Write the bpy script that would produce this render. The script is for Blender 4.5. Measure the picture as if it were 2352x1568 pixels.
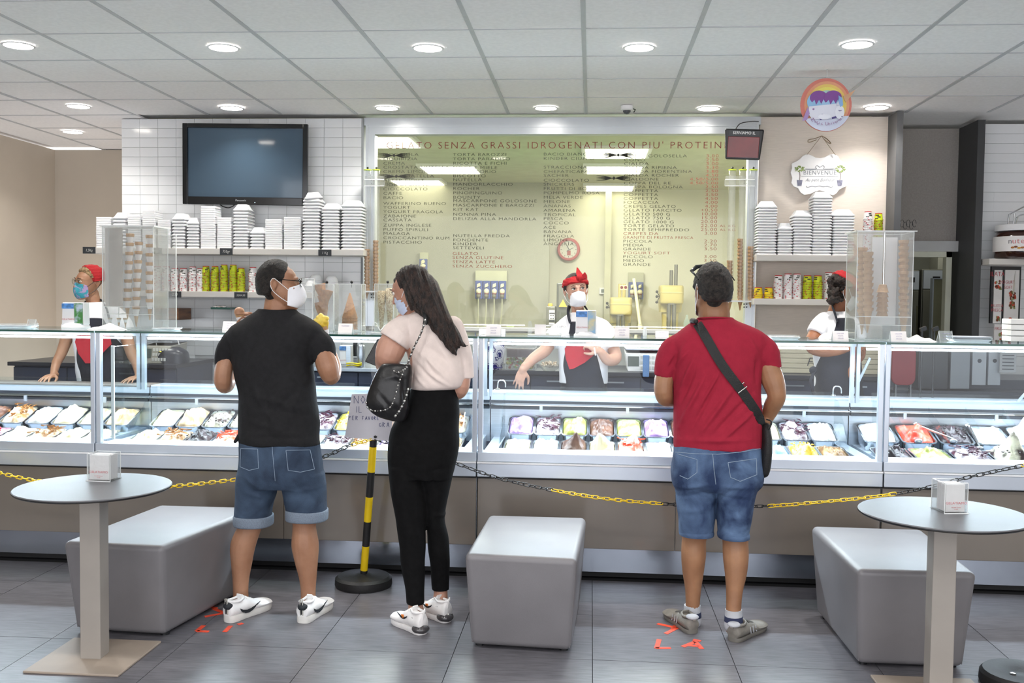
import bpy, bmesh, math, random
import numpy as np
from mathutils import Vector, Matrix, noise
random.seed(7)
for o in list(bpy.data.objects): bpy.data.objects.remove(o)
S = bpy.context.scene; C = S.collection
# ------------------------------------------------------------ camera
FPX, YAW, PIT, ROL, H = 2270.0, .079, .0435, .0115, 1.536
_f = Vector((-math.sin(YAW)*math.cos(PIT), math.cos(YAW)*math.cos(PIT), -math.sin(PIT)))
_r = Vector((math.cos(YAW), math.sin(YAW), 0)); _u = _r.cross(_f)
_r, _u = _r*math.cos(ROL)+_u*math.sin(ROL), -_r*math.sin(ROL)+_u*math.cos(ROL)
cd = bpy.data.cameras.new('camera'); cam = bpy.data.objects.new('camera', cd); C.objects.link(cam)
cd.sensor_width = 36; cd.lens = 36*FPX/2352; cd.clip_end = 100
m = Matrix((_r, _u, -_f)).transposed().to_4x4(); m.translation = Vector((0, 0, H)); cam.matrix_world = m
S.camera = cam
def ray(px, py): return _r*(px-1176)/FPX - _u*(py-784)/FPX + _f
def at(px, py, Y): d = ray(px, py); return Vector((0, 0, H)) + d*(Y/d.y)
def az(px, py, Z): d = ray(px, py); return Vector((0, 0, H)) + d*((Z-H)/d.z)
# ------------------------------------------------------------ world, lights, exposure
w = bpy.data.worlds.new('daylight'); S.world = w; w.use_nodes = True
bgn = w.node_tree.nodes['Background']; bgn.inputs[0].default_value = (.97, .97, 1, 1); bgn.inputs[1].default_value = 1.9
S.view_settings.view_transform = 'Standard'; S.view_settings.look = 'None'; S.view_settings.gamma = 1
S.view_settings.use_curve_mapping = False; S.view_settings.exposure = 0.71
S.cycles.use_denoising = True; S.cycles.max_bounces = 9; S.cycles.transparent_max_bounces = 40
S.cycles.glossy_bounces = 4; S.cycles.diffuse_bounces = 4; S.cycles.sample_clamp_indirect = 6
S.cycles.caustics_reflective = False; S.cycles.caustics_refractive = False
def area(name, loc, sx, sy, power, col=(1, 1, 1), rot=(0, 0, 0), spread=None, shape='RECTANGLE'):
    l = bpy.data.lights.new(name, 'AREA'); l.shape = shape; l.size = sx; l.size_y = sy; l.energy = power; l.color = col
    if spread: l.spread = spread
    o = bpy.data.objects.new(name, l); C.objects.link(o); o.location = loc; o.rotation_euler = rot; return o
HC = 1.43+H                       # ceiling height
LAMPS = [(42,103),(513,108),(983,109),(1468,108),(1969,101),(180,243),(532,247),(889,247),(1254,247),(1628,248),(2014,246),(167,302)]
LAMPS = [az(x, y, HC) for x, y in LAMPS]
LED_P, DOWN_P, LAB_P = 10.5, 7, 30
for i, p in enumerate(LAMPS): area('downlight_beam', p-Vector((0, 0, .012)), .15, .15, DOWN_P*(1.3 if i < 5 else .58), (1, .965, .91), shape='DISK', spread=2.1)
for x in (-2.4, -.9, .6, 2.1, 3.6):
    for y in (.9, 2.9): area('downlight_beam', (x, y, HC-.02), .15, .15, DOWN_P*1.0, (1, .97, .93), shape='DISK', spread=2.6)
# ------------------------------------------------------------ materials
def lin(h):
    if not isinstance(h, str): return tuple(h)
    h = h.lstrip('#'); v = [int(h[i:i+2], 16)/255 for i in (0, 2, 4)]
    return tuple((x/12.92 if x < .04045 else ((x+.055)/1.055)**2.4) for x in v)
MATS = {}
def mat(name, col, rough=.5, metal=0, nz=(6, .06), bump=None, emit=None, col2=None, scale=None, coat=0, sss=0, dist=0, spec=.5, lo=.35, hi=.65):
    """principled material; nz=(noise scale, value variation) or col2 to mix two colours along noise"""
    if name in MATS: return MATS[name]
    m = bpy.data.materials.new(name); m.use_nodes = True; nt = m.node_tree; N = nt.nodes; L = nt.links
    b = N['Principled BSDF']; c = lin(col); b.inputs['Roughness'].default_value = rough; b.inputs['Metallic'].default_value = metal
    b.inputs['Specular IOR Level'].default_value = spec
    if coat: b.inputs['Coat Weight'].default_value = coat; b.inputs['Coat Roughness'].default_value = .08
    if sss: b.inputs['Subsurface Weight'].default_value = sss; b.inputs['Subsurface Radius'].default_value = (.02, .008, .004)
    tc = N.new('ShaderNodeTexCoord'); mp = N.new('ShaderNodeMapping'); L.new(tc.outputs['Object'], mp.inputs[0])
    if scale: mp.inputs['Scale'].default_value = scale
    n = N.new('ShaderNodeTexNoise'); n.inputs['Scale'].default_value = nz[0]; n.inputs['Detail'].default_value = 4; n.inputs['Distortion'].default_value = dist
    L.new(mp.outputs[0], n.inputs['Vector'])
    r = N.new('ShaderNodeValToRGB'); L.new(n.outputs['Fac'], r.inputs[0]); L.new(r.outputs[0], b.inputs['Base Color'])
    r.color_ramp.elements[0].position = lo; r.color_ramp.elements[1].position = hi
    c2 = lin(col2) if col2 else tuple(min(1, x*(1+nz[1])) for x in c); c1 = c if col2 else tuple(x*(1-nz[1]) for x in c)
    r.color_ramp.elements[0].color = (*c1, 1); r.color_ramp.elements[1].color = (*c2, 1)
    if bump:
        n2 = N.new('ShaderNodeTexNoise'); n2.inputs['Scale'].default_value = bump[0]; n2.inputs['Detail'].default_value = 3; L.new(mp.outputs[0], n2.inputs['Vector'])
        bp = N.new('ShaderNodeBump'); bp.inputs['Strength'].default_value = bump[1]; bp.inputs['Distance'].default_value = .01
        L.new(n2.outputs['Fac'], bp.inputs['Height']); L.new(bp.outputs[0], b.inputs['Normal'])
    if emit: b.inputs['Emission Color'].default_value = (*lin(emit[0]), 1); b.inputs['Emission Strength'].default_value = emit[1]
    MATS[name] = m; return m
def glass(name, tint='#fafcfc', ior=1.45, haze=0, hazecol='#ffffff'):
    if name in MATS: return MATS[name]
    m = bpy.data.materials.new(name); m.use_nodes = True; nt = m.node_tree; N = nt.nodes; L = nt.links; N.remove(N['Principled BSDF'])
    out = N['Material Output']; t = N.new('ShaderNodeBsdfTransparent'); t.inputs[0].default_value = (*lin(tint), 1)
    g = N.new('ShaderNodeBsdfGlossy'); g.inputs['Roughness'].default_value = .02
    fr = N.new('ShaderNodeFresnel'); fr.inputs[0].default_value = ior; ge = N.new('ShaderNodeNewGeometry')
    inv = N.new('ShaderNodeMath'); inv.operation = 'SUBTRACT'; inv.inputs[0].default_value = 1; L.new(ge.outputs['Backfacing'], inv.inputs[1])
    mu = N.new('ShaderNodeMath'); mu.operation = 'MULTIPLY'; L.new(fr.outputs[0], mu.inputs[0]); L.new(inv.outputs[0], mu.inputs[1])
    base = t
    if haze:
        d = N.new('ShaderNodeBsdfDiffuse'); d.inputs[0].default_value = (*lin(hazecol), 1)
        tr = N.new('ShaderNodeBsdfTranslucent'); tr.inputs[0].default_value = (*lin(hazecol), 1)
        a = N.new('ShaderNodeMixShader'); L.new(d.outputs[0], a.inputs[1]); L.new(tr.outputs[0], a.inputs[2])
        nn = N.new('ShaderNodeTexNoise'); nn.inputs['Scale'].default_value = 3; mr = N.new('ShaderNodeMapRange'); L.new(nn.outputs['Fac'], mr.inputs[0])
        mr.inputs[3].default_value = haze*.6; mr.inputs[4].default_value = haze*1.4
        h = N.new('ShaderNodeMixShader'); L.new(mr.outputs[0], h.inputs[0]); L.new(t.outputs[0], h.inputs[1]); L.new(a.outputs[0], h.inputs[2]); base = h
    mx = N.new('ShaderNodeMixShader'); L.new(mu.outputs[0], mx.inputs[0]); L.new(base.outputs[0], mx.inputs[1]); L.new(g.outputs[0], mx.inputs[2])
    L.new(mx.outputs[0], out.inputs[0]); MATS[name] = m; return m
# ------------------------------------------------------------ objects
WL = {}
def tag(o, label=None, cat=None, group=None, kind=None):
    if label: o['label'] = label
    if cat: o['category'] = cat
    if group: o['group'] = group
    if kind: o['kind'] = kind
    return o
def thing(name, label, cat, loc=(0, 0, 0), group=None):
    o = bpy.data.objects.new(name, None); o.empty_display_size = .1; C.objects.link(o); o.location = loc
    WL[o.name] = Vector(loc); return tag(o, label, cat, group)
def link(name, me, parent=None):
    o = bpy.data.objects.new(name, me); C.objects.link(o)
    if parent: o.parent = parent
    WL[o.name] = WL[parent.name] if parent else Vector((0, 0, 0)); return o
def cp(o, loc=None, rz=None, label=None, group=None, name=None):
    """a copy of a thing with its parts and sub-parts; meshes shared"""
    r = o.copy(); C.objects.link(r)
    if name: r.name = name
    if loc is not None: r.location = loc
    if rz is not None: r.rotation_euler = (0, 0, rz)
    if label: r['label'] = label
    if group: r['group'] = group
    for ch in o.children:
        c = ch.copy(); C.objects.link(c); c.parent = r
        for g in ch.children: d = g.copy(); C.objects.link(d); d.parent = c
    WL[r.name] = Vector(r.location); return r
X, Y, Z = Vector((1, 0, 0)), Vector((0, 1, 0)), Vector((0, 0, 1))
def crom(P, k):
    """catmull-rom through rows of floats"""
    P = [np.array(p, float) for p in P]
    if k <= 1 or len(P) < 3: return P
    out = []
    for i in range(len(P)-1):
        a, b, c, d = P[max(i-1, 0)], P[i], P[i+1], P[min(i+2, len(P)-1)]
        for j in range(k):
            t = j/k; out.append(.5*((2*b)+(c-a)*t+(2*a-5*b+4*c-d)*t*t+(3*b-a-3*c+d)*t**3))
    out.append(P[-1]); return out
class MB:
    def __init__(s): s.v = []; s.f = []; s.m = []
    def add(s, v, f, m=0):
        n = len(s.v); s.v += [Vector(p) for p in v]; s.f += [[i+n for i in q] for q in f]; s.m += [m]*len(f); return s
    def box(s, c, d, m=0, rz=0, M=None, tap=(1, 1)):
        x, y, z = d[0]/2, d[1]/2, d[2]/2; v = []
        for k, (tx, ty) in ((-1, (1, 1)), (1, tap)):
            for a, b in ((-1, -1), (1, -1), (1, 1), (-1, 1)): v.append(Vector((a*x*tx, b*y*ty, k*z)))
        R_ = (M.to_3x3() if M else Matrix.Rotation(rz, 3, 'Z')); c = Vector(c)
        return s.add([R_ @ p + c for p in v], [[0, 3, 2, 1], [4, 5, 6, 7], [0, 1, 5, 4], [1, 2, 6, 5], [2, 3, 7, 6], [3, 0, 4, 7]], m)
    def b2(s, a, b, m=0):
        return s.box([(a[i]+b[i])/2 for i in range(3)], [abs(a[i]-b[i]) for i in range(3)], m)
    def rings(s, R_, m=0, caps=True, mf=None):
        n = len(R_[0]); v = [p for r in R_ for p in r]; f = []
        ms = []
        for i in range(len(R_)-1):
            for j in range(n): k = (j+1) % n; f.append([i*n+j, i*n+k, (i+1)*n+k, (i+1)*n+j]); ms.append(mf(i) if mf else m)
        if caps: f.append(list(range(n))[::-1]); f.append([(len(R_)-1)*n+j for j in range(n)]); ms += [ms[0], ms[-1]]
        s.add(v, f, m); s.m[-len(ms):] = ms; return s
    def lathe(s, prof, c=(0, 0, 0), n=20, m=0, M=None, caps=True, mf=None):
        c = Vector(c); R_ = []
        for r, z in prof:
            ring = [Vector((r*math.cos(a*2*math.pi/n), r*math.sin(a*2*math.pi/n), z)) for a in range(n)]
            R_.append([(M @ p if M else p)+c for p in ring])
        return s.rings(R_, m, caps, mf)
    def cyl(s, a, b, r, n=12, m=0, r2=None):
        a = Vector(a); b = Vector(b); d = (b-a); M = d.to_track_quat('Z', 'Y').to_matrix()
        return s.lathe([(r, 0), (r if r2 is None else r2, d.length)], a, n, m, M)
    def tube(s, pts, r, n=8, m=0, k=1, closed=False, flat=1):
        P = [np.array(p) for p in pts]; P = crom([list(p) for p in P], k) if not closed else P
        P = [Vector(p) for p in P]; R_ = []; N_ = len(P); up = None
        for i, p in enumerate(P):
            t = (P[(i+1) % N_]-P[i-1]) if closed else (P[min(i+1, N_-1)]-P[max(i-1, 0)])
            t = t.normalized() if t.length > 0 else Z
            if up is None: up = (Z if abs(t.z) < .9 else X)
            a = t.cross(up).normalized(); up2 = a.cross(t).normalized(); up = up2
            rr = r[i] if isinstance(r, (list, tuple)) and len(r) == N_ else (r if not isinstance(r, (list, tuple)) else r[0])
            R_.append([p+a*math.cos(q*2*math.pi/n)*rr+up2*math.sin(q*2*math.pi/n)*rr*flat for q in range(n)])
        if closed: R_.append(R_[0])
        return s.rings(R_, m, not closed)
    def prism(s, poly, M, t, m=0):
        """poly: 2D points in M's local xz, extruded t along local y"""
        n = len(poly); A = [M @ Vector((p[0], 0, p[1])) for p in poly]; B = [M @ Vector((p[0], t, p[1])) for p in poly]
        f = [list(range(n)), [n+i for i in range(n)][::-1]] + [[i, n+i, n+(i+1) % n, (i+1) % n] for i in range(n)]
        return s.add(A+B, f, m)
    def limb(s, pts, n=14, k=4, m=0, ca=1, cb=1):
        """pts (Vector, radius[, radius2]) tapered rounded chain"""
        P = crom([[*p[0], p[1], (p[2] if len(p) > 2 else p[1])] for p in pts], k)
        a, b = P[0], P[-1]; ta = (a-P[1])[:3]; ta /= (np.linalg.norm(ta)+1e-9); tb = (b-P[-2])[:3]; tb /= (np.linalg.norm(tb)+1e-9)
        pre = []; post = []
        for q in (.97, .8, .5, .2):
            e = math.sqrt(1-q*q); pre.append(np.array([*(a[:3]+ta*a[3]*q), a[3]*e, a[4]*e])); post.insert(0, np.array([*(b[:3]+tb*b[3]*q), b[3]*e, b[4]*e]))
        Q = (pre if ca else [])+P+(post if cb else []); R_ = []; up = None
        for i, p in enumerate(Q):
            c = Vector(p[:3]); t = Vector((Q[min(i+1, len(Q)-1)]-Q[max(i-1, 0)])[:3]).normalized()
            if up is None: up = Y if abs(t.y) < .8 else X
            A = t.cross(up).normalized(); up = A.cross(t).normalized()
            R_.append([c+A*math.cos(j*2*math.pi/n)*abs(p[3])+up*math.sin(j*2*math.pi/n)*abs(p[4]) for j in range(n)])
        return s.rings(R_, m)
    def loft(s, secs, n=28, k=4, m=0, e=2.0):
        """secs: (cx,cy,cz, half width, half depth, yaw) stacked cross-sections, horizontal ellipses; e = superellipse exponent"""
        R_ = []
        for p in crom([list(q[:5])+[q[5] if len(q) > 5 else 0] for q in secs], k):
            cx, cy, cz, a, b, yw = p; cs, sn = math.cos(yw), math.sin(yw); ring = []
            for j in range(n):
                t = j*2*math.pi/n; u = math.copysign(abs(math.cos(t))**(2/e), math.cos(t))*a; v = math.copysign(abs(math.sin(t))**(2/e), math.sin(t))*b
                ring.append(Vector((cx+u*cs-v*sn, cy+u*sn+v*cs, cz)))
            R_.append(ring)
        return s.rings(R_, m)
    def ball(s, c, r, M=None, n=16, m=0):
        r = (r, r, r) if not isinstance(r, (tuple, list)) else r; R_ = []
        for i in range(n//2+1):
            t = -math.pi/2+math.pi*(i+.02)/(n//2+.04)
            R_.append([(lambda p: (M.to_3x3() @ p if M else p)+Vector(c))(Vector((r[0]*math.cos(t)*math.cos(j*2*math.pi/n), r[1]*math.cos(t)*math.sin(j*2*math.pi/n), r[2]*math.sin(t)))) for j in range(n)])
        return s.rings(R_, m)
    def mesh(s, name, mats, off=Vector((0, 0, 0)), smooth=False):
        me = bpy.data.meshes.new(name); me.from_pydata([tuple(p-off) for p in s.v], [], s.f)
        for q in (mats if isinstance(mats, (list, tuple)) else [mats]): me.materials.append(q)
        me.polygons.foreach_set('material_index', s.m)
        bm = bmesh.new(); bm.from_mesh(me); bmesh.ops.recalc_face_normals(bm, faces=bm.faces); bm.to_mesh(me); bm.free()
        if smooth: me.polygons.foreach_set('use_smooth', [True]*len(me.polygons)); 
        if smooth is not True and smooth: me.set_sharp_from_angle(angle=smooth)
        return me
    def build(s, name, mats, parent=None, smooth=False, bevel=0, seg=2):
        off = WL[parent.name] if parent else Vector((0, 0, 0))
        o = link(name, s.mesh(name, mats, off, smooth), parent)
        if bevel: b = o.modifiers.new('b', 'BEVEL'); b.width = bevel; b.segments = seg; b.limit_method = 'ANGLE'
        return o
def struct(mb, name, mats, parent=None, **k):
    o = mb.build(name, mats, parent, **k)
    if not parent: o['kind'] = 'structure'
    return o
def text(name, s_, M, size, m, parent=None, ext=.0006, align='CENTER', sx=1.0, sp=1.0, shear=0, res=2):
    """lettering: local x right, local z up in matrix M, as thin solid letters facing -y"""
    cu = bpy.data.curves.new(name, 'FONT'); cu.body = s_; cu.size = size; cu.extrude = ext; cu.align_x = align; cu.space_character = sp; cu.shear = shear
    cu.resolution_u = res; cu.offset = -size*.012; cu.materials.append(m)
    o = bpy.data.objects.new(name, cu); C.objects.link(o)
    off = WL[parent.name] if parent else Vector((0, 0, 0))
    M2 = M @ Matrix.Rotation(math.pi/2, 4, 'X') @ Matrix.Diagonal((sx, 1, 1, 1)); M2.translation = M.translation-off
    if parent: o.parent = parent
    o.matrix_local = M2
    WL[o.name] = off; TEXTS.append(o); return o
TEXTS = []
def bake_texts():
    dg = bpy.context.evaluated_depsgraph_get(); dg.update()
    for o in TEXTS:
        me = bpy.data.meshes.new_from_object(o.evaluated_get(dg)); nm, pa, ml, pr = o.name, o.parent, o.matrix_local.copy(), {k: o[k] for k in o.keys() if k in ('label', 'category', 'group', 'kind')}
        bpy.data.objects.remove(o); n = bpy.data.objects.new(nm, me); C.objects.link(n); n.parent = pa; n.matrix_local = ml
        for k in pr: n[k] = pr[k]
NTH = 'first second third fourth fifth sixth seventh eighth ninth tenth eleventh twelfth thirteenth fourteenth fifteenth sixteenth seventeenth eighteenth nineteenth twentieth twenty-first twenty-second twenty-third twenty-fourth twenty-fifth'.split()
T = Matrix.Translation
def remesh(mb, name, m, parent=None, vox=.006, it=4, fn=None, dec=None):
    """union all closed pieces of mb into ONE continuous skin"""
    off = WL[parent.name] if parent else Vector((0, 0, 0))
    me = mb.mesh(name, m, off); o = bpy.data.objects.new('tmp', me); C.objects.link(o)
    r = o.modifiers.new('r', 'REMESH'); r.mode = 'VOXEL'; r.voxel_size = vox
    if it: sm = o.modifiers.new('s', 'SMOOTH'); sm.iterations = it; sm.factor = .5
    if dec: d = o.modifiers.new('d', 'DECIMATE'); d.ratio = dec
    dg = bpy.context.evaluated_depsgraph_get(); dg.update(); me2 = bpy.data.meshes.new_from_object(o.evaluated_get(dg))
    bpy.data.objects.remove(o); me2.name = name
    if fn:
        n = len(me2.vertices); co = np.empty(n*3); me2.vertices.foreach_get('co', co); no = np.empty(n*3); me2.vertices.foreach_get('normal', no)
        co = co.reshape(-1, 3)+np.array(off); no = no.reshape(-1, 3); co = fn(co, no)-np.array(off); me2.vertices.foreach_set('co', co.ravel())
    me2.polygons.foreach_set('use_smooth', [True]*len(me2.polygons)); me2.materials.clear()
    for q in (m if isinstance(m, (list, tuple)) else [m]): me2.materials.append(q)
    return link(name, me2, parent)
from mathutils.bvhtree import BVHTree
BV = {}
def on_surf(o, x, y, lift=.002, fb=None):
    """the point of a thing's surface in line with a picture point, lifted off it"""
    if o.name not in BV: off = WL[o.name]; BV[o.name] = (BVHTree.FromPolygons([tuple(v.co+off) for v in o.data.vertices], [tuple(p.vertices) for p in o.data.polygons]))
    d = ray(x, y).normalized(); h, n, i, _ = BV[o.name].ray_cast(Vector((0, 0, H)), d, 12)
    return (h+n*lift if n.dot(d) < 0 else h-n*lift) if h is not None else fb
def dense(pts, k=6):
    out = []
    for (x0, y0), (x1, y1) in zip(pts, pts[1:]): out += [(x0+(x1-x0)*i/k, y0+(y1-y0)*i/k) for i in range(k)]
    return out+[pts[-1]]
def draw_on(o, pts, m, r, name, parent, lift=.001, k=8):
    P = [p for p in (on_surf(o, x, y, lift) for x, y in dense(pts, k)) if p is not None]
    if len(P) > 1: q = MB(); q.tube(P, r, 5); return q.build(name, m, parent)
def folds(lines, Yr, base=.0015, seed=0, dense=9):
    """cloth folds: lines of (x0,y0,x1,y1,width px,depth m) drawn at depth Yr; negative depth = groove"""
    L_ = []
    for x0, y0, x1, y1, w_, d in lines: a, b = at(x0, y0, Yr), at(x1, y1, Yr); L_.append((a.x, a.z, b.x, b.z, w_*Yr/FPX, d))
    def fn(co, no):
        dd = np.zeros(len(co)); x, y, z = co.T
        for ax, az_, bx, bz, w_, d in L_:
            vx, vz = bx-ax, bz-az_; l2 = vx*vx+vz*vz; t = np.clip(((x-ax)*vx+(z-az_)*vz)/l2, 0, 1)
            px, pz = ax+t*vx, az_+t*vz; e2 = (x-px)**2+(z-pz)**2; dd += d*np.exp(-e2/(w_*w_))*np.sin(np.pi*np.clip(t, .08, .92))
        q = dense
        dd += base*(np.sin(q*(x*3+z*2+seed)+2*np.sin(q*z*1.3+y*6))+.7*np.sin(q*(z*4-x*2+y*3)+1.5*np.sin(q*x*1.7)))
        return co+no*dd[:, None]
    return fn
# ============================================================ setting
YF, YW, TOPZ = 5.30, 7.88, 1.33
white_l = mat('tile_white', '#eef0f2', .13, nz=(2, .03), spec=.6)
grout = mat('grout', '#b9bcbe', .8)
beige = mat('wall_beige', '#c6bcae', .75, nz=(3, .02), bump=(300, .05))
ceilm = mat('ceiling_tile', '#f6f5f5', .85, nz=(40, .03), bump=(220, .08))
barm = mat('ceiling_bar', '#bfc1c4', .5)
stone = mat('floor_stone', '#5a595e', .32, nz=(9, .2), bump=(160, .05), scale=(1, 7, 1), col2='#6e6d73', spec=.5)
joint = mat('floor_joint', '#242528', .8)
steel = mat('brushed_steel', '#b9bec6', .32, 1, nz=(3, .06), bump=(60, .03), scale=(1, 40, 40))
alu = mat('anodised_aluminium', '#c9ced3', .38, .75, nz=(4, .03))
darkslab = mat('dark_slab', '#57585a', .55, nz=(8, .08))
chrome = mat('chrome', '#e6e8ea', .1, 1)
whitep = mat('white_plastic', '#eeeef0', .4, nz=(8, .02))
blackp = mat('black_plastic', '#17181b', .35, nz=(20, .1))
GL = glass('clear_glass'); GLG = glass('case_glass', '#f6fafb'); GREEN = mat('glass_edge_green', '#2c5a50', .15, nz=(5, .1))
AC = glass('acrylic', '#f3f4f4', 1.45, .10); ACE = mat('acrylic_edge', '#dfe2e2', .15, nz=(5, .03))
# floor, 60 cm tiles
fl = MB(); fl.b2((-7, -1.5, -.12), (7, 7.9, -.012)); floor = struct(fl, 'floor', joint)
tm = None
for i in range(-7, 9):
    for j in range(-3, 10):
        x0 = .03+.6*i; y0 = 4.77-.6*8+.6*j
        if x0 < -4.8 or y0 > 5.3: continue
        if tm is None: t_ = MB(); t_.box((.3, .3, -.006), (.597, .597, .012)); tm = t_.mesh('tile', stone)
        if abs(x0+.3) < 1.0+abs(y0)*.7 and y0 > -1: o = link('tile', tm, floor); o.location = (x0, y0, random.uniform(-.0004, .0004))
# orange tape letters on the floor
org = mat('orange_tape', '#e2492a', .6, nz=(30, .15))
def tape(name, label, strokes, w_=.011):
    mb = MB()
    for a, b in strokes:
        A, B = az(*a, .0006), az(*b, .0006); d = (B-A).normalized(); n = Vector((-d.y, d.x, 0))*w_
        mb.add([A-n, A+n, B+n, B-n, A-n+Z*.0012, A+n+Z*.0012, B+n+Z*.0012, B-n+Z*.0012], [[0, 1, 2, 3], [4, 5, 6, 7], [0, 1, 5, 4], [1, 2, 6, 5], [2, 3, 7, 6], [3, 0, 4, 7]])
    tag(mb.build(name, org), label, 'floor marking')
tape('floor_letter', 'orange tape letter L on the dark tiles below the man in red', [((1514, 1468), (1508, 1489)), ((1506, 1488), (1541, 1488))])
tape('floor_letter', 'orange tape letter A with accent on tiles below the man in red', [((1568, 1485), (1596, 1474)), ((1596, 1472), (1612, 1490)), ((1577, 1481), (1606, 1484)), ((1592, 1469), (1610, 1472))])
tape('floor_mark', 'orange tape arrow beside the heel of the grey shoe', [((1529, 1455), (1556, 1441)), ((1556, 1442), (1510, 1432)), ((1545, 1446), (1552, 1436))])
tape('floor_mark', 'orange tape scrap at the foot of the long grey bench', [((492, 1398), (514, 1407)), ((470, 1416), (512, 1408)), ((497, 1397), (478, 1392))])
tape('floor_mark', 'orange tape corner on the tiles behind the white sneaker', [((452, 1449), (468, 1436)), ((452, 1449), (480, 1450))])
tape('floor_mark', 'orange tape stroke under the heel of the white sneaker', [((516, 1451), (530, 1437)), ((546, 1434), (558, 1431))])
# raised staff floor
p_ = MB(); p_.b2((-5.3, 6.0, -.01), (4.5, 7.86, .08)); struct(p_, 'floor_staff', stone)
# ceiling
HB = HC+.10
ce = MB(); ce.b2((-7, -1.5, HB), (7, 4.05, HB+.1)); ce.b2((-7, 4.05, HC+.03), (7, 9.6, HB+.1)); ce.b2((-7, -1.5, HC), (7, 4.05, HC+.05)); ceiling = struct(ce, 'ceiling', ceilm)
tl = MB(); tl.b2((0.012, .006, .004), (.588, .594, .02)); cm = tl.mesh('tile', ceilm); b_ = MB(); b_.b2((-.012, 0, 0), (.012, .6, .012)); bm_ = b_.mesh('grid_bar', barm)
b_ = MB(); b_.b2((.012, -.004, .001), (.588, .004, .012)); bm2 = b_.mesh('grid_bar', barm)
for i in range(-9, 7):
    for j in range(-2, 8):
        x0, y0 = -.059+.6*i, 5.318+.6*j
        if y0+.6 > YW and x0 > -3.9: 
            if y0 > YW or y0+.3 > YW: continue
        if abs(x0+.3+.4) > 1.0+y0*.62 or x0 < -5.4: continue
        sink = .0 if random.random() < .8 else random.uniform(0, .004)
        link('tile', cm, ceiling).location = (x0, y0, HC+sink); link('grid_bar', bm_, ceiling).location = (x0, y0, HC); link('grid_bar', bm2, ceiling).location = (x0, y0, HC)
# downlights
hot = mat('lamp_lens', '#ffffff', .4, emit=('#fff6ea', 14))
dl = thing('downlight', 'x', 'ceiling light')
q = MB(); q.lathe([(.086, 0), (.092, -.004), (.080, -.008), (.078, -.001)], n=28); q.build('trim_ring', whitep, dl, smooth=1)
q = MB(); q.lathe([(.001, -.0072), (.079, -.0072), (.079, .0), (.001, .0)], n=28); q.build('lens', hot, dl)
names = ['large recessed round ceiling light over the side room, near row', 'recessed ceiling light in the near row above the dark television', 'recessed ceiling light in the near row above the long-haired woman', 'recessed ceiling light in the near row, above the woman in white mask', 'recessed ceiling light in the near row beside the hanging rainbow disc', 'ceiling light over the side room, first of the far row', 'recessed ceiling light just above the television, far row', 'ceiling light where tile wall meets menu window', 'ceiling light above the middle of the menu window', 'ceiling light above the small red queue screen', 'ceiling light in the far row above the dark slab', 'small recessed light deepest in the side room']
for i, p in enumerate(LAMPS):
    o = dl if i == 0 else cp(dl); o.location = p; WL[o.name] = Vector(p); o['label'] = names[i]; o['group'] = 'round ceiling downlights'
# smoke detector camera
t = thing('ceiling_camera', 'small white dome camera on the ceiling above the menu window', 'camera', az(1440, 243, HC))
q = MB(); c0 = WL[t.name]; q.lathe([(.045, 0), (.045, -.03), (.03, -.035), (.001, -.036)], c0, 20); q.build('housing', whitep, t, smooth=.6)
q = MB(); q.lathe([(.001, -.062), (.018, -.058), (.028, -.045), (.03, -.033)], c0, 18); q.build('dome', mat('lens_dark', '#4a4d52', .2), t, smooth=1)
q = MB(); q.tube([c0+Vector((.04, 0, -.02)), c0+Vector((.062, -.01, -.03)), c0+Vector((.05, -.01, -.05))], .004); q.build('cable', blackp, t)
# walls
def wbox(name, a, b, m): q = MB(); q.b2(a, b); return struct(q, name, m)
XL = -3.85
wb = wbox('wall_back_left', (XL, YW+.008, 0), (-1.84, YW+.2, HC), grout)
tq = MB(); tq.b2((.0012, 0, .0012), (.1523, .012, .0758)); tme = tq.mesh('tile', white_l)
cnt = 0
for r in range(26):
    for c in range(0, 13):
        x0 = XL+.1535*c; z0 = HC-.077*(r+1)
        if -3.25 < x0 and x0+.15 < -2.37 and 2.34 < z0 and z0+.077 < 2.86: continue
        if cnt < 299: o = link('tile', tme, wb); o.location = (x0, YW-.002, z0); o.rotation_euler = (random.uniform(-.006, .006), 0, random.uniform(-.004, .004)); cnt += 1
q = MB()
for r in range(26, 38):
    for c in range(0, 13): q.b2((XL+.1535*c+.001, YW-.003, HC-.077*(r+1)+.001), (XL+.1535*c+.152, YW+.009, HC-.077*r-.001))
tag(q.build('tile_rest', white_l, wb), kind='stuff')
wbox('wall_side_room_back', (-5.4, 9.55, 0), (XL+.02, 9.7, HC), beige); wbox('wall_side_room_left', (-5.5, 4.5, 0), (-5.36, 9.6, HC), beige)
wbox('wall_side_room_right', (XL, YW+.2, 0), (XL+.05, 9.6, HC), beige)
wbox('wall_left', (-5.5, -1.5, 0), (-5.38, 4.5, HC), beige); wbox('wall_right', (5.2, -1.5, 0), (5.3, 8.3, HC), beige)
# wallpaper wall on the right
wp = mat('grasscloth', '#d9cfc5', .7, nz=(14, .05), scale=(1, 1, 22), bump=(120, .15), dist=.6)
wbox('wall_back_right', (1.29, YW, 0), (2.30, YW+.15, HC), wp)
wbox('trim_1', (2.262, 7.66, 0), (2.31, YW+.15, HC), darkslab); wbox('trim_2', (2.985, 8.02, 0), (3.04, 8.5, HC), mat('dark_slab2', '#3f4042', .55))
wbox('wall_recess_top', (2.31, 8.42, 2.03), (2.985, 8.5, HC), mat('blind_grey', '#a39d97', .8, nz=(90, .06), bump=(300, .3)))
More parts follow.
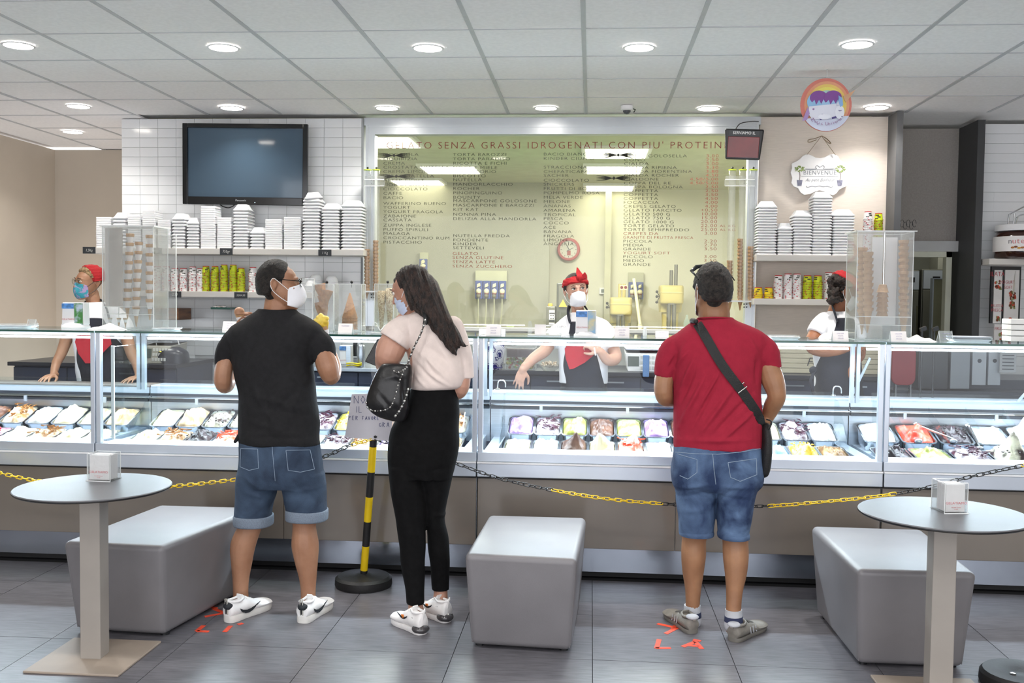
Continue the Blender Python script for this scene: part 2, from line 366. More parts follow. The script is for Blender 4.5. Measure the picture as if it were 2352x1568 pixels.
# recess: roller blind rail, door frame, pass-through
q = MB(); q.b2((2.31, 8.36, 1.96), (2.985, 8.42, 2.045)); struct(q, 'trim_3', mat('rail_grey', '#b9bab9', .5))
cream = mat('cream_frame', '#cfd0bd', .5)
q = MB(); q.b2((2.90, 8.38, 0), (2.945, 8.46, 1.96)); q.b2((2.31, 8.38, 1.915), (2.945, 8.46, 1.96)); struct(q, 'door_1', cream)
wr = wbox('wall_right_tiled', (3.04, 8.22, 0), (4.6, 8.35, HC), grout)
for r in range(26):
    for c in range(0, 8):
        x0 = 3.045+.15*c; z0 = HC-.077*(r+1); o = link('tile', tme, wr); o.location = (x0, 8.212, z0); o.rotation_euler = (random.uniform(-.012, .012), 0, random.uniform(-.012, .012))
# kitchen behind the pass-through
km = mat('kitchen_wall', '#8d8f84', .7)
wbox('wall_kitchen_back', (2.25, 10.9, 0), (5, 11, HC), km); wbox('wall_kitchen_left', (2.2, 8.5, 0), (2.25, 11, HC), km); wbox('wall_kitchen_right', (4.9, 8.5, 0), (5, 11, HC), km)
wbox('floor_kitchen', (2.2, 8.4, -.1), (5, 11, 0), stone); wbox('ceiling_kitchen', (2.2, 8.5, 2.7), (5, 11, 2.8), km)
area('kitchen_light', (3.2, 9.6, 2.65), .6, .3, 5, (1, .97, .85))
# ------------------------------------------------------------ menu window and lab
labw = mat('lab_wall', '#dcdac6', .6, nz=(3, .02)); labg = mat('lab_wall_olive', '#9b9a8a', .6, nz=(3, .03))
LY = 13.0
wbox('wall_lab_back', (-3.8, LY, 0), (2.2, LY+.1, HC), labw); wbox('wall_lab_left', (-3.8, YW+.3, 0), (-3.7, LY, HC), labg); wbox('wall_lab_right', (2.12, YW+.16, 0), (2.18, LY, HC), labw)
wbox('wall_lab_partition', (-3.7, LY-.75, 0), (-.52, LY-.62, HC), labg)
wbox('floor_lab', (-3.8, YW+.15, -.1), (2.18, LY, 0), stone); wbox('ceiling_lab', (-3.8, YW+.15, HC), (2.18, LY, HC+.1), mat('lab_ceiling', '#c9c8ae', .8))
wbox('wall_lab_sill', (-1.84, YW+.02, 0), (1.29, YW+.15, 1.30), mat('sill_wall', '#d9dad3', .5)); wbox('wall_lab_front', (-3.8, YW+.2, 0), (-1.84, YW+.3, HC), labw)
wbox('trim_4', (.17, LY-.16, 0), (.25, LY, HC), mat('pipe_cream', '#cdcbb0', .6))
q = MB(); q.b2((-1.78, YW-.03, 1.275), (1.25, YW+.16, 1.30)); struct(q, 'trim_5', mat('sill_white', '#eceee6', .35))
for x_, y_ in ((-1.6, 9.0), (.9, 9.0), (-.3, 10.4)): area('lab_light', (x_, y_, HC-.05), .6, .6, LAB_P*2.2, (1, 1, .97))
# fluorescent panels
pnl = mat('fluor_panel', '#ffffff', .5, emit=('#fffbe0', 5))
plab = ['fluorescent ceiling panel of the lab over the word GELATO', 'fluorescent ceiling panel of the lab, second over the cakes column', 'fluorescent ceiling panel above the word nutella column', 'long fluorescent panel of the lab, nearest the header line', 'fluorescent panel between two others above the pillar', 'fluorescent panel just over the lab back wall', 'thin fluorescent panel at the upper middle edge of the window']
for i, (px, py) in enumerate([(880, 328), (1035, 391), (962, 421), (1415, 353), (1410, 391), (1400, 433)]):
    c0 = az(px, py, HC-.03); t = thing('ceiling_panel', plab[i], 'ceiling light', c0, 'lab ceiling panels'); q = MB(); q.box(c0+Z*.014, (.66, .66, .03)); q.build('frame', whitep, t)
    q = MB(); q.box(c0-Z*.003, (.58, .58, .006)); q.build('diffuser', pnl, t)
# window frame + pane
win = MB(); fx0, fx1, fz1 = -1.81, 1.275, 2.905
for a, b in (((fx0, YW-.05, 1.30), (fx0+.075, YW+.05, fz1)), ((fx1-.075, YW-.05, 1.30), (fx1, YW+.05, fz1)), ((fx0+.075, YW-.05, fz1-.075), (fx1-.075, YW+.05, fz1)), ((fx0-.02, YW-.02, fz1), (fx1+.02, YW+.04, HC)), ((fx0+.012, YW-.058, 1.3), (fx0+.02, YW-.05, fz1)), ((fx1-.02, YW-.058, 1.3), (fx1-.012, YW-.05, fz1)), ((fx0+.02, YW-.058, fz1-.02), (fx1-.02, YW-.05, fz1-.012))): win.b2(a, b)
window = struct(win, 'window_1', alu)
q = MB(); q.b2((fx0+.07, YW, 1.30), (fx1-.07, YW+.008, fz1-.07)); q.build('pane', glass('menu_glass', '#f1f1ec', 1.5, .055, '#c6c6b8'), window)
red_t = mat('vinyl_red', '#7e1e20', .6); blk_t = mat('vinyl_black', '#26261f', .6); dred = mat('vinyl_price', '#8a2f26', .6)
def menu(px, py, s_, m, hpx, wpx=None, al='LEFT', sx=1.55, sp=1.12):
    p = at(px, py, YW-.004); M = T(p); h = hpx*YW/FPX
    # small-caps: first letters bigger
    return text('lettering', s_, M, h/.70, m, window, .0004, al, sx, sp, res=3)
menu(1275, 341, "GELATO SENZA GRASSI IDROGENATI CON PIU' PROTEINE", red_t, 15.5, al='CENTER', sx=1.06, sp=1.30)
colA = [("NOCCIOLA",358),("LIQUIRIZIA",368),("CREMA",378),("CROSTATA NUTELLA",387),("CREMA LIMONE",397),("STRACCIATELLA",407),("AFTER EIGHT",417),("FIOR DI LATTE",427),("CIOCCOLATO",437),("CAFFE",447),("BACIO",457),("WAFFERINO BUENO",470),("YOGURT",479),("YOGURT FRAGOLA",489),("ZABAIONE",499),("CASSATA",508),("ZUPPA INGLESE",520),("PUFFO SPIRULI",530),("MALAGA",539),("CROCCANTINO RUM",549),("PISTACCHIO",559)]
colB = [("TORTA BAROZZI",358),("TORTA PARADISO",368),("RICOTTA E FICHI",378),("NOCE E MIELE",388),("PURGATORIO",397),("BISCOTTO",407),("NUTELLA",416),("MANDORLACCHIO",426),("ROCHER",436),("PINOPINGUINO",446),("BOUNTY",456),("MASCARPONE GOLOSONE",464),("MASCARPONE E BAROZZI",474),("KIT KAT",484),("NONNA PINA",495),("DELIZIA ALLA MANDORLA",505),("NUTELLA FREDDA",544),("FONDENTE",554),("KINDER",563),("SETTEVELI",572)]
colB2 = [("GELATO",585),("SENZA GLUTINE",594),("SENZA LATTE",604),("SENZA ZUCCHERO",614)]
colC = [("BACIO BIANCO",357),("KINDER CIUFFO",367),("STRACCIONA",387),("CHEFATICAFARLO",397),("SACHER",406),("CIOCCOLATO",417),("SNICKERS",426),("FRUTTI DI BOSCO",436),("POMPELMO ROSA",446),("MELA VERDE",456),("MELONE",466),("ANANAS",476),("AMARENA",486),("TROPICAL",496),("PESCA",505),("COCCO",515),("ACE",525),("BANANA",535),("FRAGOLA",545),("LIMONE",554),("ANGURIA",563)]
colD = [("CONO GOLOSELLA","3,00"),("CONO","2,50"),("CIALDA","3,00"),("CIALDA RIPIENA","3,30"),("CIALDA FIORENTINA","3,80"),("CIALDA ROCHER","4,50"),("CIALDONE","4,50/5,00"),("COPPA DEL RE","4,50/5,00"),("COPPA BOLOGNA","2,50"),("COPPETTA","2,50"),("COPPETTA","3,50"),("COPPETTA","4,50"),("FOCACCIA","4,00"),("CREPES GELATO","4,00"),("GELATO FARCITO","+0,50"),("GELATO 500 G","10,00"),("GELATO 750 G","15,00"),("GELATO 1000 G","20,00"),("TORTE GELATO","22,00"),("TORTE SEMIFREDDO","25,00"),("CREPES DA","3,00"),("GRANITE DI FRUTTA FRESCA",""),("PICCOLA","2,20"),("MEDIA","2,70"),("GRANDE","3,50"),("YOGURT SOFT",""),("PICCOLO","3,00"),("MEDIO","3,50"),("GRANDE","4,50")]
for s_, y in colA: menu(880, y, s_, blk_t, 6.6)
for s_, y in colB: menu(1040, y, s_, blk_t, 6.6)
for s_, y in colB2: menu(1039, y, s_, dred, 6.6)
for s_, y in colC: menu(1248, y, s_, blk_t, 6.6)
for i, (s_, pr) in enumerate(colD):
    y = 361+i*8.9; rd = i in (20, 21, 25); menu(1433-i*.1, y, s_, dred if rd else blk_t, 6.4, sx=1.2 if i == 21 else 1.6)
    if pr: menu(1651-i*.2, y, pr, dred, 6.6, al='RIGHT', sx=1.6)
    if i in (18, 19): menu(1653, y, "AL KG", dred, 5.4, sx=1.5)
for px, py, w_ in ((905, 357, 40), (910, 405, 46), (1420, 356, 44), (1410, 409, 42)):    # printed wheat-ear flourishes
    q = MB(); c0 = at(px, py, YW-.004); k = YW/FPX
    for s1 in (-1, 1):
        for j in range(4):
            q.tube([c0+Vector((s1*3*k, 0, 0)), c0+Vector((s1*w_*.45*k, 0, (j-1.5)*2.4*k)), c0+Vector((s1*w_*k*.95, 0, (j-1.5)*4*k))], [.0025, .0045, .0008], 5)
    q.box(c0, (.02, .002, .02), M=Matrix.Rotation(.78, 4, 'Y')); q.build('flourish', blk_t, window)
# ============================================================ display cases
fasc = mat('fascia_laminate', '#7d766e', .16, nz=(3, .03), coat=.3, bump=(90, .02)); kickm = mat('kick_steel', '#b3bccb', .16, .9, nz=(3, .08), bump=(40, .02), scale=(1, 1, 1))
whl = mat('white_ledge', '#f4f6fa', .3); dkst = mat('dark_rail', '#3b4048', .35, .5); satin = mat('satin_alu', '#c3ccd8', .33, .55, nz=(5, .03)); ledm = mat('led_lens', '#ffffff', .4, emit=('#eef5ff', 16)); blk = mat('shadow_gap', '#101114', .6)
brown = mat('brown_worktop', '#6d655f', .45, nz=(6, .1))
CX = [-4.9, -2.748, -.602, 1.54, 3.70]
CN = ['glass gelato display case before the woman leaning on both hands', 'glass gelato display case behind the couple and the yellow black pole', 'glass gelato display case between the woman and the man in red', 'glass gelato display case behind the cut-off round table']
for ci in range(4):
    x0, x1 = CX[ci]+.003, CX[ci+1]-.003; t = thing('display_case', CN[ci], 'display case', ((x0+x1)/2, YF, 0), 'gelato display cases')
    def P(name, boxes, m, bevel=0, parent=None, **k):
        q = MB()
        for a, b in boxes: q.b2(a, b)
        return q.build(name, m, parent or t, bevel=bevel, **k)
    P('kick_plate', [((x0, YF+.115, .035), (x1, YF+.13, .30))], kickm); P('plinth', [((x0, YF+.15, 0), (x1, YF+.6, .2))], blk)
    n_ = 2
    for i in range(n_): P('fascia_panel', [((x0+(x1-x0)*i/n_+.001, YF, .192), (x0+(x1-x0)*(i+1)/n_-.001, YF+.02, .560))], fasc, .003)
    P('shadow_gap', [((x0, YF+.006, .56), (x1, YF+.05, .572))], blk); P('carcass', [((x0, YF+.02, .2), (x1, YF+.72, .59))], satin)
    P('lower_band', [((x0, YF-.03, .572), (x1, YF+.1, .645))], satin, .004); P('band_rim', [((x0, YF-.034, .645), (x1, YF+.08, .653))], whl)
    P('upper_band', [((x0, YF-.016, .653), (x1, YF+.08, .703))], satin, .003)
    P('front_ledge', [((x0+.03, YF+.03, .688), (x1-.03, YF+.155, .704))], whl, .004)
    P('front_glass', [((x0+.03, YF+.01, .70), (x1-.03, YF+.018, TOPZ-.012))], GLG)
    o = P('top_glass', [((x0, YF-.01, TOPZ-.01), (x1, YF+.60, TOPZ))], glass('top_glass', '#e9f2f0', 1.45, .10, '#dfe9e6')); P('glass_edge', [((x0, YF-.0125, TOPZ-.0105), (x1, YF-.0095, TOPZ+.0002))], GREEN, parent=o)
    for sx in (x0, x1-.026):
        P('corner_post', [((sx, YF-.004, .70), (sx+.026, YF+.03, TOPZ-.011))], satin, .003); P('rear_post', [((sx, YF+.56, .95), (sx+.02, YF+.59, TOPZ-.011))], satin)
    P('rear_beam', [((x0, YF+.555, TOPZ-.05), (x1, YF+.60, TOPZ-.013))], satin)
    l_ = P('led_strip', [((x0+.05, YF+.535, 1.262), (x1-.05, YF+.556, 1.274))], ledm)
    area('led_light', ((x0+x1)/2, YF+.53, 1.262), x1-x0-.1, .02, LED_P*(x1-x0), (.80, .90, 1), rot=(math.radians(-36), 0, 0))
    # rear: sliding night cover rails, mirror back, staff shelf
    P('tub_frame', [((x0+.05, YF+.16, .56), (x1-.05, YF+.70, .605)), ((x0+.02, YF+.17, .60), (x0+.09, YF+.70, .69)), ((x1-.09, YF+.17, .60), (x1-.02, YF+.70, .70))], satin)
    P('back_panel', [((x0, YF+.70, .66), (x1, YF+.712, .955))], steel)
    for k, (z0, z1, yy, m_) in enumerate(((.865, .882, .66, dkst), (.888, .893, .655, chrome), (.90, .917, .67, dkst), (.917, .953, .68, satin))): P('cover_rail', [((x0+.002, YF+yy, z0), (x1-.002, YF+.70, z1))], m_)
    for k in range(4): xx = x0+.3+k*.52; P('rail_bracket', [((xx, YF+.65, .855), (xx+.018, YF+.66, .89))], satin)
    P('staff_shelf', [((x0, YF+.685, .953), (x1, YF+.86, .967))], brown if ci < 1 else satin, .003)
    P('glass_shield', [((x0+.1, YF+.60, .953), (x1-.1, YF+.606, 1.01))], GLG)
    for gx in (x0+.10, x1-.11): q = MB(); q.prism([(0, 0), (.36, .0), (.36, .25), (.29, .25)], Matrix.Translation((gx, YF+.2, .72)) @ Matrix.Rotation(math.pi/2, 4, 'Z'), .006); q.build('side_glass', GLG, t)
# inner glass fin with hinge in case two
t = thing('glass_screen', 'folded glass end panel standing inside the case by its post', 'glass panel', (-2.66, YF+.05, .72))
q = MB(); q.b2((-2.68, YF+.06, .72), (-2.672, YF+.5, 1.24)); q.build('pane', GLG, t)
q = MB(); q.b2((-2.684, YF+.05, .72), (-2.668, YF+.062, 1.245)); q.build('edge', ACE, t)
# ------------------------------------------------------------ gelato tubs
pan = mat('tub_steel', '#c9cdd4', .22, 1)
def gel(c, c2, sc=14): return mat('gelato_'+c.strip('#')+c2.strip('#'), c, .4, col2=c2, nz=(sc, .1), bump=(25, .3), lo=.42, hi=.6, sss=.1)
COL = {'cream': ('#ece0c2', '#dfcd9e'), 'white': ('#f0f0ee', '#dfe2e8'), 'choc': ('#573629', '#75503f'), 'dark': ('#2c2226', '#43343a'), 'pist': ('#a3a850', '#c6ca86'), 'lilac': ('#8a6ca6', '#c9aed4'),
       'berry': ('#f4e6ee', '#c14a68'), 'caramel': ('#e8d8ba', '#a06f3c'), 'orange': ('#f8ece0', '#e8643c'), 'yellow': ('#e8d67c', '#dcb922'), 'blue': ('#bcd8ea', '#9ac8e6'), 'red': ('#d2402c', '#ef6a4c'), 'hazel': ('#a37c48', '#754f26'),
       'chip': ('#e6dfc6', '#3c2a2a'), 'mint': ('#cfeee4', '#e9f8f3'), 'swirl': ('#e2d8de', '#4c2536'), 'peach': ('#e8cba6', '#dcb080')}
WORD = {'cream': 'pale cream', 'white': 'plain white', 'choc': 'milk chocolate', 'dark': 'very dark chocolate', 'pist': 'green pistachio', 'lilac': 'lilac', 'berry': 'pink gelato with red berries', 'caramel': 'cream gelato with caramel', 'orange': 'white gelato with orange sauce', 'yellow': 'bright yellow', 'blue': 'pale blue', 'red': 'red berry', 'hazel': 'hazelnut brown', 'chip': 'cream gelato with chocolate chips', 'mint': 'pale mint', 'swirl': 'white gelato with dark swirl', 'peach': 'peach coloured'}
pq = MB(); W_, D_ = .158, .235
def rr(w_, d_, r, z, n=4):
    return [Vector((sx*(w_/2-r)+r*math.cos(a0+k*math.pi/2/n), sy*(d_/2-r)+r*math.sin(a0+k*math.pi/2/n), z)) for sx, sy, a0 in ((1, 1, 0), (-1, 1, math.pi/2), (-1, -1, math.pi), (1, -1, 1.5*math.pi)) for k in range(n+1)]
pq.rings([rr(W_-.03, D_-.04, .03, -.09), rr(W_-.012, D_-.012, .035, -.004), rr(W_, D_, .03, 0), rr(W_, D_, .03, .004), rr(W_-.014, D_-.014, .03, .004), rr(W_-.04, D_-.05, .025, -.085)], caps=True)
pan_me = pq.mesh('pan', pan)
def mound(kind, seed, peak=.03):
    rnd = random.Random(seed); n = 26; v = []; f = []
    ox, oy = rnd.uniform(0, 50), rnd.uniform(0, 50)
    for j in range(n+1):
        for i in range(n+1):
            u, w_ = i/n*2-1, j/n*2-1; ex = (1-abs(u)**3)*(1-abs(w_)**3)
            x, y = u*(W_-.018)/2*(1-.06*w_*w_), w_*(D_-.018)/2*(1-.06*u*u)
            h = -.012+ex**.5*(.016+peak*.55)+ex*(noise.noise(Vector((x*16+ox, y*13+oy, seed)))*.022*(1+peak*22)+abs(noise.noise(Vector((x*42+ox, y*24+oy, 3))))*.030+noise.noise(Vector((x*95+ox, y*60+oy, 7)))*.007)
            h += ex*peak*math.exp(-((x-rnd_c[0])**2+(y-rnd_c[1])**2)/.0011) if peak > .045 else 0
            v.append(Vector((x, y, h)))
    for j in range(n):
        for i in range(n): a = j*(n+1)+i; f.append([a, a+1, a+n+2, a+n+1])
    q = MB(); q.add(v, f); return q.mesh('gelato', gel(*COL[kind]), smooth=True)
rnd_c = (0, -.02)
bits = {'berry': '#c01f3e', 'chip': '#2a1d1c', 'swirl': '#4a2135', 'orange': '#e2512c', 'caramel': '#a06a35', 'yellow': '#e9b52a', 'dark': '#120d10'}
ROWS = [  # case, row, kinds
 (0, 'rear', 'dark choc caramel white cream cream peach'.split()), (0, 'front', 'lilac berry berry cream caramel cream cream'.split()),
 (1, 'rear', 'cream peach chip chip choc white swirl yellow chip choc white caramel orange'.split()), (1, 'front', 'cream caramel dark orange chip white cream swirl caramel lilac white peach pist'.split()),
 (2, 'rear', 'lilac swirl pist choc pist lilac choc cream white cream swirl white mint'.split()), (2, 'front', 'cream white choc cream orange white dark white mint blue yellow hazel lilac'.split()),
 (3, 'rear', 'white red dark white white cream'.split()), (3, 'front', 'dark pist swirl chip white cream'.split())]
ORD = ['first', 'second', 'third', 'fourth', 'fifth', 'sixth', 'seventh', 'eighth', 'ninth', 'tenth', 'eleventh', 'twelfth', 'thirteenth']
CW = ['case by the leaning woman', 'case behind the couple', 'case behind the red shirt', 'case beyond the cut-off table']
for ci, row, kinds in ROWS:
    pitch = .158+.008; rear = row == 'rear'
    xs = CX[ci]+.20 if ci == 2 else (CX[ci]+.17 if ci == 1 else (CX[1]-.12-pitch*(len(kinds)-1) if ci == 0 else CX[3]+.13))
    if ci == 3: pitch = .21
    if ci == 2: pitch = .1595
    if ci == 1: pitch = .162
    yy, zz = (YF+.56, .777) if rear else (YF+.275, .700)
    for i, k in enumerate(kinds):
        x = xs+i*pitch; rx = .34 if rear else .15
        if x > CX[ci+1]-.1: break
        t = thing('gelato_tub', f'tub of {WORD[k]}{"" if "gelato" in WORD[k] else " gelato"}, {ORD[i]} in {row} row, {CW[ci]}', 'gelato tub', (0, 0, 0), f'gelato tubs in the {row} row, {CW[ci]}')
        link('pan', pan_me, t); seed = ci*100+i+(50 if rear else 0)
        rnd_c = (random.uniform(-.02, .02), random.uniform(-.05, 0)); pk = {(2, 'front', 2): .052, (2, 'front', 3): .05, (2, 'front', 4): .05, (1, 'rear', 1): .055, (3, 'front', 3): .08, (3, 'front', 4): .09, (3, 'rear', 4): .07}.get((ci, row, i), random.uniform(.012, .04))
        link('gelato', mound(k, seed, pk), t)
        if k in bits:
            q = MB()
            for b in range(26):
                a = Vector((random.uniform(-.06, .06), random.uniform(-.095, .08), .02+pk*.4)); s1 = random.uniform(.003, .008)*(1.6 if k == 'berry' else 1)
                if k in ('swirl', 'orange', 'caramel'): q.tube([a, a+Vector((random.uniform(-.03, .03), .012, random.uniform(-.002, .006))), a+Vector((random.uniform(-.04, .04), .03, 0))], [.002, .004, .001], 5)
                else: q.ball(a, (s1, s1, s1*.7), n=6)
            q.build('topping', mat('topping_'+k, bits[k], .3), t, smooth=1)
        t.location = (x, yy, zz); t.rotation_euler = (rx, 0, 0); 
        if ci == 3: t.scale = (1.26, 1, 1)
# glass dividers & scoops in the rightmost case
for i in range(4):
    q = MB(); x = CX[3]+.235+i*.21; q.add([Vector((x, YF+.18, .725)), Vector((x, YF+.66, .86)), Vector((x, YF+.66, .93)), Vector((x+.004, YF+.18, .725)), Vector((x+.004, YF+.66, .86)), Vector((x+.004, YF+.66, .93))], [[0, 1, 2], [5, 4, 3], [0, 3, 4, 1], [1, 4, 5, 2], [2, 5, 3, 0]])
    tag(q.build('tub_divider', GLG), f'triangular glass divider between gelato tubs beyond the cut-off table, {ORD[i]} from the post', 'divider', 'glass dividers beyond the cut-off table')
for i, (a, b, lab) in enumerate((((2110, 1008), (2064, 1012), 'steel scoop with hooked handle in the white tub near the post'), ((2190, 1008), (2108, 976), 'long steel ladle leaning in the red gelato tub'), ((2250, 1025), (2226, 980), 'flat steel spatula standing in white gelato beyond the napkin box'))):
    A, B = at(*a, YF+.45), at(*b, YF+.6); q = MB(); q.tube([A, A.lerp(B, .6), B, B+Vector((-.01, 0, .012)), B+Vector((-.022, 0, .004))], .006 if i < 2 else .008, 8, k=3)
    t = thing('gelato_scoop', lab, 'scoop', A); q.build('handle', chrome, t, smooth=1); q = MB(); q.ball(A-Z*.01, (.024, .02, .014), n=12); q.build('bowl', steel, t, smooth=1)
# ============================================================ furniture in front
vin = mat('grey_vinyl', '#757376', .42, nz=(5, .05), bump=(350, .08)); topm = mat('table_top', '#606165', .42, nz=(8, .05), bump=(400, .06)); polem = mat('taupe_steel', '#99938c', .45, nz=(8, .03)); basem = mat('base_steel', '#9c8f82', .5, nz=(8, .04))
def hexa(B, Tp):   # 4 bottom + 4 top corners
    return MB().add(list(B)+list(Tp), [[0, 3, 2, 1], [4, 5, 6, 7], [0, 1, 5, 4], [1, 2, 6, 5], [2, 3, 7, 6], [3, 0, 4, 7]])
def pouf(label, tops, k=.03):
    T4 = [az(x, y, .43) for x, y in tops]; cc = sum(T4, Vector())/4
    t = thing('pouf', label, 'pouf', (cc.x, cc.y, 0), 'grey upholstered poufs')
    B4 = [Vector((p.x+(cc.x-p.x)*.1, p.y+(cc.y-p.y)*.14, .012)) for p in T4]
    o = hexa(B4, T4).build('upholstery', vin, t, smooth=True, bevel=.028, seg=5)
    # panel seams
    q = MB()
    for i in range(4):
        a = B4[i].lerp(T4[i], .03); b = B4[i].lerp(T4[i], .93); d = (cc-a); d.z = 0; d.normalize(); 
        q.tube([a+d*.0135, b+d*.0135], .0025, 6)
        a2, b2 = T4[i], T4[(i+1) % 4]; cdir = lambda p: Vector((cc.x-p.x, cc.y-p.y, 0)).normalized()
        q.tube([a2+cdir(a2)*.02-Z*.026, b2+cdir(b2)*.02-Z*.026], .0028, 6)
    q.build('seam', vin, t, smooth=1)
    q = MB()
    for p in B4: q.cyl((p.x+(cc.x-p.x)*.15, p.y+(cc.y-p.y)*.15, 0), (p.x+(cc.x-p.x)*.15, p.y+(cc.y-p.y)*.15, .02), .02)
    q.build('glide', blackp, t)
pouf('short grey upholstered cube pouf between the woman and the man in red', [(1066, 1272), (1326, 1285), (1347, 1187), (1122, 1181)])
pouf('long grey upholstered bench pouf behind the round table with the printed napkin holder', [(142, 1243), (374, 1255), (594, 1164), (366, 1158)])
pouf('long grey upholstered bench pouf partly behind the taupe pole of the other table', [(1970, 1308), (2246, 1316), (2118, 1214), (1862, 1206)])
def table(label, cx, cy, yaw, R_=.312, zt=.73):
    t = thing('round_table', label, 'table', (cx, cy, 0), 'round bistro tables')
    q = MB(); q.lathe([(R_-.012, zt-.012), (R_, zt-.008), (R_, zt-.003), (R_-.003, zt)], (cx, cy, 0), 72); q.build('table_top', [topm], t, smooth=.5)
    q = MB(); q.lathe([(R_-.02, zt-.014), (R_-.004, zt-.0125), (R_+.0006, zt-.0085), (R_+.0006, zt-.0045)], (cx, cy, 0), 72, caps=False); q.build('edge_band', blackp, t)
    q = MB(); q.box((cx, cy, (zt-.014)/2+.004), (.086, .086, zt-.022), rz=yaw); q.build('column', polem, t, bevel=.003)
    q = MB(); q.box((cx, cy, .005), (.40, .40, .01), rz=yaw*.0); q.build('base_plate', basem, t, bevel=.003)
    q = MB(); q.box((cx, cy, zt-.018), (.2, .2, .008)); q.build('mount_plate', polem, t)
table('round grey table with printed napkin holder, its taupe pole before the long bench', -2.067, 3.965, .05)
table('round grey table cut off by the frame edge, clear napkin box on top', 1.368, 3.905, -.05)
napm = mat('napkin_paper', '#f3f1f2', .8, nz=(40, .02), bump=(60, .2)); redp = mat('print_red', '#b8303a', .6)
def napkin_box(label, c, w_=.105, d_=.085, h_=.118, rz=0, mirror=0):
    t = thing('napkin_holder', label, 'napkin holder', c); M = T(c) @ Matrix.Rotation(rz, 4, 'Z')
    def bb(q, a, b): q.box(M @ Vector([(a[i]+b[i])/2 for i in range(3)]), [abs(a[i]-b[i]) for i in range(3)], M=M)
    x, y, th = w_/2, d_/2, .003
    for a, b in (((-x, -y, 0), (x, -y+th, h_)), ((-x, y-th, 0), (x, y, h_+.0)), ((-x, -y+th, 0), (-x+th, y-th, h_)), ((x-th, -y+th, 0), (x, y-th, h_)), ((-x-.004, -y-.006, -.0), (x+.004, y+.004, .003))):
        q = MB(); bb(q, a, b); q.build('acrylic_panel', AC, t)
    q = MB()
    for sx in (-x, x): bb(q, (sx-.001, -y-.0006, 0), (sx+.001, -y+.0014, h_)); bb(q, (sx-.001, y-.001, 0), (sx+.001, y+.001, h_))
    bb(q, (-x, -y-.0006, h_-.001), (x, -y+.001, h_+.0008)); bb(q, (-x, y-.001, h_-.001), (x, y+.001, h_+.0008)); bb(q, (-x-.001, -y, h_-.001), (-x+.001, y, h_+.0008)); bb(q, (-x-.004, -y-.0065, 0), (x+.004, -y-.005, .0035)); q.build('panel_edge', ACE, t)
    q = MB()
    for i in range(14): z0 = .006; bb(q, (-x+.008+.0006*(i % 3), -y+.007+i*.005, z0), (x-.008, -y+.0105+i*.005, h_-.008+.003*random.random()))
    tag(q.build('napkins', napm, t), kind='stuff'); tp = M @ T((0, -y-.0012, .036))
    text('print', 'GELATIAMO', tp, .0135, redp, t, .0002, sx=1.15); text('print', 'via della fontana', M @ T((0, -y-.0012, .022)), .006, redp, t, .0002); text('print', 'tel. 000', M @ T((0, -y-.0012, .015)), .005, redp, t, .0002)
    return t
c_ = az(226, 1106, .73); napkin_box('clear acrylic napkin holder with red lettering on the table before the bench', (c_.x, c_.y+.05, .73), rz=-.06)
c_ = az(2198, 1180, .73); napkin_box('clear acrylic napkin holder beside the chain on the cut-off round table', (c_.x-.01, c_.y+.055, .73), .092, .10, .118, rz=.16)
# stanchion, chain
ye = mat('stanchion_yellow', '#ecc816', .4); bk = mat('rubber_black', '#1b1a1b', .55, nz=(20, .15), bump=(90, .1))
pb, pt_ = Vector((-1.185, 5.13, .05)), at(858, 1008, 5.02)
t = thing('stanchion', 'yellow and black striped barrier pole on a heavy round black base', 'barrier post', (pb.x, pb.y, 0))
q = MB(); q.lathe([(.148, 0), (.152, .012), (.150, .042), (.135, .054), (.05, .058), (.03, .066), (.001, .066)], (pb.x, pb.y, 0), 40); q.build('base', bk, t, smooth=.6)
q = MB(); L_ = (pt_-pb).length; d_ = (pt_-pb).normalized(); cuts = [0, .035]+[.035+.1375*k for k in range(1, 7)]; cuts = [c for c in cuts if c < L_]+[L_]
for i in range(len(cuts)-1): q2 = MB(); q2.cyl(pb+d_*cuts[i], pb+d_*cuts[i+1], .0195, 20); q2.build('pole_band', bk if i % 2 == 0 else ye, t, smooth=.6)
q = MB(); q.ball(pt_+d_*.01, .022, n=14); q.build('cap', ye, t, smooth=1)
q = MB(); w0 = [at(*p, 4.985) for p in ((806, 905), (940, 900), (955, 1012), (792, 1005))]
w0 = [at(808, 905, 4.98), at(905, 903, 4.98), at(897, 1013, 4.98), at(792, 1004, 4.98)]
q.add(w0+[p+Y*.003 for p in w0], [[0, 1, 2, 3], [7, 6, 5, 4], [0, 4, 5, 1], [1, 5, 6, 2], [2, 6, 7, 3], [3, 7, 4, 0]]); sg = tag(q.build('paper_sign', mat('sign_paper', '#c9c8cf', .8)), 'white paper sign with blue handwriting on top of the striped pole', 'sign')
ink = mat('pen_blue', '#3c4578', .7)
def pen(parent, strokes, Y_, w_, m, name='handwriting', depth=.001):
    q = MB()
    for st in strokes: q.tube([at(x, y, Y_) for x, y in st], w_, 5, k=1)
    q.build(name, m, parent)
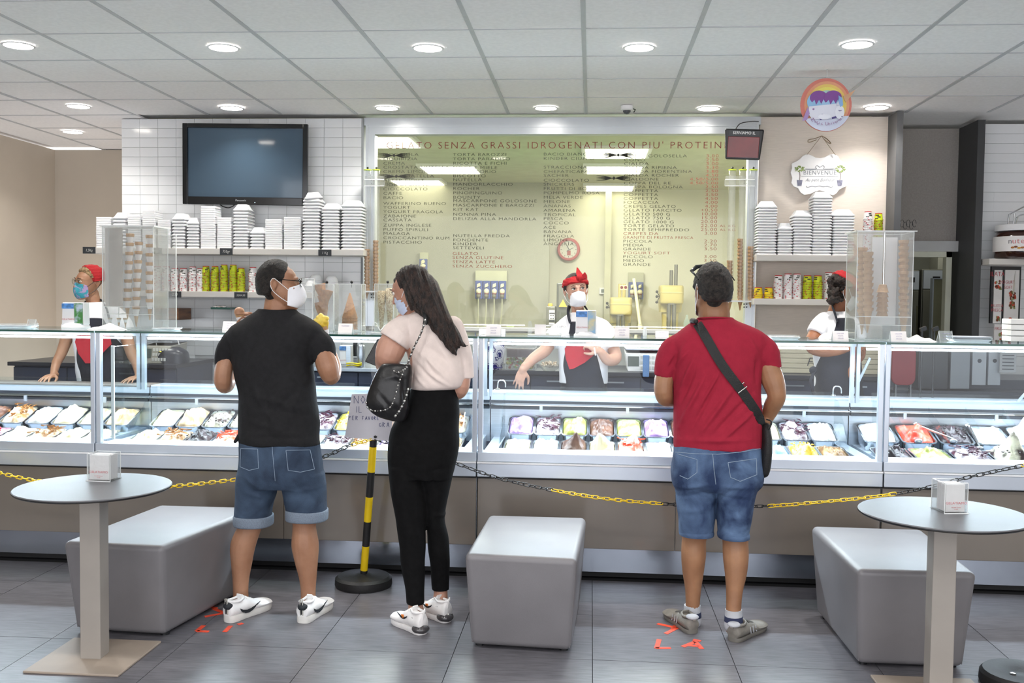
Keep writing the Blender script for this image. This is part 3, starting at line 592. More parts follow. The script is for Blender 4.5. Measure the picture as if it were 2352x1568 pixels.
def scrib(s_, x, y, h, w_=None, slant=-.06):
    G = {'N': [(0, 1, 0, 0), (0, 0, .7, 1), (.7, 1, .7, 0)], 'O': [(.35, 0, .05, .5), (.05, .5, .35, 1), (.35, 1, .7, .5), (.7, .5, .35, 0)], 'I': [(0, 0, 0, 1)], 'L': [(0, 0, 0, 1), (0, 1, .5, 1)], 'P': [(0, 0, 0, 1), (0, 0, .55, .2), (.55, .2, 0, .5)], 'E': [(0, 0, 0, 1), (0, 0, .5, 0), (0, .5, .4, .5), (0, 1, .5, 1)], 'R': [(0, 0, 0, 1), (0, 0, .55, .2), (.55, .2, 0, .5), (0, .5, .55, 1)], 'F': [(0, 0, 0, 1), (0, 0, .5, 0), (0, .5, .4, .5)], 'A': [(0, 1, .35, 0), (.35, 0, .7, 1), (.15, .6, .55, .6)], 'V': [(0, 0, .3, 1), (.3, 1, .6, 0)], 'G': [(.6, .1, .1, .3), (.1, .3, .1, .8), (.1, .8, .6, .9), (.6, .9, .6, .5)], ' ': []}
    out = []
    for ch in s_:
        out += [[(x+a*h*.85, y+b*h+(x*0)), (x+c*h*.85, y+d*h)] for a, b, c, d in G[ch]]; x += h*.9 if ch != 'I' else h*.4
    return out
pen(sg, scrib('NON', 813, 909, 17)+scrib('IL', 819, 933, 14)+scrib('PER', 801, 955, 9)+scrib('FAVORE', 832, 956, 7.6)+scrib('GRA', 870, 970, 10), 4.978, .0011, ink)
q = MB(); q.ball(at(862, 1003, 4.975), (.009, .005, .007), n=10); q.build('clip', blackp, sg)
# chain
lm_ = {}
for nm, m_ in (('k', mat('chain_black', '#19191b', .4)), ('y', mat('chain_yellow', '#eac412', .4))):
    q = MB(); pts = []
    for k in range(20):
        a = k/20*2*math.pi; pts.append(Vector((math.copysign(.0115, math.cos(a))*(1 if abs(math.cos(a)) > .01 else 0)+.0075*math.cos(a), .0085*math.sin(a)*1.0, 0)))
    q.tube(pts, .0026, 6, closed=True); lm_[nm] = q.mesh('link', m_, smooth=True)
def chain(label, pts, Yc, cols, loc):
    P = crom([[*at(x, y, Yq)] for (x, y), Yq in zip(pts, Yc)], 12); P = [Vector(p) for p in P]; t = thing('barrier_chain', label, 'chain', P[0], 'plastic barrier chains')
    s_ = 0; nxt = 0; k = 0; tot = sum((P[i+1]-P[i]).length for i in range(len(P)-1)); pitch = .030
    for i in range(len(P)-1):
        a, b = P[i], P[i+1]; L = (b-a).length
        while nxt <= s_+L:
            p = a.lerp(b, (nxt-s_)/L); d = (b-a).normalized(); fr = nxt/tot; c = [cc for f0, cc in cols if fr >= f0][-1]
            o = link('link', lm_[c], t); o.matrix_local = T(p-WL[t.name]) @ d.to_track_quat('X', 'Z').to_matrix().to_4x4() @ Matrix.Rotation(.35+(math.pi/2 if k % 2 else 0)+random.uniform(-.3, .3), 4, 'X'); nxt += pitch; k += 1
        s_ += L
chain('plastic chain of black and yellow links sagging from the pole past the man in red', [(868, 1010), (950, 1034), (1045, 1063), (1150, 1099), (1280, 1127), (1400, 1146), (1530, 1157), (1640, 1161), (1750, 1162), (1860, 1155), (2060, 1133), (2240, 1092), (2400, 1058)], [4.99, 5.03, 5.08, 5.1, 5.1, 5.1, 5.1, 5.1, 5.1, 5.1, 5.08, 5.0, 4.95], [(0, 'k'), (.275, 'y'), (.445, 'k'), (.605, 'y'), (.795, 'k'), (.965, 'y')], 0)
chain('plastic chain from the pole past the man in black', [(848, 1010), (800, 1024), (745, 1048), (640, 1082), (540, 1101), (385, 1117), (240, 1118), (100, 1106), (0, 1086), (-80, 1062)], [4.99, 5.02, 5.05, 5.1, 5.1, 5.1, 5.1, 5.1, 5.1, 5.1], [(0, 'y'), (.045, 'k'), (.24, 'y'), (.58, 'k'), (.8, 'y')], 0)
cb = az(2344, 1545, .05); t = thing('barrier_weight', 'round black rubber base with a dished top at the bottom corner', 'barrier base', (cb.x, cb.y, 0)); q = MB(); q.lathe([(.150, 0), (.154, .012), (.152, .045), (.14, .058), (.06, .052), (.045, .042), (.001, .042)], (cb.x, cb.y, 0), 40); q.build('weight', bk, t, smooth=.6)
q = MB(); q.lathe([(.012, .042), (.012, .05), (.001, .052)], (cb.x-.03, cb.y, 0), 14); q.build('screw', chrome, t, smooth=.6)
# ============================================================ shelves
shm = mat('shelf_lacquer', '#d7d3cd', .4, nz=(4, .02)); slate = mat('slate_card', '#33363a', .7); chalk = mat('chalk', '#e9e9e4', .8)
YS = 7.60
def shelf(label, x0, x1, y0, y1, Yq=YS, Yb=YW-.004):
    a = at(x0, y1, Yq); b = at(x1, y0, Yq); zc = (a.z+b.z)/2; h_ = .046; t = thing('wall_shelf', label, 'shelf', (a.x, Yq, zc))
    q = MB(); q.b2((a.x, Yq, zc-h_/2), (b.x, Yb, zc+h_/2)); q.build('board', shm, t, bevel=.002); q = MB(); q.b2((a.x+.003, Yq-.0025, zc-h_/2+.003), (b.x-.003, Yq, zc+h_/2-.003)); q.build('edge_strip', shm, t); return zc+h_/2
zA = shelf('long white upper shelf of foam boxes below the television', 205, 835, 569, 586); zB = shelf('white lower shelf of paper cups below the foam box shelf', 284, 738, 668, 684)
zC = shelf('white upper shelf of foam boxes on the wallpaper wall', 1737, 2030, 586, 600); zD = shelf('white lower shelf of paper cups on the wallpaper wall', 1731, 2030, 687, 701); zE = shelf('short white shelf holding the giant jar on the tiled wall', 2272, 2420, 594, 608, 7.9, 8.20)
foam = mat('foam_white', '#f2f3f5', .6, nz=(60, .01), sss=.05)
def prof_tray(w_, d_, hd=.05):
    q = MB(); R4 = lambda s_, z, r=.012: rr(w_*s_, d_*s_, r, z, 2)
    q.rings([R4(.97, 0), R4(1, .003), R4(1, .009), R4(.955, .0125), R4(.90, .0155), R4(.64, hd-.004), R4(.60, hd)], caps=False); n = len(R4(1, 0)); q.f.append([6*n+j for j in range(n)]); q.m.append(0); return q.mesh('foam_container', foam)
def prof_box(w_, d_, h_): q = MB(); q.rings([rr(w_*.985, d_*.985, .008, .0008, 2), rr(w_, d_, .01, .003, 2), rr(w_, d_, .01, h_-.003, 2), rr(w_*.985, d_*.985, .008, h_-.0006, 2)]); return q.mesh('foam_box', foam)
def stack(x0, x1, ytop, zb, kind, desc, off=0, pt=.0248, grp='foam containers on the shelf', tilt=0, Yq=YS):
    c0 = at((x0+x1)/2, ytop, Yq+.02); w_ = (x1-x0-1)*(Yq+.02)/FPX; top = c0.z-zb; d_ = .17 if kind == 'L' else .15
    if kind == 'L': me = prof_tray(w_, d_, .052); n = max(1, int(round((top-.052)/pt))+1); pit = (top-.052)/max(1, n-1)
    else: pit = .0172; n = int(round(top/pit)); pit = top/n; me = prof_box(w_, d_, pit)
    for i in range(n):
        o = link('foam_container' if kind == 'L' else 'foam_box', me); tp = i == n-1
        o.location = (c0.x+random.uniform(-.0015, .0015), Yq+.03+d_/2, zb+.0005+i*pit); o.rotation_euler = (0, 0, random.uniform(-.015, .015))
        if tp and tilt: o.rotation_euler = (0, -.10, tilt)
        tag(o, f'white foam {"tray" if kind=="L" else "box"}, '+('topmost of ' if tp else NTH[i]+' up in ')+desc, 'foam container', f'{grp}: {desc}'[:90])
SD = [(216, 255, 498, 'B', 'the stack by the 1,5Kg card'), (255, 289, 487, 'L', 'the tray stack beside the wall tile corner'), (289, 323, 494, 'B', 'the box stack just above the cone dispenser'), (323, 357, 482, 'B', 'the taller box stack above the cone dispenser'), (358, 391, 505, 'B', 'the box stack beside the cone dispenser'), (391, 424, 489, 'L', 'the tray stack below the television corner'), (425, 456, 499, 'L', 'the narrow tray stack beside the tall box stack'), (457, 494, 473, 'B', 'the tall box stack above the 750gr card'), (495, 531, 499, 'B', 'the box stack directly over the 750gr card'), (532, 570, 468, 'L', 'the tall tray stack beside the 750gr card'), (571, 606, 521, 'L', 'the lowest tray stack of the shelf'), (606, 648, 503, 'B', 'the wide box stack above the bearded head'), (649, 691, 498, 'B', 'the box stack with a tilted top'), (692, 735, 440, 'L', 'the tallest tray stack by the television'), (736, 780, 466, 'L', 'the tray stack over the 1 Kg card'), (781, 832, 459, 'L', 'the tray stack beside the cone tubes')]
for x0, x1, yt, k, ds in SD: stack(x0, x1, yt, zA, k, ds, tilt=.25 if yt == 440 else 0)
for x0, x1, yt, ds in [(1742, 1787, 461, 'the tray stack beside the menu window'), (1788, 1823, 511, 'the lowest tray stack on the wallpaper wall'), (1824, 1868, 482, 'the tray stack under the white plaque'), (1869, 1914, 439, 'the tallest tray stack touching the plaque'), (1915, 1965, 480, 'the tray stack beside the red cups')]: stack(x0, x1, yt, zC, 'L', ds, pt=.0215)
def card(s_, x0, y0, x1, y1, Yq, lab, sz=.03):
    a, b = at(x0, y1, Yq), at(x1, y0, Yq); q = MB(); q.b2((a.x, Yq, a.z), (b.x, Yq+.003, b.z)); o = tag(q.build('price_card', slate), lab, 'price card')
    text('handwriting', s_, T(((a.x+b.x)/2, Yq-.001, (a.z+b.z)/2-sz*.33)), sz, chalk, o, .0003, sx=.85, shear=.15)
card('1,5Kg', 190, 567, 219, 582, YS-.006, 'black card reading 1,5Kg at the shelf end'); card('500gr', 342, 569, 371, 583, YS-.006, 'black card reading 500gr half hidden by the cone dispenser'); card('750gr', 505, 570, 534, 585, YS-.006, 'black card reading 750gr on the upper shelf edge'); card('1 Kg', 731, 573, 761, 588, YS-.006, 'black card reading 1 Kg on the upper shelf edge')
card('2,50', 387, 669, 416, 683, YS-.006, 'black card reading 2,50 on the lower shelf'); card('3,50/4,50', 538, 671, 568, 685, YS-.006, 'black card reading 3,50/4,50 below the lime cups', .022)
# paper cups
CUPM = {'white': mat('cup_white', '#f4f1ef', .5), 'lime': mat('cup_lime', '#d4e01c', .45), 'yellow': mat('cup_yellow', '#f0d21c', .45)}
cred = mat('cup_red', '#c3222c', .5); cdark = mat('cup_dark', '#3b3a2a', .5); wafer = mat('wafer', '#bd966c', .7, nz=(60, .12), bump=(120, .3))
CUPS = {}
for k, m_ in CUPM.items():
    q = MB(); q.lathe([(.0335, 0), (.0345, .0015), (.0335, .003), (.032, .004), (.0255, .056), (.0235, .056), (.001, .0545)], n=16, mf=lambda i, k=k: (1 if i in (5,) else 0), caps=False)
    q.lathe([(.0262, .050), (.0259, .0565), (.0245, .0567)], n=16, m=1, caps=False)
    if k != 'white': q.lathe([(.0343, .0028), (.0335, .0045)], n=16, m=2, caps=False)
    for a in (0, 2.1, 4.2): q.box((.0345*math.cos(a), .0345*math.sin(a), .0065), (.002, .010, .005), 1, rz=a)
    q.box((.0, -.0292, .040), (.022, .002, .007), 2, M=Matrix.Rotation(.13, 4, 'X'))
    CUPS[k] = q.mesh('paper_cup', [m_, cred, cdark], smooth=.7)
NC = [0]
def cups(xc, ytop, zb, kind, desc, Yq=YS+.05, pt=.0125, sc=1.0):
    c0 = at(xc, ytop, Yq); n = max(1, int((c0.z-zb-.0565*sc)/(pt*sc))+1)
    for i in range(n):
        if NC[0] >= 298: break
        NC[0] += 1; o = link('paper_cup', CUPS[kind]); o.location = (c0.x+random.uniform(-.001, .001), Yq, zb+.0006+i*pt*sc); o.rotation_euler = (0, 0, random.uniform(-.9, .9)); o.scale = (sc,)*3
        tag(o, f'{ {"white":"white cup","lime":"lime cup","yellow":"yellow cup"}[kind]} {"topping" if i==n-1 else NTH[i]+" up in"} {desc}', 'paper cup', f'paper cups: {desc}'[:90])
for i, (x, yt) in enumerate([(362, 611), (382, 612), (402, 615), (422, 613), (443, 609), (461, 616)]): cups(x, yt, zB, 'white', ['the white stack beside the cone dispenser', 'the second white stack from the dispenser', 'the white stack above the 2,50 card', 'the white stack beside the 2,50 card', 'the tallest white stack on the lower shelf', 'the white stack touching the lime cups'][i])
for i, (x, yt) in enumerate([(473, 611), (494, 610), (515, 606), (536, 606), (554, 612)]): cups(x, yt, zB, 'lime', ['the first lime stack on the long lower shelf', 'the lime stack with a red heart', 'the middle lime stack of the long shelf', 'the lime stack over the 3,50/4,50 card', 'the last lime stack of the long shelf'][i], sc=.97)
cups(581, 613, zB, 'white', 'the white stack beside the bearded head'); 
for i, (x, yt) in enumerate([(1788, 629), (1810, 628), (1831, 625), (1904, 624)]): cups(x, yt, zD, 'white', ['the stack next to the yellow cups', 'the second white stack by the wallpaper', 'the white stack beside the lime stacks', 'the white stack above the red headscarf'][i], sc=1.05)
for i, (x, yt) in enumerate([(1855, 632), (1879, 629)]): cups(x, yt, zD, 'lime', ['the first lime stack on the wallpaper wall', 'the second lime stack on the wallpaper wall'][i], sc=1.06)
for i, (x, yt) in enumerate([(1742, 658), (1766, 659)]): cups(x, yt, zD, 'yellow', ['the small yellow stack beside the window', 'the second small yellow stack'][i], sc=1.05)
cups(1994, 484, zC, 'white', 'the stack beside the dark slab', sc=1.0); cups(2018, 488, zC, 'lime', 'the stack touching the dark slab', sc=1.0)
# foam bowls
q = MB(); q.lathe([(.05, 0), (.051, .004), (.048, .006), (.044, .025), (.030, .045), (.001, .048)], n=22, caps=False); bw = q.mesh('foam_bowl', foam, smooth=True)
for j, (x, yt, n) in enumerate([(702, 622, 7), (726, 610, 9), (762, 615, 8), (716, 636, 5)]):
    for i in range(n):
        c0 = at(x, yt, YS+.09+.04*(j == 3)*-1); o = link('foam_bowl', bw); o.location = (c0.x, c0.y, zB+.001+i*.012); tag(o, 'white foam bowl, '+('topmost in' if i == n-1 else NTH[i]+' up in')+[' the bowl stack by the mask', ' the tallest bowl stack', ' the bowl stack by the knobbed box', ' the front bowl stack'][j], 'foam bowl', 'foam bowls at the shelf end, stack '+ORD[j])
# extra things by the red cups: slinky ties
q = MB()
for k in range(7): a = at(2058+k*7, 513+(k % 2)*5, 7.75); q.tube([a+Vector((.014*math.cos(u*.7), 0, .028*math.sin(u*.7))) for u in range(9)], .002, 5)
tag(q.build('cord_coil', blackp), 'black coiled cord hanging over the pale rail beside the dark slab', 'cord')
# ============================================================ television
t = thing('television', 'large dark flat television mounted on the white tiled wall', 'television', at(564, 378, 7.74)); tc0 = WL[t.name]
M = T(tc0) @ Matrix.Rotation(.03, 4, 'X') @ Matrix.Rotation(0.012, 4, 'Y')
hw, hh = .510, .320; gloss = mat('piano_black', '#141619', .12)
q = MB(); q.box(M @ Vector((0, .03, 0)), (2*hw-.04, .06, 2*hh-.06), M=M); q.build('back_shell', blackp, t, bevel=.01)
q = MB()
for a, b in (((-hw, 0), (-hw+.04, 2*hh)), ((hw-.04, 0), (hw, 2*hh)), ((-hw+.04, 2*hh-.035), (hw-.04, 2*hh)), ((-hw+.04, 0), (hw-.04, .062))): q.box(M @ Vector(((a[0]+b[0])/2, -.008, (a[1]+b[1])/2-hh)), (b[0]-a[0], .03, b[1]-a[1]), M=M)
q.build('bezel', gloss, t, bevel=.004)
q = MB(); q.box(M @ Vector((0, .004, .0135)), (2*hw-.078, .01, 2*hh-.097), M=M); q.build('screen', mat('tv_screen', '#3a4a58', .06, nz=(1, .05), emit=('#3e5264', .13)), t)  # blue-grey room reflection put into the screen's colour and weak glow
text('brand_lettering', 'Panasonic', M @ T((-.03, -.025, -hh+.028)), .022, mat('logo_grey', '#b8bcc0', .4), t, .0004)
q = MB(); q.ball(M @ Vector((.085, -.024, -hh+.02)), .003, n=8); q.build('power_light', mat('led_w', '#ddffff', .4, emit=('#cfeaff', 2)), t)
q = MB(); q.tube([at(503, 468, 7.8), at(512, 474, 7.8), at(525, 477, 7.8), at(537, 472, 7.8), at(541, 466, 7.8)], .004, 8, k=4); q.build('cable', blackp, t, smooth=1)
# ============================================================ queue display
c0 = at(1707, 332, 7.45); t = thing('queue_display', 'black take-a-number screen reading SERVIAMO IL above the menu corner', 'queue display', c0); M = T(c0) @ Matrix.Rotation(-.12, 4, 'Z') @ Matrix.Rotation(.05, 4, 'Y') @ Matrix.Rotation(.12, 4, 'X')
q = MB(); q.add([M @ Vector(p) for p in ((-.142, -.05, .112), (.142, -.05, .112), (.125, -.05, -.112), (-.125, -.05, -.112), (-.12, .05, .10), (.14, .05, .10), (.13, .05, -.10), (-.10, .05, -.10))], [[0, 1, 2, 3], [4, 5, 6, 7][::-1], [0, 4, 5, 1], [1, 5, 6, 2], [2, 6, 7, 3], [3, 7, 4, 0]]); q.build('casing', blackp, t, bevel=.012, seg=3)
q = MB(); q.box(M @ Vector((0, -.052, -.02)), (.225, .006, .15), M=M); q.build('screen', mat('red_screen', '#5c1010', .1, nz=(6, .3), emit=('#8a1010', .12)), t, bevel=.003)
q = MB(); q.box(M @ Vector((0, -.053, .082)), (.215, .006, .034), M=M); q.build('header_strip', mat('header_grey', '#3a3c3e', .4), t)
text('lettering', 'SERVIAMO IL', M @ T((0, -.0575, .0725)), .029, mat('letter_white', '#f2f2f0', .5, emit=('#ffffff', .25)), t, .0004, sx=.98)
q = MB(); q.tube([at(1688, 300, 7.5), at(1700, 284, 7.6), at(1725, 279, 7.7), at(1742, 279, 7.8)], .0035, 8, k=5); q.build('cable', blackp, t, smooth=1); q = MB(); q.cyl(M @ Vector((0, .05, 0)), M @ Vector((0.02, .36, .02)), .012); q.build('bracket', blackp, t)
# ============================================================ plaque
def poly(px, py, pts, Yq, k): c = at(px, py, Yq); return c, [(x*k*Yq/FPX, -y*k*Yq/FPX) for x, y in pts]
oc = [(-45,-33),(-38,-41),(-29,-45),(-19,-42),(-10,-37),(0,-36),(10,-38),(21,-44),(31,-45),(39,-40),(44,-31),(52,-27),(63,-24),(61,-14),(64,-4),(61,7),(63,17),(60,26),(51,30),(43,34),(38,42),(30,47),(20,44),(10,38),(0,36),(-10,39),(-20,44),(-33,46),(-41,41),(-47,31),(-57,27),(-62,19),(-60,8),(-64,-3),(-61,-14),(-62,-24),(-53,-28)]
c0, pl = poly(1883, 400, oc, 7.84, 1); plw = mat('plaque_white', '#f1f1f2', .6); pgr = mat('print_grey', '#7f848c', .7)
t = thing('welcome_plaque', 'white scalloped wooden plaque reading BIENVENUE on the wallpaper wall', 'plaque', c0)
q = MB(); q.prism([(x*1.0, z) for x, z in pl], T(c0), .016); q.build('board', plw, t, bevel=.002)
text('lettering', 'BIENVENUE', T(c0+Vector((0, -.002, -.004))), .047, pgr, t, .0003, sx=.95, sp=1.12); text('lettering', 'Au petit Bonheur', T(c0+Vector((0, -.002, -.055))), .034, pgr, t, .0003, sx=.9, shear=.4)
q = MB()
for z in (.034, -.016): q.box(c0+Vector((0, -.001, z)), (.28, .0015, .0025))
for s1 in (-1, 1):
    q.tube([c0+Vector((s1*x, -.002, z)) for x, z in ((.0, .052), (.02, .066), (.035, .055), (.025, .042), (.06, .04), (.11, .042))], .0016, 5, k=4); q.tube([c0+Vector((s1*x, -.002, z)) for x, z in ((.0, -.088), (.03, -.096), (.06, -.092), (.09, -.10), (.1, -.09))], .0016, 5, k=4)
q.build('scroll_print', pgr, t)
for s1 in (-1, 1):
    p0 = c0+Vector((s1*.152, -.002, 0)); q = MB(); q.prism([(-.022, -.045), (.022, -.045), (.015, -.09), (-.015, -.09)], T(p0), .0015); q.build('printed_pot', mat('pot_print', '#7f8094', .7, nz=(60, .2)), t)
    q = MB(); q.tube([p0+Vector((0, 0, -.045)), p0+Vector((.002, 0, -.01)), p0+Vector((-.002, 0, .02))], .002, 5); q.build('printed_trunk', mat('trunk_print', '#6b4e42', .8), t)
    q = MB()
    for k in range(36): a, b = random.uniform(0, 6.28), random.uniform(.1, 1)**.5*.035; q.ball(p0+Vector((b*1.1*math.cos(a), 0, .04+b*.75*math.sin(a))), (.0065, .001, .0045), n=6)
    tag(q.build('printed_leaves', mat('leaf_print', '#8fa264', .8, nz=(90, .3)), t), kind='stuff')
rib = mat('linen_ribbon', '#a2937d', .8, bump=(300, .2)); q = MB(); top = at(1887, 312, 7.82)
for a in ((1853, 356), (1919, 356)): q.tube([top, at(*a, 7.82)], .006, 6, flat=.3)
for pts in (((1887, 312), (1872, 318), (1857, 321), (1858, 327), (1875, 321)), ((1887, 312), (1898, 318), (1908, 328), (1905, 329), (1893, 320))): q.tube([at(*p, 7.81) for p in pts], .009, 6, k=3, flat=.35)
q.build('ribbon', rib, t, smooth=1)
# ============================================================ hanging rainbow disc
YU = 6.3; c0 = at(1897, 241, YU); t = thing('hanging_disc', 'round cardboard rainbow disc with a unicorn hanging from the ceiling', 'hanging sign', c0); u = YU/FPX
def P2(pts, name, col, lay, th=.0012): q = MB(); q.prism([(x*u, -y*u) for x, y in pts], T(c0+Vector((0, -lay*.0013, 0))), th); return q.build(name, mat('disc_'+col.strip('#'), col, .6), t)
def circ(cx, cy, rx, ry, n=40, a0=0, a1=2*math.pi): return [(cx+rx*math.cos(a0+(a1-a0)*i/(n-1)), cy+ry*math.sin(a0+(a1-a0)*i/(n-1))) for i in range(n)]
def tilt(pts, a=-.12): return [(x*math.cos(a)-y*math.sin(a), x*math.sin(a)+y*math.cos(a)) for x, y in pts]
P2(tilt(circ(0, 0, 56, 59)), 'board', '#c9766a', 0, .003)
for i, (r, col) in enumerate(((49, '#d99a78'), (43, '#e2c46a'), (37, '#e6dc6c'), (30, '#a9cfc8'))): P2(tilt(circ(2, 0, r, r*1.06)), 'rainbow_band', col, 1+i)
P2(tilt(circ(0, 0, 55, 58, 24, .55, 2.7)), 'cloud', '#c5cce0', 6); 
P2(circ(-20, -6, 22, 22, 24)+[], 'scoop', '#8fbbe0', 7); P2(circ(12, -6, 22, 22, 24), 'scoop', '#9cc4e6', 8)
for kk, cx in enumerate((-17, 14)): P2(circ(cx, -16, 19, 15, 20, math.pi, 2*math.pi)+[(cx+19, -12), (cx+15, -4), (cx+11, -12), (cx+6, -2), (cx+1, -11), (cx-5, 0), (cx-9, -11), (cx-14, -5), (cx-19, -12)], 'purple_icing', '#7b4592', 9+kk)
P2([(-38, 4), (24, -2), (30, 10), (22, 30), (-30, 33), (-38, 22)], 'unicorn_body', '#d3d6e4', 11); P2(circ(29, 17, 10, 15, 20), 'unicorn_head', '#dcdfeb', 14); P2([(20, 2), (25, -7), (29, 3)], 'ear', '#c9cddd', 15); P2(circ(-4, 27, 14, 6, 18), 'foreleg', '#dcdfeb', 14); P2([(26, 12), (29, 14), (33, 12), (33, 13.5), (29, 15.5), (26, 13.5)], 'closed_eye', '#4b4580', 16); P2(circ(34, 27, 1.4, 1.4, 8), 'nostril', '#4b4580', 16); P2(circ(-28, 10, 2.2, 2.2, 10), 'spot', '#8f6a9c', 12); P2([(36, -18), (62, -32), (42, -4)], 'horn', '#c59a7a', 12); P2([(25, -20), (34, -14), (36, 2), (30, 6), (26, -4)], 'mane', '#7fa7d6', 15); P2([(-40, 4), (-46, 20), (-52, 36), (-42, 34), (-36, 20)], 'tail', '#a286b8', 12)
P2([(-12, 22), (-7, 20), (-10, 34), (-14, 34)], 'hoof', '#4b4580', 12); P2([(12, 28), (24, 25), (25, 29), (13, 32)], 'hoof', '#4b4580', 12)
for i, ch in enumerate('Magic Unicorn'):
    a = math.radians(128-(i)*6.6); r = 44*u; p = c0+Vector((r*math.cos(a)*1.0, -.0200, -r*math.sin(a)*1.02-.004)); 
    if ch != ' ': text('letter', ch, T(p) @ Matrix.Rotation(-(a-math.pi/2), 4, 'Y'), .030, mat('letter_purple', '#8a4a86', .6), t, .0003)
q = MB(); q.tube([c0+Vector((0, 0, 59*u)), at(1900, 158, YU)], .0012, 5); q.tube([at(1900, 150, YU), az(1899, 100, HC) if 0 else Vector((at(1899, 100, YU).x, YU, HC))], .0012, 5); q.build('thread', ACE, t); q = MB(); q.box(at(1900, 155, YU), (.012, .003, .03)); q.build('clip', AC, t)
# ============================================================ things on the case tops
def bpx(q, px0, py0, px1, py1, Yq, d, m=0):   # box whose front face spans a picture rectangle at depth Yq
    a, b = at(px0, py1, Yq), at(px1, py0, Yq); q.b2((a.x, Yq, a.z), (b.x, Yq+d, b.z), m); return a, b
def on_top(px, Yq): p = at(px, 770, Yq); return Vector((p.x, Yq, TOPZ+.0005))
def acr(t, x0, x1, y0, y1, z0, z1, th=.003, top=True, bottom=True):
    L_ = [((x0, y0, z0), (x1, y0+th, z1)), ((x0, y1-th, z0), (x1, y1, z1)), ((x0, y0+th, z0), (x0+th, y1-th, z1)), ((x1-th, y0+th, z0), (x1, y1-th, z1))]
    if bottom: L_.append(((x0-.004, y0-.004, z0), (x1+.004, y1+.004, z0+.004)))
    for a, b in L_: q = MB(); q.b2(a, b); q.build('acrylic_panel', AC, t)
    q = MB(); e = .0016
    for x in (x0, x1):
        for y in (y0, y1): q.b2((x-e, y-e, z0), (x+e, y+e, z1))
    for z in ((z0, z1) if top else (z0,)):
        for y in (y0, y1): q.b2((x0, y-e, z-e), (x1, y+e, z+e))
        for x in (x0, x1): q.b2((x-e, y0, z-e), (x+e, y1, z+e))
    q.build('panel_edge', ACE, t)
def cone_mesh(nm, R1, h_, mats, sleeve=None, n=18):
    q = MB(); pr = [(R1, h_), (R1*1.03, h_-.004), (R1*1.0, h_-.014)]
    q.lathe([(.003, 0), (R1*.80, h_-.022), (R1*.98, h_-.018), (R1*1.0, h_-.014), (R1*1.05, h_-.006), (R1*1.02, h_), (R1*.93, h_), (R1*.75, h_-.03), (.002, .02)], n=n, caps=False)
    if sleeve: q.lathe([(R1*.16, h_*.15), (R1*.92, h_-.017)], n=n, m=1, caps=False)
    return q.mesh(nm, mats, smooth=.7)
paper = mat('sleeve_paper', '#eeeaea', .7)
# left dispenser of sleeved cones
A0 = at(240, 770, 5.62); B0 = at(356, 770, 5.62); x0, x1 = A0.x, B0.x; zt = at(300, 520, 5.6).z
t = thing('cone_dispenser', 'tall clear acrylic dispenser of paper-sleeved cones beside the spectacled woman', 'cone dispenser', ((x0+x1)/2, 5.67, TOPZ))
acr(t, x0, x1, 5.60, 5.80, TOPZ+.001, zt); q = MB(); q.b2((x0-.012, 5.585, zt), (x1+.012, 5.815, zt+.006)); q.build('lid', AC, t); q = MB(); q.b2((x0-.013, 5.584, zt), (x1+.013, 5.587, zt+.006)); q.b2((x0-.013, 5.584, zt), (x0-.010, 5.815, zt+.006)); q.b2((x1+.010, 5.584, zt), (x1+.013, 5.815, zt+.006)); q.build('lid_edge', ACE, t)
zs = at(300, 705, 5.6).z; zs2 = at(300, 722, 5.6).z
for z in (zs, zs2): q = MB(); q.b2((x0+.004, 5.604, z), (x1-.004, 5.796, z+.003)); q.build('cone_shelf', AC, t); q = MB(); q.b2((x0+.004, 5.6005, z), (x1-.004, 5.603, z+.003)); q.build('shelf_edge', ACE, t)
q = MB(); a, b = bpx(q, 242, 524, 281, 703, 5.64, .003); q.build('mirror_sheet', mat('mirror_sheet', '#d8d8d8', .12, .9, nz=(2, .05), bump=(14, .12)), t)
cs = cone_mesh('sleeved_cone', .0225, .125, [wafer, paper], True)
for j, (px, py, n, yq, lab) in enumerate([(299, 538, 8, 5.68, 'the near column by the mirror sheet'), (319, 557, 8, 5.74, 'the middle column'), (344, 541, 8, 5.66, 'the column beside the plexiglass')]):
    for i in range(n):
        p = at(px-i*.9*(j < 2), py+i*21, yq); o = link('sleeved_cone', cs); o.location = (p.x, yq, p.z-.125+.004); tag(o, f'white-sleeved cone, {NTH[i]} from the top, in {lab}', 'ice cream cone', 'sleeved cones, '+lab)
for j, px in enumerate((253, 273, 288)): p = at(px, 739, 5.72); o = link('cone_tip', cs); o.location = (p.x, 5.72, TOPZ+.006); o.scale = (.55, .55, .45); tag(o, f'small wafer cone tip, {NTH[j]} from the mirror side, in the bottom tray', 'ice cream cone', 'cone tips in the bottom tray')
# right dispenser
x0, x1 = at(1962, 770, 5.62).x, at(2090, 770, 5.62).x; zt = at(2030, 532, 5.6).z
t = thing('cone_dispenser', 'tall clear acrylic dispenser of brown wafer cones before the dark slab', 'cone dispenser', ((x0+x1)/2, 5.67, TOPZ))
acr(t, x0, x1, 5.60, 5.82, TOPZ+.001, zt); q = MB(); q.b2((x0-.012, 5.585, zt), (x1+.012, 5.835, zt+.006)); q.build('lid', AC, t); q = MB(); q.b2((x0-.013, 5.584, zt), (x1+.013, 5.587, zt+.006)); q.b2((x0-.013, 5.584, zt), (x0-.010, 5.835, zt+.006)); q.build('lid_edge', ACE, t)
zs = at(2030, 728, 5.6).z; zs2 = at(2030, 747, 5.6).z
for z in (zs, zs2): q = MB(); q.b2((x0+.004, 5.604, z), (x1-.004, 5.816, z+.003)); q.build('cone_shelf', AC, t); q = MB(); q.b2((x0+.004, 5.6005, z), (x1-.004, 5.603, z+.003)); q.build('shelf_edge', ACE, t)
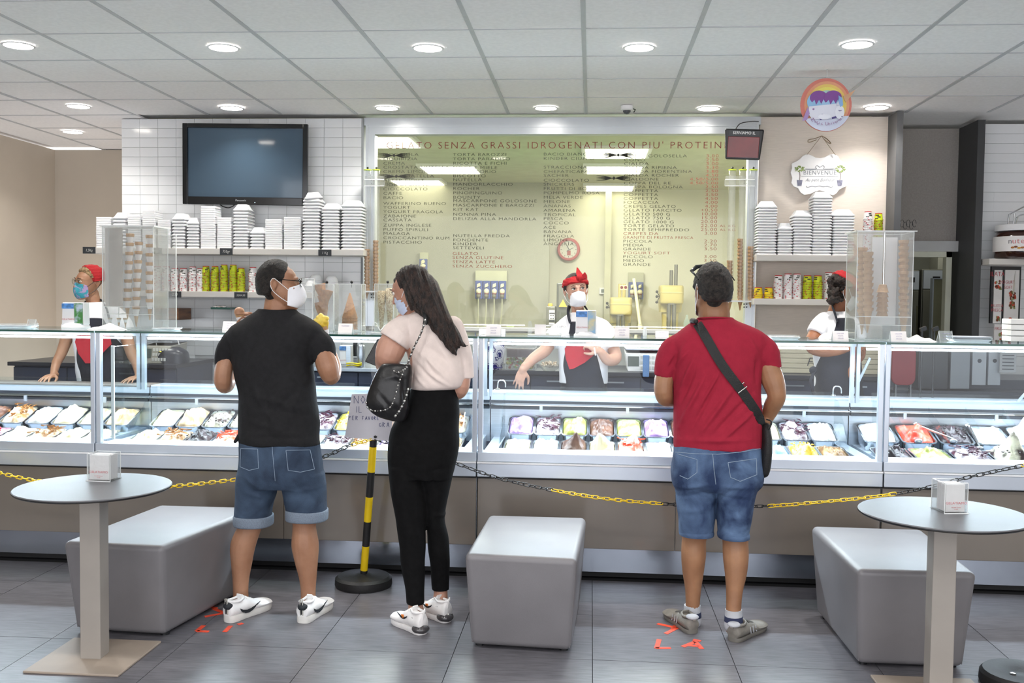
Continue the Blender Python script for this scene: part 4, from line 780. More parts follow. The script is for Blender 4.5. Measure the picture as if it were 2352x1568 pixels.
q = MB(); bpx(q, 1999, 545, 2062, 745, 5.77, .004); q.build('white_board', mat('white_board', '#e6e6ea', .5), t)
p = at(2029, 640, 5.70); q = MB(); q.cyl((p.x, 5.70, zs), (p.x, 5.70, zt), .007); q.build('rod', chrome, t, smooth=.6)
cw = cone_mesh('wafer_cone', .0275, .14, [wafer])
for j, (px, py, n, yq, lab) in enumerate([(1981, 570, 11, 5.70, 'outer dispenser column by the ponytailed woman'), (1994, 580, 10, 5.65, 'inner dispenser column by the white board'), (2076, 553, 13, 5.70, 'dispenser column beside the dark slab')]):
    for i in range(n):
        p = at(px, py+i*14.2, yq); o = link('wafer_cone', cw); o.location = (p.x, yq, p.z-.14+.004); o.rotation_euler = (0, 0, i*.7); tag(o, f'brown wafer cone, {NTH[i]} from the top, {lab}', 'ice cream cone', 'wafer cones, '+lab)
q = MB(); q.lathe([(.034, 0), (.030, .006), (.022, .035), (.021, .042), (.018, .044), (.001, .044)], n=20, caps=False); cc_ = q.mesh('wafer_cup', wafer, smooth=.6)
for i in range(6): o = link('wafer_cup', cc_); o.location = (p.x*0+at(2027, 700, 5.66).x, 5.665, zs+.004+i*.0265); tag(o, f'flared wafer cup, {NTH[i]} from the bottom, before the white board', 'wafer cup', 'flared wafer cups')
# plexiglass screens
for i, (px0, px1, py0, lab) in enumerate([(356, 404, 540, 'clear upright plexiglass screen beside the sleeved cone dispenser'), (700, 722, 640, 'narrow clear plexiglass screen beside the cone boxes')]):
    a, b = at(px0, py0, 5.72), at(px1, py0, 5.72); t = thing('plexi_screen', lab, 'screen', (a.x, 5.72, TOPZ)); q = MB(); q.b2((a.x, 5.72, TOPZ+.001), (b.x, 5.724, b.z)); q.build('sheet', AC, t); q = MB(); q.b2((b.x-.0015, 5.7185, TOPZ+.001), (b.x+.0015, 5.7255, b.z)); q.b2((a.x, 5.7185, b.z-.002), (b.x, 5.7255, b.z+.002)); q.build('edge', ACE, t)
# cone boxes in the centre
crum = mat('waffle_brown', '#b5804e', .75, nz=(50, .2), bump=(70, .6))
for i, (px0, px1, lab) in enumerate([(722, 770, 'clear tall box of broken waffle cones beside the bearded man'), (772, 834, 'clear tall box of nested waffle cones with a black knob'), (864, 908, 'clear tall box of nut-coated wafers beside the long-haired woman')]):
    a, b = at(px0, 652, 5.74), at(px1, 652, 5.74); t = thing('waffle_box', lab, 'wafer box', ((a.x+b.x)/2, 5.74, TOPZ)); acr(t, a.x, b.x, 5.70, 5.80, TOPZ+.001, a.z); cx = (a.x+b.x)/2; w_ = b.x-a.x
    q = MB(); q.ball((cx+.01, 5.75, a.z+.012), .009, n=10); q.cyl((cx+.01, 5.75, a.z-.02), (cx+.01, 5.75, a.z+.01), .002, 6); q.build('knob', blackp, t, smooth=1)
    if i == 0:
        for k in range(5): q = MB(); b0 = Vector((cx+random.uniform(-.012, .012), 5.75, TOPZ+.01+k*.035)); q.lathe([(.004, 0), (.03, .10), (.038, .13), (.034, .13), (.004, .03)], b0, 14, M=Matrix.Rotation(random.uniform(-.25, .25), 3, 'Y'), caps=False); tag(q.build('waffle_cone', crum), f'crumpled waffle cone, {NTH[k]} from the bottom, box beside the bearded man', 'waffle cone', 'cones in the box by the bearded man')
    if i == 1:
        for k in range(5): q = MB(); q.lathe([(.048-.001*k, 0), (.047, .002), (.005, .15), (.001, .152)], (cx, 5.75, TOPZ+.012+k*.016), 16, caps=False); tag(q.build('waffle_cone', crum), f'upside-down waffle cone, {NTH[k]} from the bottom in the knobbed box', 'waffle cone', 'nested cones in the knobbed waffle box')
    if i == 2:
        nut = mat('nut_coat', '#a98a5c', .8, nz=(160, .1), col2='#e0cfa6', bump=(120, .8), lo=.45, hi=.55)
        for k, (dx, h_) in enumerate(((-.026, .235), (.022, .25))): q = MB(); q.lathe([(.010, 0), (.014, .08), (.022, .15), (.026, h_-.01), (.02, h_), (.001, h_)], (cx+dx, 5.75, TOPZ+.008), 14); tag(q.build('nut_cone', nut, smooth=.8), ['nut-coated wafer cone standing shorter in its box', 'taller nut-coated wafer cone standing by the long hair'][k], 'waffle cone', 'nut cones')
# napkin dispensers
def dispenser(label, px0, px1, py0, Yq, pic, zb=TOPZ, base=True):
    a, b = at(px0, py0, Yq), at(px1, py0, Yq); w_ = b.x-a.x; h_ = a.z-zb; cx = (a.x+b.x)/2; t = thing('napkin_dispenser', label, 'napkin dispenser', (cx, Yq, zb))
    if base: q = MB(); q.lathe([(w_*.58, 0), (w_*.57, .012), (w_*.42, .028), (.001, .036)], (cx, Yq+.05, zb+.0005), 28); q.build('base', whitep, t, smooth=1)
    q = MB(); q.box((cx, Yq+.05, zb+.02+(h_-.02)/2), (w_, .07, h_-.02), tap=(.94, .94)); q.build('body', whitep, t, bevel=.004)
    bl = mat('print_blue', '#4f86c8', .5, nz=(60, .3)); q = MB(); q.box((cx-w_*.215, Yq+.013, zb+h_-.022), (w_*.52, .004, .03)); q.build('printed_header', bl, t)
    q = MB(); q.box((cx+w_*.26, Yq+.013, zb+.02+h_*.42), (w_*.36, .004, h_*.84)); q.build('printed_picture', pic, t)
    text('print', 'GELATIAMO', T((cx-w_*.17, Yq+.009, zb+.048)), w_*.105, redp, t, .0003, sx=1); return t
dispenser('white napkin dispenser with green picture before the bespectacled woman', 138, 190, 694, 5.62, mat('pic_green', '#3f7f3c', .5, nz=(20, .2), col2='#b8c6d6', lo=.45, hi=.6))
dispenser('white napkin dispenser with blue and cream picture before the woman in white mask', 1322, 1371, 712, 5.42, mat('pic_blue', '#8fb8d8', .5, nz=(14, .2), col2='#d9cfa0', lo=.4, hi=.6))
# cards, tents and plates on the glass
txg = mat('card_ink', '#9a93b8', .7)
def tent(label, px0, px1, py0, Yq, clear=False, lines=('UNO PER', 'VOLTA', 'GRAZIE'), d=.05):
    a, b = at(px0, py0, Yq), at(px1, py0, Yq); h_ = a.z-TOPZ; t = thing('table_card', label, 'counter card', ((a.x+b.x)/2, Yq, TOPZ)); m_ = AC if clear else paper
    q = MB(); x0, x1 = a.x, b.x; z0 = TOPZ+.0006
    q.add([(x0, Yq, z0), (x1, Yq, z0), (x1, Yq+.02, z0+h_), (x0, Yq+.02, z0+h_), (x0, Yq+.002, z0), (x1, Yq+.002, z0), (x1, Yq+.022, z0+h_), (x0, Yq+.022, z0+h_)], [[0, 1, 2, 3], [7, 6, 5, 4], [0, 4, 5, 1], [1, 5, 6, 2], [2, 6, 7, 3], [3, 7, 4, 0]]); q.build('front_leaf', m_, t)
    q = MB(); q.add([(x0, Yq+d, z0), (x1, Yq+d, z0), (x1, Yq+.024, z0+h_), (x0, Yq+.024, z0+h_), (x0, Yq+d-.002, z0), (x1, Yq+d-.002, z0), (x1, Yq+.022, z0+h_), (x0, Yq+.022, z0+h_)], [[0, 1, 2, 3][::-1], [7, 6, 5, 4][::-1], [0, 4, 5, 1], [1, 5, 6, 2], [2, 6, 7, 3], [3, 7, 4, 0]]); q.build('rear_leaf', m_, t)
    if clear: q = MB(); q.tube([(x0, Yq, z0), (x0, Yq+.022, z0+h_), (x0, Yq+d, z0)], .0013, 5); q.tube([(x1, Yq, z0), (x1, Yq+.022, z0+h_), (x1, Yq+d, z0)], .0013, 5); q.build('edge', ACE, t)
    if lines:
        for i, s_ in enumerate(lines): text('print', s_, T(((x0+x1)/2, Yq+.02*(.78-.25*i)-.002, z0+h_*(.70-.24*i))) @ Matrix.Rotation(-math.atan2(.02, h_), 4, 'X'), h_*.17, txg, t, .0002)
tent('clear folded acrylic stand beside the green picture dispenser', 60, 78, 733, 5.6, True, None); tent('white card with faint print behind the man in black', 510, 540, 738, 5.6, d=.04); tent('white tent card shining before the knobbed waffle box', 776, 808, 743, 5.5, lines=('ALLERGENI',))
tent('white printed card on the counter below the four blue sockets', 1116, 1150, 747, 5.42); tent('blank white card half behind the printed card', 1100, 1160, 755, 5.60, lines=None); tent('white printed card beside the woman in white mask', 1412, 1446, 752, 5.40); tent('small white card with red print beside the man in red', 1506, 1536, 760, 5.5, lines=('Senza Glutine', '----', '----'))
tent('white printed card under the arm of the ponytailed woman', 1914, 1950, 760, 5.40); tent('white printed card between wafer cone dispenser and folded cloth', 2048, 2084, 761, 5.40); tent('clear tent card stand beside the folded white cloth', 2160, 2190, 760, 5.42, True, ('UNO PER', 'VOLTA', 'GRAZIE'), .06)
def tray(label, px0, px1, Yq, h_=.02, n=2, d=.14, nm='clear_plates', cat='plates'):
    a, b = at(px0, 770, Yq), at(px1, 770, Yq); t = thing(nm, label, cat, ((a.x+b.x)/2, Yq, TOPZ))
    for i in range(n): q = MB(); z = TOPZ+.0008+i*h_/n; w_ = b.x-a.x; cx = (a.x+b.x)/2; q.rings([[p+Vector((cx, Yq+d/2, 0)) for p in rr(w_*k, d*k, .02, zz)] for k, zz in ((.86, z), (1, z+h_*.6), (1.02, z+h_*.6), (.9, z+.0025), (.5, z+.002))]); q.build('plate', AC if i % 2 else mat('plate_clear_white', '#dfe3ec', .3), t)
tray('flat clear plastic plates at the far beside the counter', -20, 62, 5.55); tray('clear plastic lids behind the plexiglass screen', 346, 398, 5.5, .014); tray('clear plastic lids stacked beside the man in red', 1770, 1840, 5.5, .018); tray('pile of clear plastic bags beside the tent card stand', 2192, 2282, 5.5, .022, 3)
def cloth(label, px0, px1, Yq, h_, m_=paper):
    a, b = at(px0, 770, Yq), at(px1, 770, Yq); q = MB(); n = 16; v = []; f = []
    for s in (0, 1):
        for j in range(9):
            for i in range(n+1):
                u, w_ = i/n, j/8; e = math.sin(math.pi*u)**.7*math.sin(math.pi*w_)**.5; z = (TOPZ+.001+e*h_*(.75+.5*noise.noise(Vector((u*5, w_*4, a.x*3))))) if s else TOPZ+.0007
                v.append((a.x+(b.x-a.x)*u, Yq+.15*w_+.02*math.sin(u*5), z))
        for j in range(8):
            for i in range(n): k = s*9*(n+1)+j*(n+1)+i; f.append([k, k+1, k+n+2, k+n+1])
    q.add(v, f); tag(q.build('folded_cloth', m_, smooth=1), label, 'cloth')
cloth('crumpled white cloth before the sleeved cone dispenser', 198, 268, 5.42, .04, mat('cloth_white', '#ece8e4', .85)); cloth('folded white cloth beside the wafer cone dispenser', 2084, 2152, 5.45, .032, mat('cloth_white', '#ece8e4', .85)); cloth('white crumpled napkins by the arm of the woman beside the dispenser', 1893, 1920, 5.6, .04, mat('cloth_white', '#ece8e4', .85))
t = thing('card_holder', 'clear acrylic tray holding a paper slip beside the centre woman', 'card holder', on_top(1250, 5.45)); a, b = at(1211, 770, 5.42), at(1288, 770, 5.42)
q = MB(); q.b2((a.x, 5.42, TOPZ+.001), (b.x, 5.50, TOPZ+.008)); q.build('tray', ACE, t)
for x in (a.x+.012, b.x-.012): q = MB(); q.rings([rr(.024, .05, .011, 0)]+[rr(.026, .05, .012, .05), rr(.014, .03, .006, .075)]); q.v = [p+Vector((x, 5.46, TOPZ+.008)) for p in q.v]; q.build('end_cheek', AC, t, smooth=.6)
q = MB(); bpx(q, 1228, 745, 1254, 768, 5.47, .002); q.build('paper_slip', paper, t)
t = thing('small_figure', 'tiny clear pointed salt shaker on the sill by the mop handle', 'shaker', on_top(1481, 5.75)); q = MB(); q.lathe([(.012, 0), (.011, .03), (.006, .05), (.001, .052)], on_top(1481, 5.75), 14); q.build('body', ACE, t, smooth=.6)
t = thing('glass_stand', 'clear curved acrylic stand before the nut wafer box', 'stand', on_top(890, 5.45)); a = on_top(852, 5.45)
q = MB(); b = on_top(930, 5.45); q.b2((a.x, 5.42, TOPZ+.0006), (b.x, 5.5, TOPZ+.006)); q.build('foot', ACE, t); q = MB(); q.tube([a+Vector((x, .02, z)) for x, z in ((0, .005), (.008, .055), (.025, .06), (.045, .02), (.06, .03), (.08, .05), (.1, .03))], .002, 6, k=5); q.build('wire', ACE, t)
wb = mat('carton_white', '#f0efec', .6)
for i in range(4):
    q = MB(); a, b = bpx(q, 2322, 733+i*13.2, 2372, 744+i*13.2, 5.42, .12); tag(q.build('flat_carton', wb, bevel=.002), f'white flat carton, {NTH[i]} from the top of the pile at the frame edge', 'carton', 'white cartons in a pile')
# ============================================================ cone tubes on the window frame
lime = mat('lime_cap', '#cfe83a', .4, emit=('#c8e030', .05))
tl_ = cone_mesh('wafer_cone', .021, .085, [wafer], n=14)
def holder(label, tubes, br, Yq=7.74):
    a = at(tubes[0][0], 410, Yq); t = thing('cone_holder', label, 'cone holder', a)
    for i, (px, ctop, cbot) in enumerate(tubes):
        zt = at(px, 391, Yq).z; p = at(px, 690, Yq); q = MB(); q.lathe([(.026, 0), (.026, zt-p.z)], p, 16, caps=False); q.build('clear_tube', AC, t, smooth=1)
        q = MB(); q.lathe([(.031, 0), (.032, .005), (.001, .009)], (p.x, Yq, zt), 18); q.build('cap', lime, t, smooth=.6); q = MB(); q.ball((p.x, Yq, zt+.018), .009, n=10); q.build('knob', blackp, t, smooth=1)
        if ctop:
            y = ctop; k = 0
            while y < cbot-1: pp = at(px, y, Yq); o = link('wafer_cone', tl_); o.location = (pp.x, Yq, pp.z-.085); o.rotation_euler = (0, 0, k*.5); tag(o, f'small wafer cone, {NTH[k]} from the top, in '+br[3][i], 'ice cream cone', 'cones in '+br[3][i]); y += 8.2; k += 1
    q = MB(); bpx(q, br[0], 412, br[1], 427, Yq-.03, .01); bpx(q, br[0]+3, 404, br[1]-3, 412, Yq-.02, .04); q.build('upper_bracket', AC, t)
    q = MB(); bpx(q, br[0]+2, 411, br[1]-2, 412.5, Yq-.032, .002); bpx(q, br[0]+2, 426, br[1]-2, 427.5, Yq-.032, .002); bpx(q, br[0], br[2], br[1], br[2]+3, Yq-.03, .07); q.build('bracket_edge', ACE, t)
    q = MB()
    for dx in (-3, 3):
        for dy in (0, 7): q.ball(at(br[4]+dx, br[2]+8+dy, Yq+.05), .006, n=8); q.ball(at(br[4]+dx, 414+dy, Yq-.034), .003, n=6)
    q.build('screw', dkst, t)
holder('clear tubes of small wafer cones between tile wall and menu window', [(843, 572, 668), (863, 552, 668)], (835, 884, 668, ['the tube beside the tile wall', 'the tube over the window frame'], 856))
holder('clear tubes of small wafer cones between menu window and wallpaper', [(1676, 598, 690), (1700, 548, 690), (1724, 566, 690)], (1664, 1736, 690, ['the short column by the menu prices', 'the tallest column by the prices', 'the column beside the wallpaper'], 1712))
# ============================================================ back counters and machines
navy = mat('navy_cabinet', '#333a50', .35, nz=(6, .06)); navyt = mat('navy_top', '#262833', .3)
YC = 7.15; ztop = at(900, 845, YC).z
def cab(label, px0, px1, n, drawers=False, hand=True):
    a, b = at(px0, 845, YC), at(px1, 845, YC); t = thing('back_cabinet', label, 'cabinet', ((a.x+b.x)/2, YC, .08)); q = MB(); q.b2((a.x, YC+.02, .08), (b.x, YW-.01, ztop-.03)); q.build('body', navy, t)
    w_ = (b.x-a.x)/n
    for i in range(n):
        zz = [(.12, ztop-.04)] if not drawers else [(.12, .52), (.53, .74), (.75, ztop-.04)]
        for z0, z1 in zz:
            q = MB(); q.b2((a.x+w_*i+.003, YC, z0), (a.x+w_*(i+1)-.003, YC+.02, z1)); d_ = q.build('drawer' if drawers else 'door', navy, t, bevel=.003)
            if hand: q = MB(); q.b2((a.x+w_*(i+.3), YC-.02, z1-.04), (a.x+w_*(i+.7), YC-.012, z1-.03)); q.b2((a.x+w_*(i+.3), YC-.012, z1-.038), (a.x+w_*(i+.32), YC, z1-.032)); q.b2((a.x+w_*(i+.68), YC-.012, z1-.038), (a.x+w_*(i+.7), YC, z1-.032)); q.build('handle', steel, d_)
cab('dark blue cabinet run behind the bespectacled woman', 30, 404, 3, hand=False); cab('dark blue cabinets between the black shirt and the cream blouse', 560, 1090, 4, True); cab('dark blue drawer cabinets behind the centre woman', 1094, 1600, 4, True); cab('dark cabinets behind the woman with the ponytail', 1604, 2035, 3, True)
for px0, px1, lab, m_ in ((22, 408, 'dark worktop in the side room', navyt), (556, 1090, 'steel-edged worktop behind the couple', steel), (1090, 1600, 'dark worktop under the menu window', navyt), (1600, 2042, 'dark worktop along the wallpaper wall', navyt)):
    a, b = at(px0, 845, YC), at(px1, 845, YC); q = MB(); q.b2((a.x, YC-.03, ztop-.03), (b.x-.002, YW-.006, ztop)); tag(q.build('worktop', m_, bevel=.003), lab, 'worktop')
wt = lambda px, Yq: Vector((at(px, 840, Yq).x, Yq, ztop+.0005))
# scales
sc_ = mat('scale_beige', '#a9a69c', .5); key = mat('key_white', '#e4e4e0', .5)
def scale(label, px0, px1, Yq, body):
    a, b = wt(px0, Yq), wt(px1, Yq); w_ = b.x-a.x; t = thing('shop_scale', label, 'scale', (a+b)/2)
    q = MB(); q.add([(a.x+.02, Yq, a.z), (b.x-.02, Yq, a.z), (b.x, Yq+.04, a.z+.13), (a.x, Yq+.04, a.z+.13), (a.x+.02, Yq+.35, a.z), (b.x-.02, Yq+.35, a.z), (b.x, Yq+.35, a.z+.15), (a.x, Yq+.35, a.z+.15)], [[0, 1, 2, 3], [7, 6, 5, 4], [0, 4, 5, 1], [1, 5, 6, 2], [2, 6, 7, 3], [3, 7, 4, 0]]); q.build('body', body, t, bevel=.006)
    q = MB(); q.b2((a.x, Yq+.06, a.z+.152), (b.x, Yq+.36, a.z+.165)); q.build('weighing_plate', steel, t, bevel=.003)
    for i in range(5):
        for j in range(3): q = MB(); q.box((a.x+w_*(.45+.1*i), Yq+.006+.012*j, a.z+.03+.036*j), (w_*.07, .01, .022)); q.build('key', key, t)
    q = MB(); q.box((a.x+w_*.22, Yq+.018, a.z+.075), (w_*.3, .02, .07)); q.build('display', mat('lcd', '#66706a', .2), t)
scale('beige shop scale with keypad behind the leaning woman', 320, 388, 7.2, sc_); scale('white shop scale with keypad beside the man in red', 1436, 1522, 7.2, whitep)
t = thing('card_reader', 'dark rounded machine with looped cable behind the leaning woman', 'device', wt(382, 7.3)); c0 = WL[t.name]; q = MB(); q.loft([(c0.x+.05, c0.y, c0.z, .12, .1), (c0.x+.05, c0.y, c0.z+.08, .11, .09), (c0.x+.05, c0.y, c0.z+.12, .05, .05)], e=3); q.build('body', navyt, t, smooth=1)
q = MB(); q.tube([c0+Vector((.02+.09*math.cos(k*.5), -.02, .14+.08*math.sin(k*.5))) for k in range(12)], .004, 6); q.build('cable', whitep, t); q = MB(); q.box(c0+Vector((.0, -.1, .09)), (.012, .004, .006)); q.build('light', mat('amber', '#e8d23a', .4, emit=('#f0d840', 1)), t)
# painted vase
vb = bpy.data.materials.new('painted_ceramic'); vb.use_nodes = True; nt = vb.node_tree; b_ = nt.nodes['Principled BSDF']; b_.inputs['Roughness'].default_value = .15; tc = nt.nodes.new('ShaderNodeTexCoord'); vo = nt.nodes.new('ShaderNodeTexVoronoi'); vo.inputs['Scale'].default_value = 17; nt.links.new(tc.outputs['Object'], vo.inputs[0]); no_ = nt.nodes.new('ShaderNodeTexNoise'); no_.inputs['Scale'].default_value = 55; nt.links.new(tc.outputs['Object'], no_.inputs['Vector'])
ad = nt.nodes.new('ShaderNodeMath'); ad.operation = 'MULTIPLY_ADD'; nt.links.new(no_.outputs['Fac'], ad.inputs[0]); ad.inputs[1].default_value = .35; nt.links.new(vo.outputs['Distance'], ad.inputs[2]); rp = nt.nodes.new('ShaderNodeValToRGB'); rp.color_ramp.interpolation = 'CONSTANT'; nt.links.new(ad.outputs[0], rp.inputs[0])
for i, (p_, c_) in enumerate(((0, '#2c2f78'), (.50, '#d8d8e4'), (.60, '#2c2f78'), (.68, '#d8d8e4'))):
    e = rp.color_ramp.elements[i] if i < 2 else rp.color_ramp.elements.new(p_); e.position = p_; e.color = (*lin(c_), 1)
nt.links.new(rp.outputs[0], b_.inputs['Base Color'])
p = wt(1133, 7.2); t = thing('ceramic_vase', 'blue and white painted ceramic vase on the worktop by the glass post', 'vase', p); q = MB(); q.lathe([(.062, 0), (.068, .01), (.066, .035), (.075, .05), (.082, .10), (.086, .15), (.082, .18), (.06, .2), (.055, .2), (.05, .1)], p, 30); q.build('body', vb, t, smooth=1); q = MB(); q.lathe([(.0635, .008), (.0695, .012), (.0695, .016), (.068, .02)], p, 30, caps=False); q.build('painted_band', mat('cobalt', '#2c2f78', .2), t, smooth=1)
# sweets display, nut jar
p = wt(1195, 7.22); t = thing('sweets_tray', 'clear box of colourful sweets between vase and reaching arm', 'sweets box', p); acr(t, p.x-.11, p.x+.11, p.y, p.y+.16, p.z, p.z+.16); q = MB(); q.b2((p.x-.1, p.y+.01, p.z+.09), (p.x+.1, p.y+.15, p.z+.15)); q.build('dark_packet', mat('packet_dark', '#4c2a2e', .4), t)
q = MB()
for k in range(90): q.ball(p+Vector((random.uniform(-.1, .1), random.uniform(.012, .14), random.uniform(.01, .08))), random.uniform(.008, .014), n=6, m=k % 4)
tag(q.build('sweets', [mat('sw_y', '#e6d84a', .4), mat('sw_r', '#d8552f', .4), mat('sw_g', '#a9cf5a', .4), mat('sw_w', '#ece6d8', .4)], t, smooth=1), kind='stuff')
p = wt(1262, 7.12); t = thing('nut_bowl', 'small glass bowl of pale nuts behind the reaching arm', 'bowl', p); q = MB(); q.lathe([(.04, 0), (.075, .03), (.08, .05), (.076, .05), (.035, .006)], p, 24); q.build('bowl', AC, t, smooth=1)
q = MB()
for k in range(60): a_, r_ = random.uniform(0, 6.3), random.uniform(0, .06); q.ball(p+Vector((r_*math.cos(a_), r_*math.sin(a_), .03+random.uniform(0, .035))), .009, n=6)
tag(q.build('nuts', mat('nuts', '#b9a894', .6, nz=(50, .3)), t, smooth=1), kind='stuff')
dispenser('napkin dispenser with blue top standing on the worktop behind the case', 778, 806, 793, 7.15, steel, ztop, False)
p = wt(829, 7.2); q = MB(); q.lathe([(.028, 0), (.03, .005), (.03, .15), (.026, .16), (.02, .165), (.001, .165)], p, 20); tag(q.build('drink_shaker', steel, smooth=.6), 'brushed steel shaker beside the yellow gloves', 'shaker')
q = MB(); bpx(q, 811, 786, 819, 818, 7.25, .03); tag(q.build('tall_box', blackp), 'slim dark box behind the yellow gloves', 'box')
p = wt(812, 7.14); yg = mat('rubber_yellow', '#ead818', .45); q = MB()
for k in range(2): q.tube([p+Vector((-.05, 0, .012+.016*k)), p+Vector((-.01, -.01, .018+.016*k)), p+Vector((.03, 0, .012+.014*k)), p+Vector((.06, .01, .02+.012*k))], [.012, .008, .014, .010], 8, flat=.5)
tag(q.build('rubber_gloves', yg, smooth=1), 'pair of yellow rubber gloves lying on the steel worktop edge', 'gloves')
for i, (px, lab) in enumerate(((1072, 'red tin on the worktop beside the cream blouse'),)): q = MB(); q.lathe([(.03, 0), (.03, .11), (.028, .115), (.001, .115)], wt(px, 7.3), 18); tag(q.build('tin', mat('tin_red', '#7a1f22', .35), smooth=.6), lab, 'tin')
# fridge and blue towel under the window right part
q = MB(); bpx(q, 1476, 815, 1492, 866, 7.11, .02); tag(q.build('hanging_towel', mat('towel_blue', '#7fa6dd', .85, bump=(200, .4)), bevel=.008), 'light blue towel hanging before the dark drawers', 'towel')
def fauc(px, lab):
    p = at(px, 893, 6.13); p.z = .9675; t = thing('tap', lab, 'tap', p); q = MB(); q.tube([p+Vector((-.024, 0, 0)), p+Vector((-.024, 0, .035)), p+Vector((-.014, 0, .056)), p+Vector((.012, 0, .056)), p+Vector((.024, 0, .04)), p+Vector((.024, 0, .015))], .0045, 8, k=4); q.build('spout', chrome, t, smooth=1); q = MB(); q.lathe([(.016, 0), (.012, .008), (.006, .01)], p+Vector((-.024, 0, 0)), 14); q.build('flange', chrome, t)
fauc(1152, 'small arched chrome tap on the rear shelf near the vase'); fauc(1923, 'small round clear loop tap on the rear shelf before the ponytailed woman')
wd = mat('pale_wood', '#d9cfb4', .6, nz=(6, .06), scale=(1, 1, 12))
q = MB(); bpx(q, 1764, 800, 1790, 862, 7.25, .1); tag(q.build('grey_bin_box', whitep, bevel=.004), 'white plastic tub with papers behind the red sleeve', 'tub')
t = thing('wooden_crate', 'pale slatted box with black handwriting behind the ponytailed woman', 'crate', wt(1840, 7.3)); a, b = wt(1792, 7.3), wt(2046, 7.3)
for k in range(6): q = MB(); q.b2((a.x, 7.3, a.z+.004+k*.036), (b.x, 7.32, a.z+.037+k*.036)); q.build('slat', wd, t, bevel=.002)
q = MB(); q.b2((a.x, 7.32, a.z), (b.x, 7.5, a.z+.2)); q.build('box_body', wd, t); text('handwriting', 'Foc', T(at(1851, 840, 7.294)), .09, blackp, t, .0004, align='LEFT', shear=.3)
# items seen beyond the cut-off table
YR = 7.0
t = thing('red_chair', 'dark red rounded chair back seen beyond the cut-off table', 'chair', at(2078, 900, YR)); q = MB(); a, b = at(2048, 884, YR), at(2105, 796, YR); cx, cz = (a.x+b.x)/2, (a.z+b.z)/2
q.rings([[Vector((p.x+cx, YR+dy, p.y+cz)) for p in rr(b.x-a.x, b.z-a.z, .05, 0, 5)] for dy in (0, .03)]); q.build('backrest', mat('chair_red', '#8c2630', .4), t, bevel=.004); q = MB(); q.cyl((cx-.05, YR+.02, .08), (cx-.05, YR+.02, a.z+.02), .012); q.cyl((cx+.05, YR+.02, .08), (cx+.05, YR+.02, a.z+.02), .012); q.build('leg', chrome, t)
for px0, py0, px1, py1, Yq, d, lab, m_ in ((2108, 800, 2180, 893, 7.06, .2, 'dark appliance cabinet between red chair and grey lockers', mat('appliance_dark', '#35373c', .3)), (2182, 800, 2230, 893, 7.08, .2, 'narrow grey panel beside the two grey lockers', mat('panel_grey', '#8f959c', .4))):
    q = MB(); bpx(q, px0, py0, px1, py1, Yq, d); t2 = q.build('appliance', m_, bevel=.006); tag(t2, lab, 'appliance')
for i, (px0, px1, lab) in enumerate(((2232, 2267, 'grey ring binder with round hole beyond the cut-off table'), (2269, 2300, 'second grey ring binder with round hole near the frame edge'))):
    q = MB(); a, b = bpx(q, px0, 802, px1, 884, 7.1, .18); o = tag(q.build('ring_binder', mat('binder_grey', '#b4bac2', .45), bevel=.003), lab, 'binder'); q = MB(); q.lathe([(.014, 0), (.012, .003), (.001, .003)], ((a.x+b.x)/2, 7.099, a.z+.17), 16, M=Matrix.Rotation(math.pi/2, 3, 'X')); q.build('finger_hole', dkst, o)
q = MB(); a, b = bpx(q, 2296, 806, 2335, 855, 7.05, .004); o = tag(q.build('notice_sheet', mat('sheet_grey', '#b9bcc0', .8)), 'grey notice sheet with printed lines beyond the cut-off table', 'sheet'); q = MB()
for k in range(6): q.b2((a.x+.015, 7.048, a.z+.02+k*.024), (b.x-.015, 7.05, a.z+.026+k*.024))
q.build('printed_lines', dkst, o)
a = at(2050, 905, 7.05); q = MB(); q.b2((a.x, 7.3, .08), (3.9, 7.9, ztop-.02)); q.b2((a.x, 7.05, .08), (3.9, 7.3, .93)); tag(q.build('low_counter', mat('counter_dim', '#5a5e68', .3, .3), bevel=.004), 'dim steel counter low beyond the cut-off table', 'counter')
for (ax, ay, bx, by, lab) in ((1998, 822, 1955, 912, 'slanted white strut holding the case lid near the post'), (2376, 880, 2335, 925, 'slanted white strut at the frame edge beyond the cut-off table')):
    q = MB(); A, B = at(ax, ay, 5.9), at(bx, by, 6.0); q.tube([A, B], .009, 4); tag(q.build('lid_strut', satin), lab, 'strut')
q = MB(); bpx(q, 356, 708, 409, 734, 7.6, .26); t = tag(q.build('wooden_box', mat('dark_wood', '#5f3f2c', .5, col2='#8a5f42', nz=(4, .2), scale=(1, 1, 9)), bevel=.004), 'small dark wooden box fixed on the tile wall behind the plexiglass', 'box'); q = MB(); bpx(q, 359, 738, 372, 750, 7.86, .015); o = tag(q.build('wall_sticker', paper), 'tiny white sticker reading SD on the tile wall', 'sticker'); text('lettering', 'SD', T(at(365.5, 747, 7.855)), .03, blackp, o, .0004)
t = thing('glass_ledge', 'dark green glass ledge with crumpled foil on the tile wall', 'ledge', at(502, 708, 7.7)); q = MB(); bpx(q, 484, 706, 528, 710, 7.62, .25); q.build('ledge', GREEN, t); q = MB()
for k in range(9): a = at(494+k*3.2, 704, 7.66); q.ball(a, (.014, .03, random.uniform(.004, .010)), n=6)
q.build('foil', chrome, t)
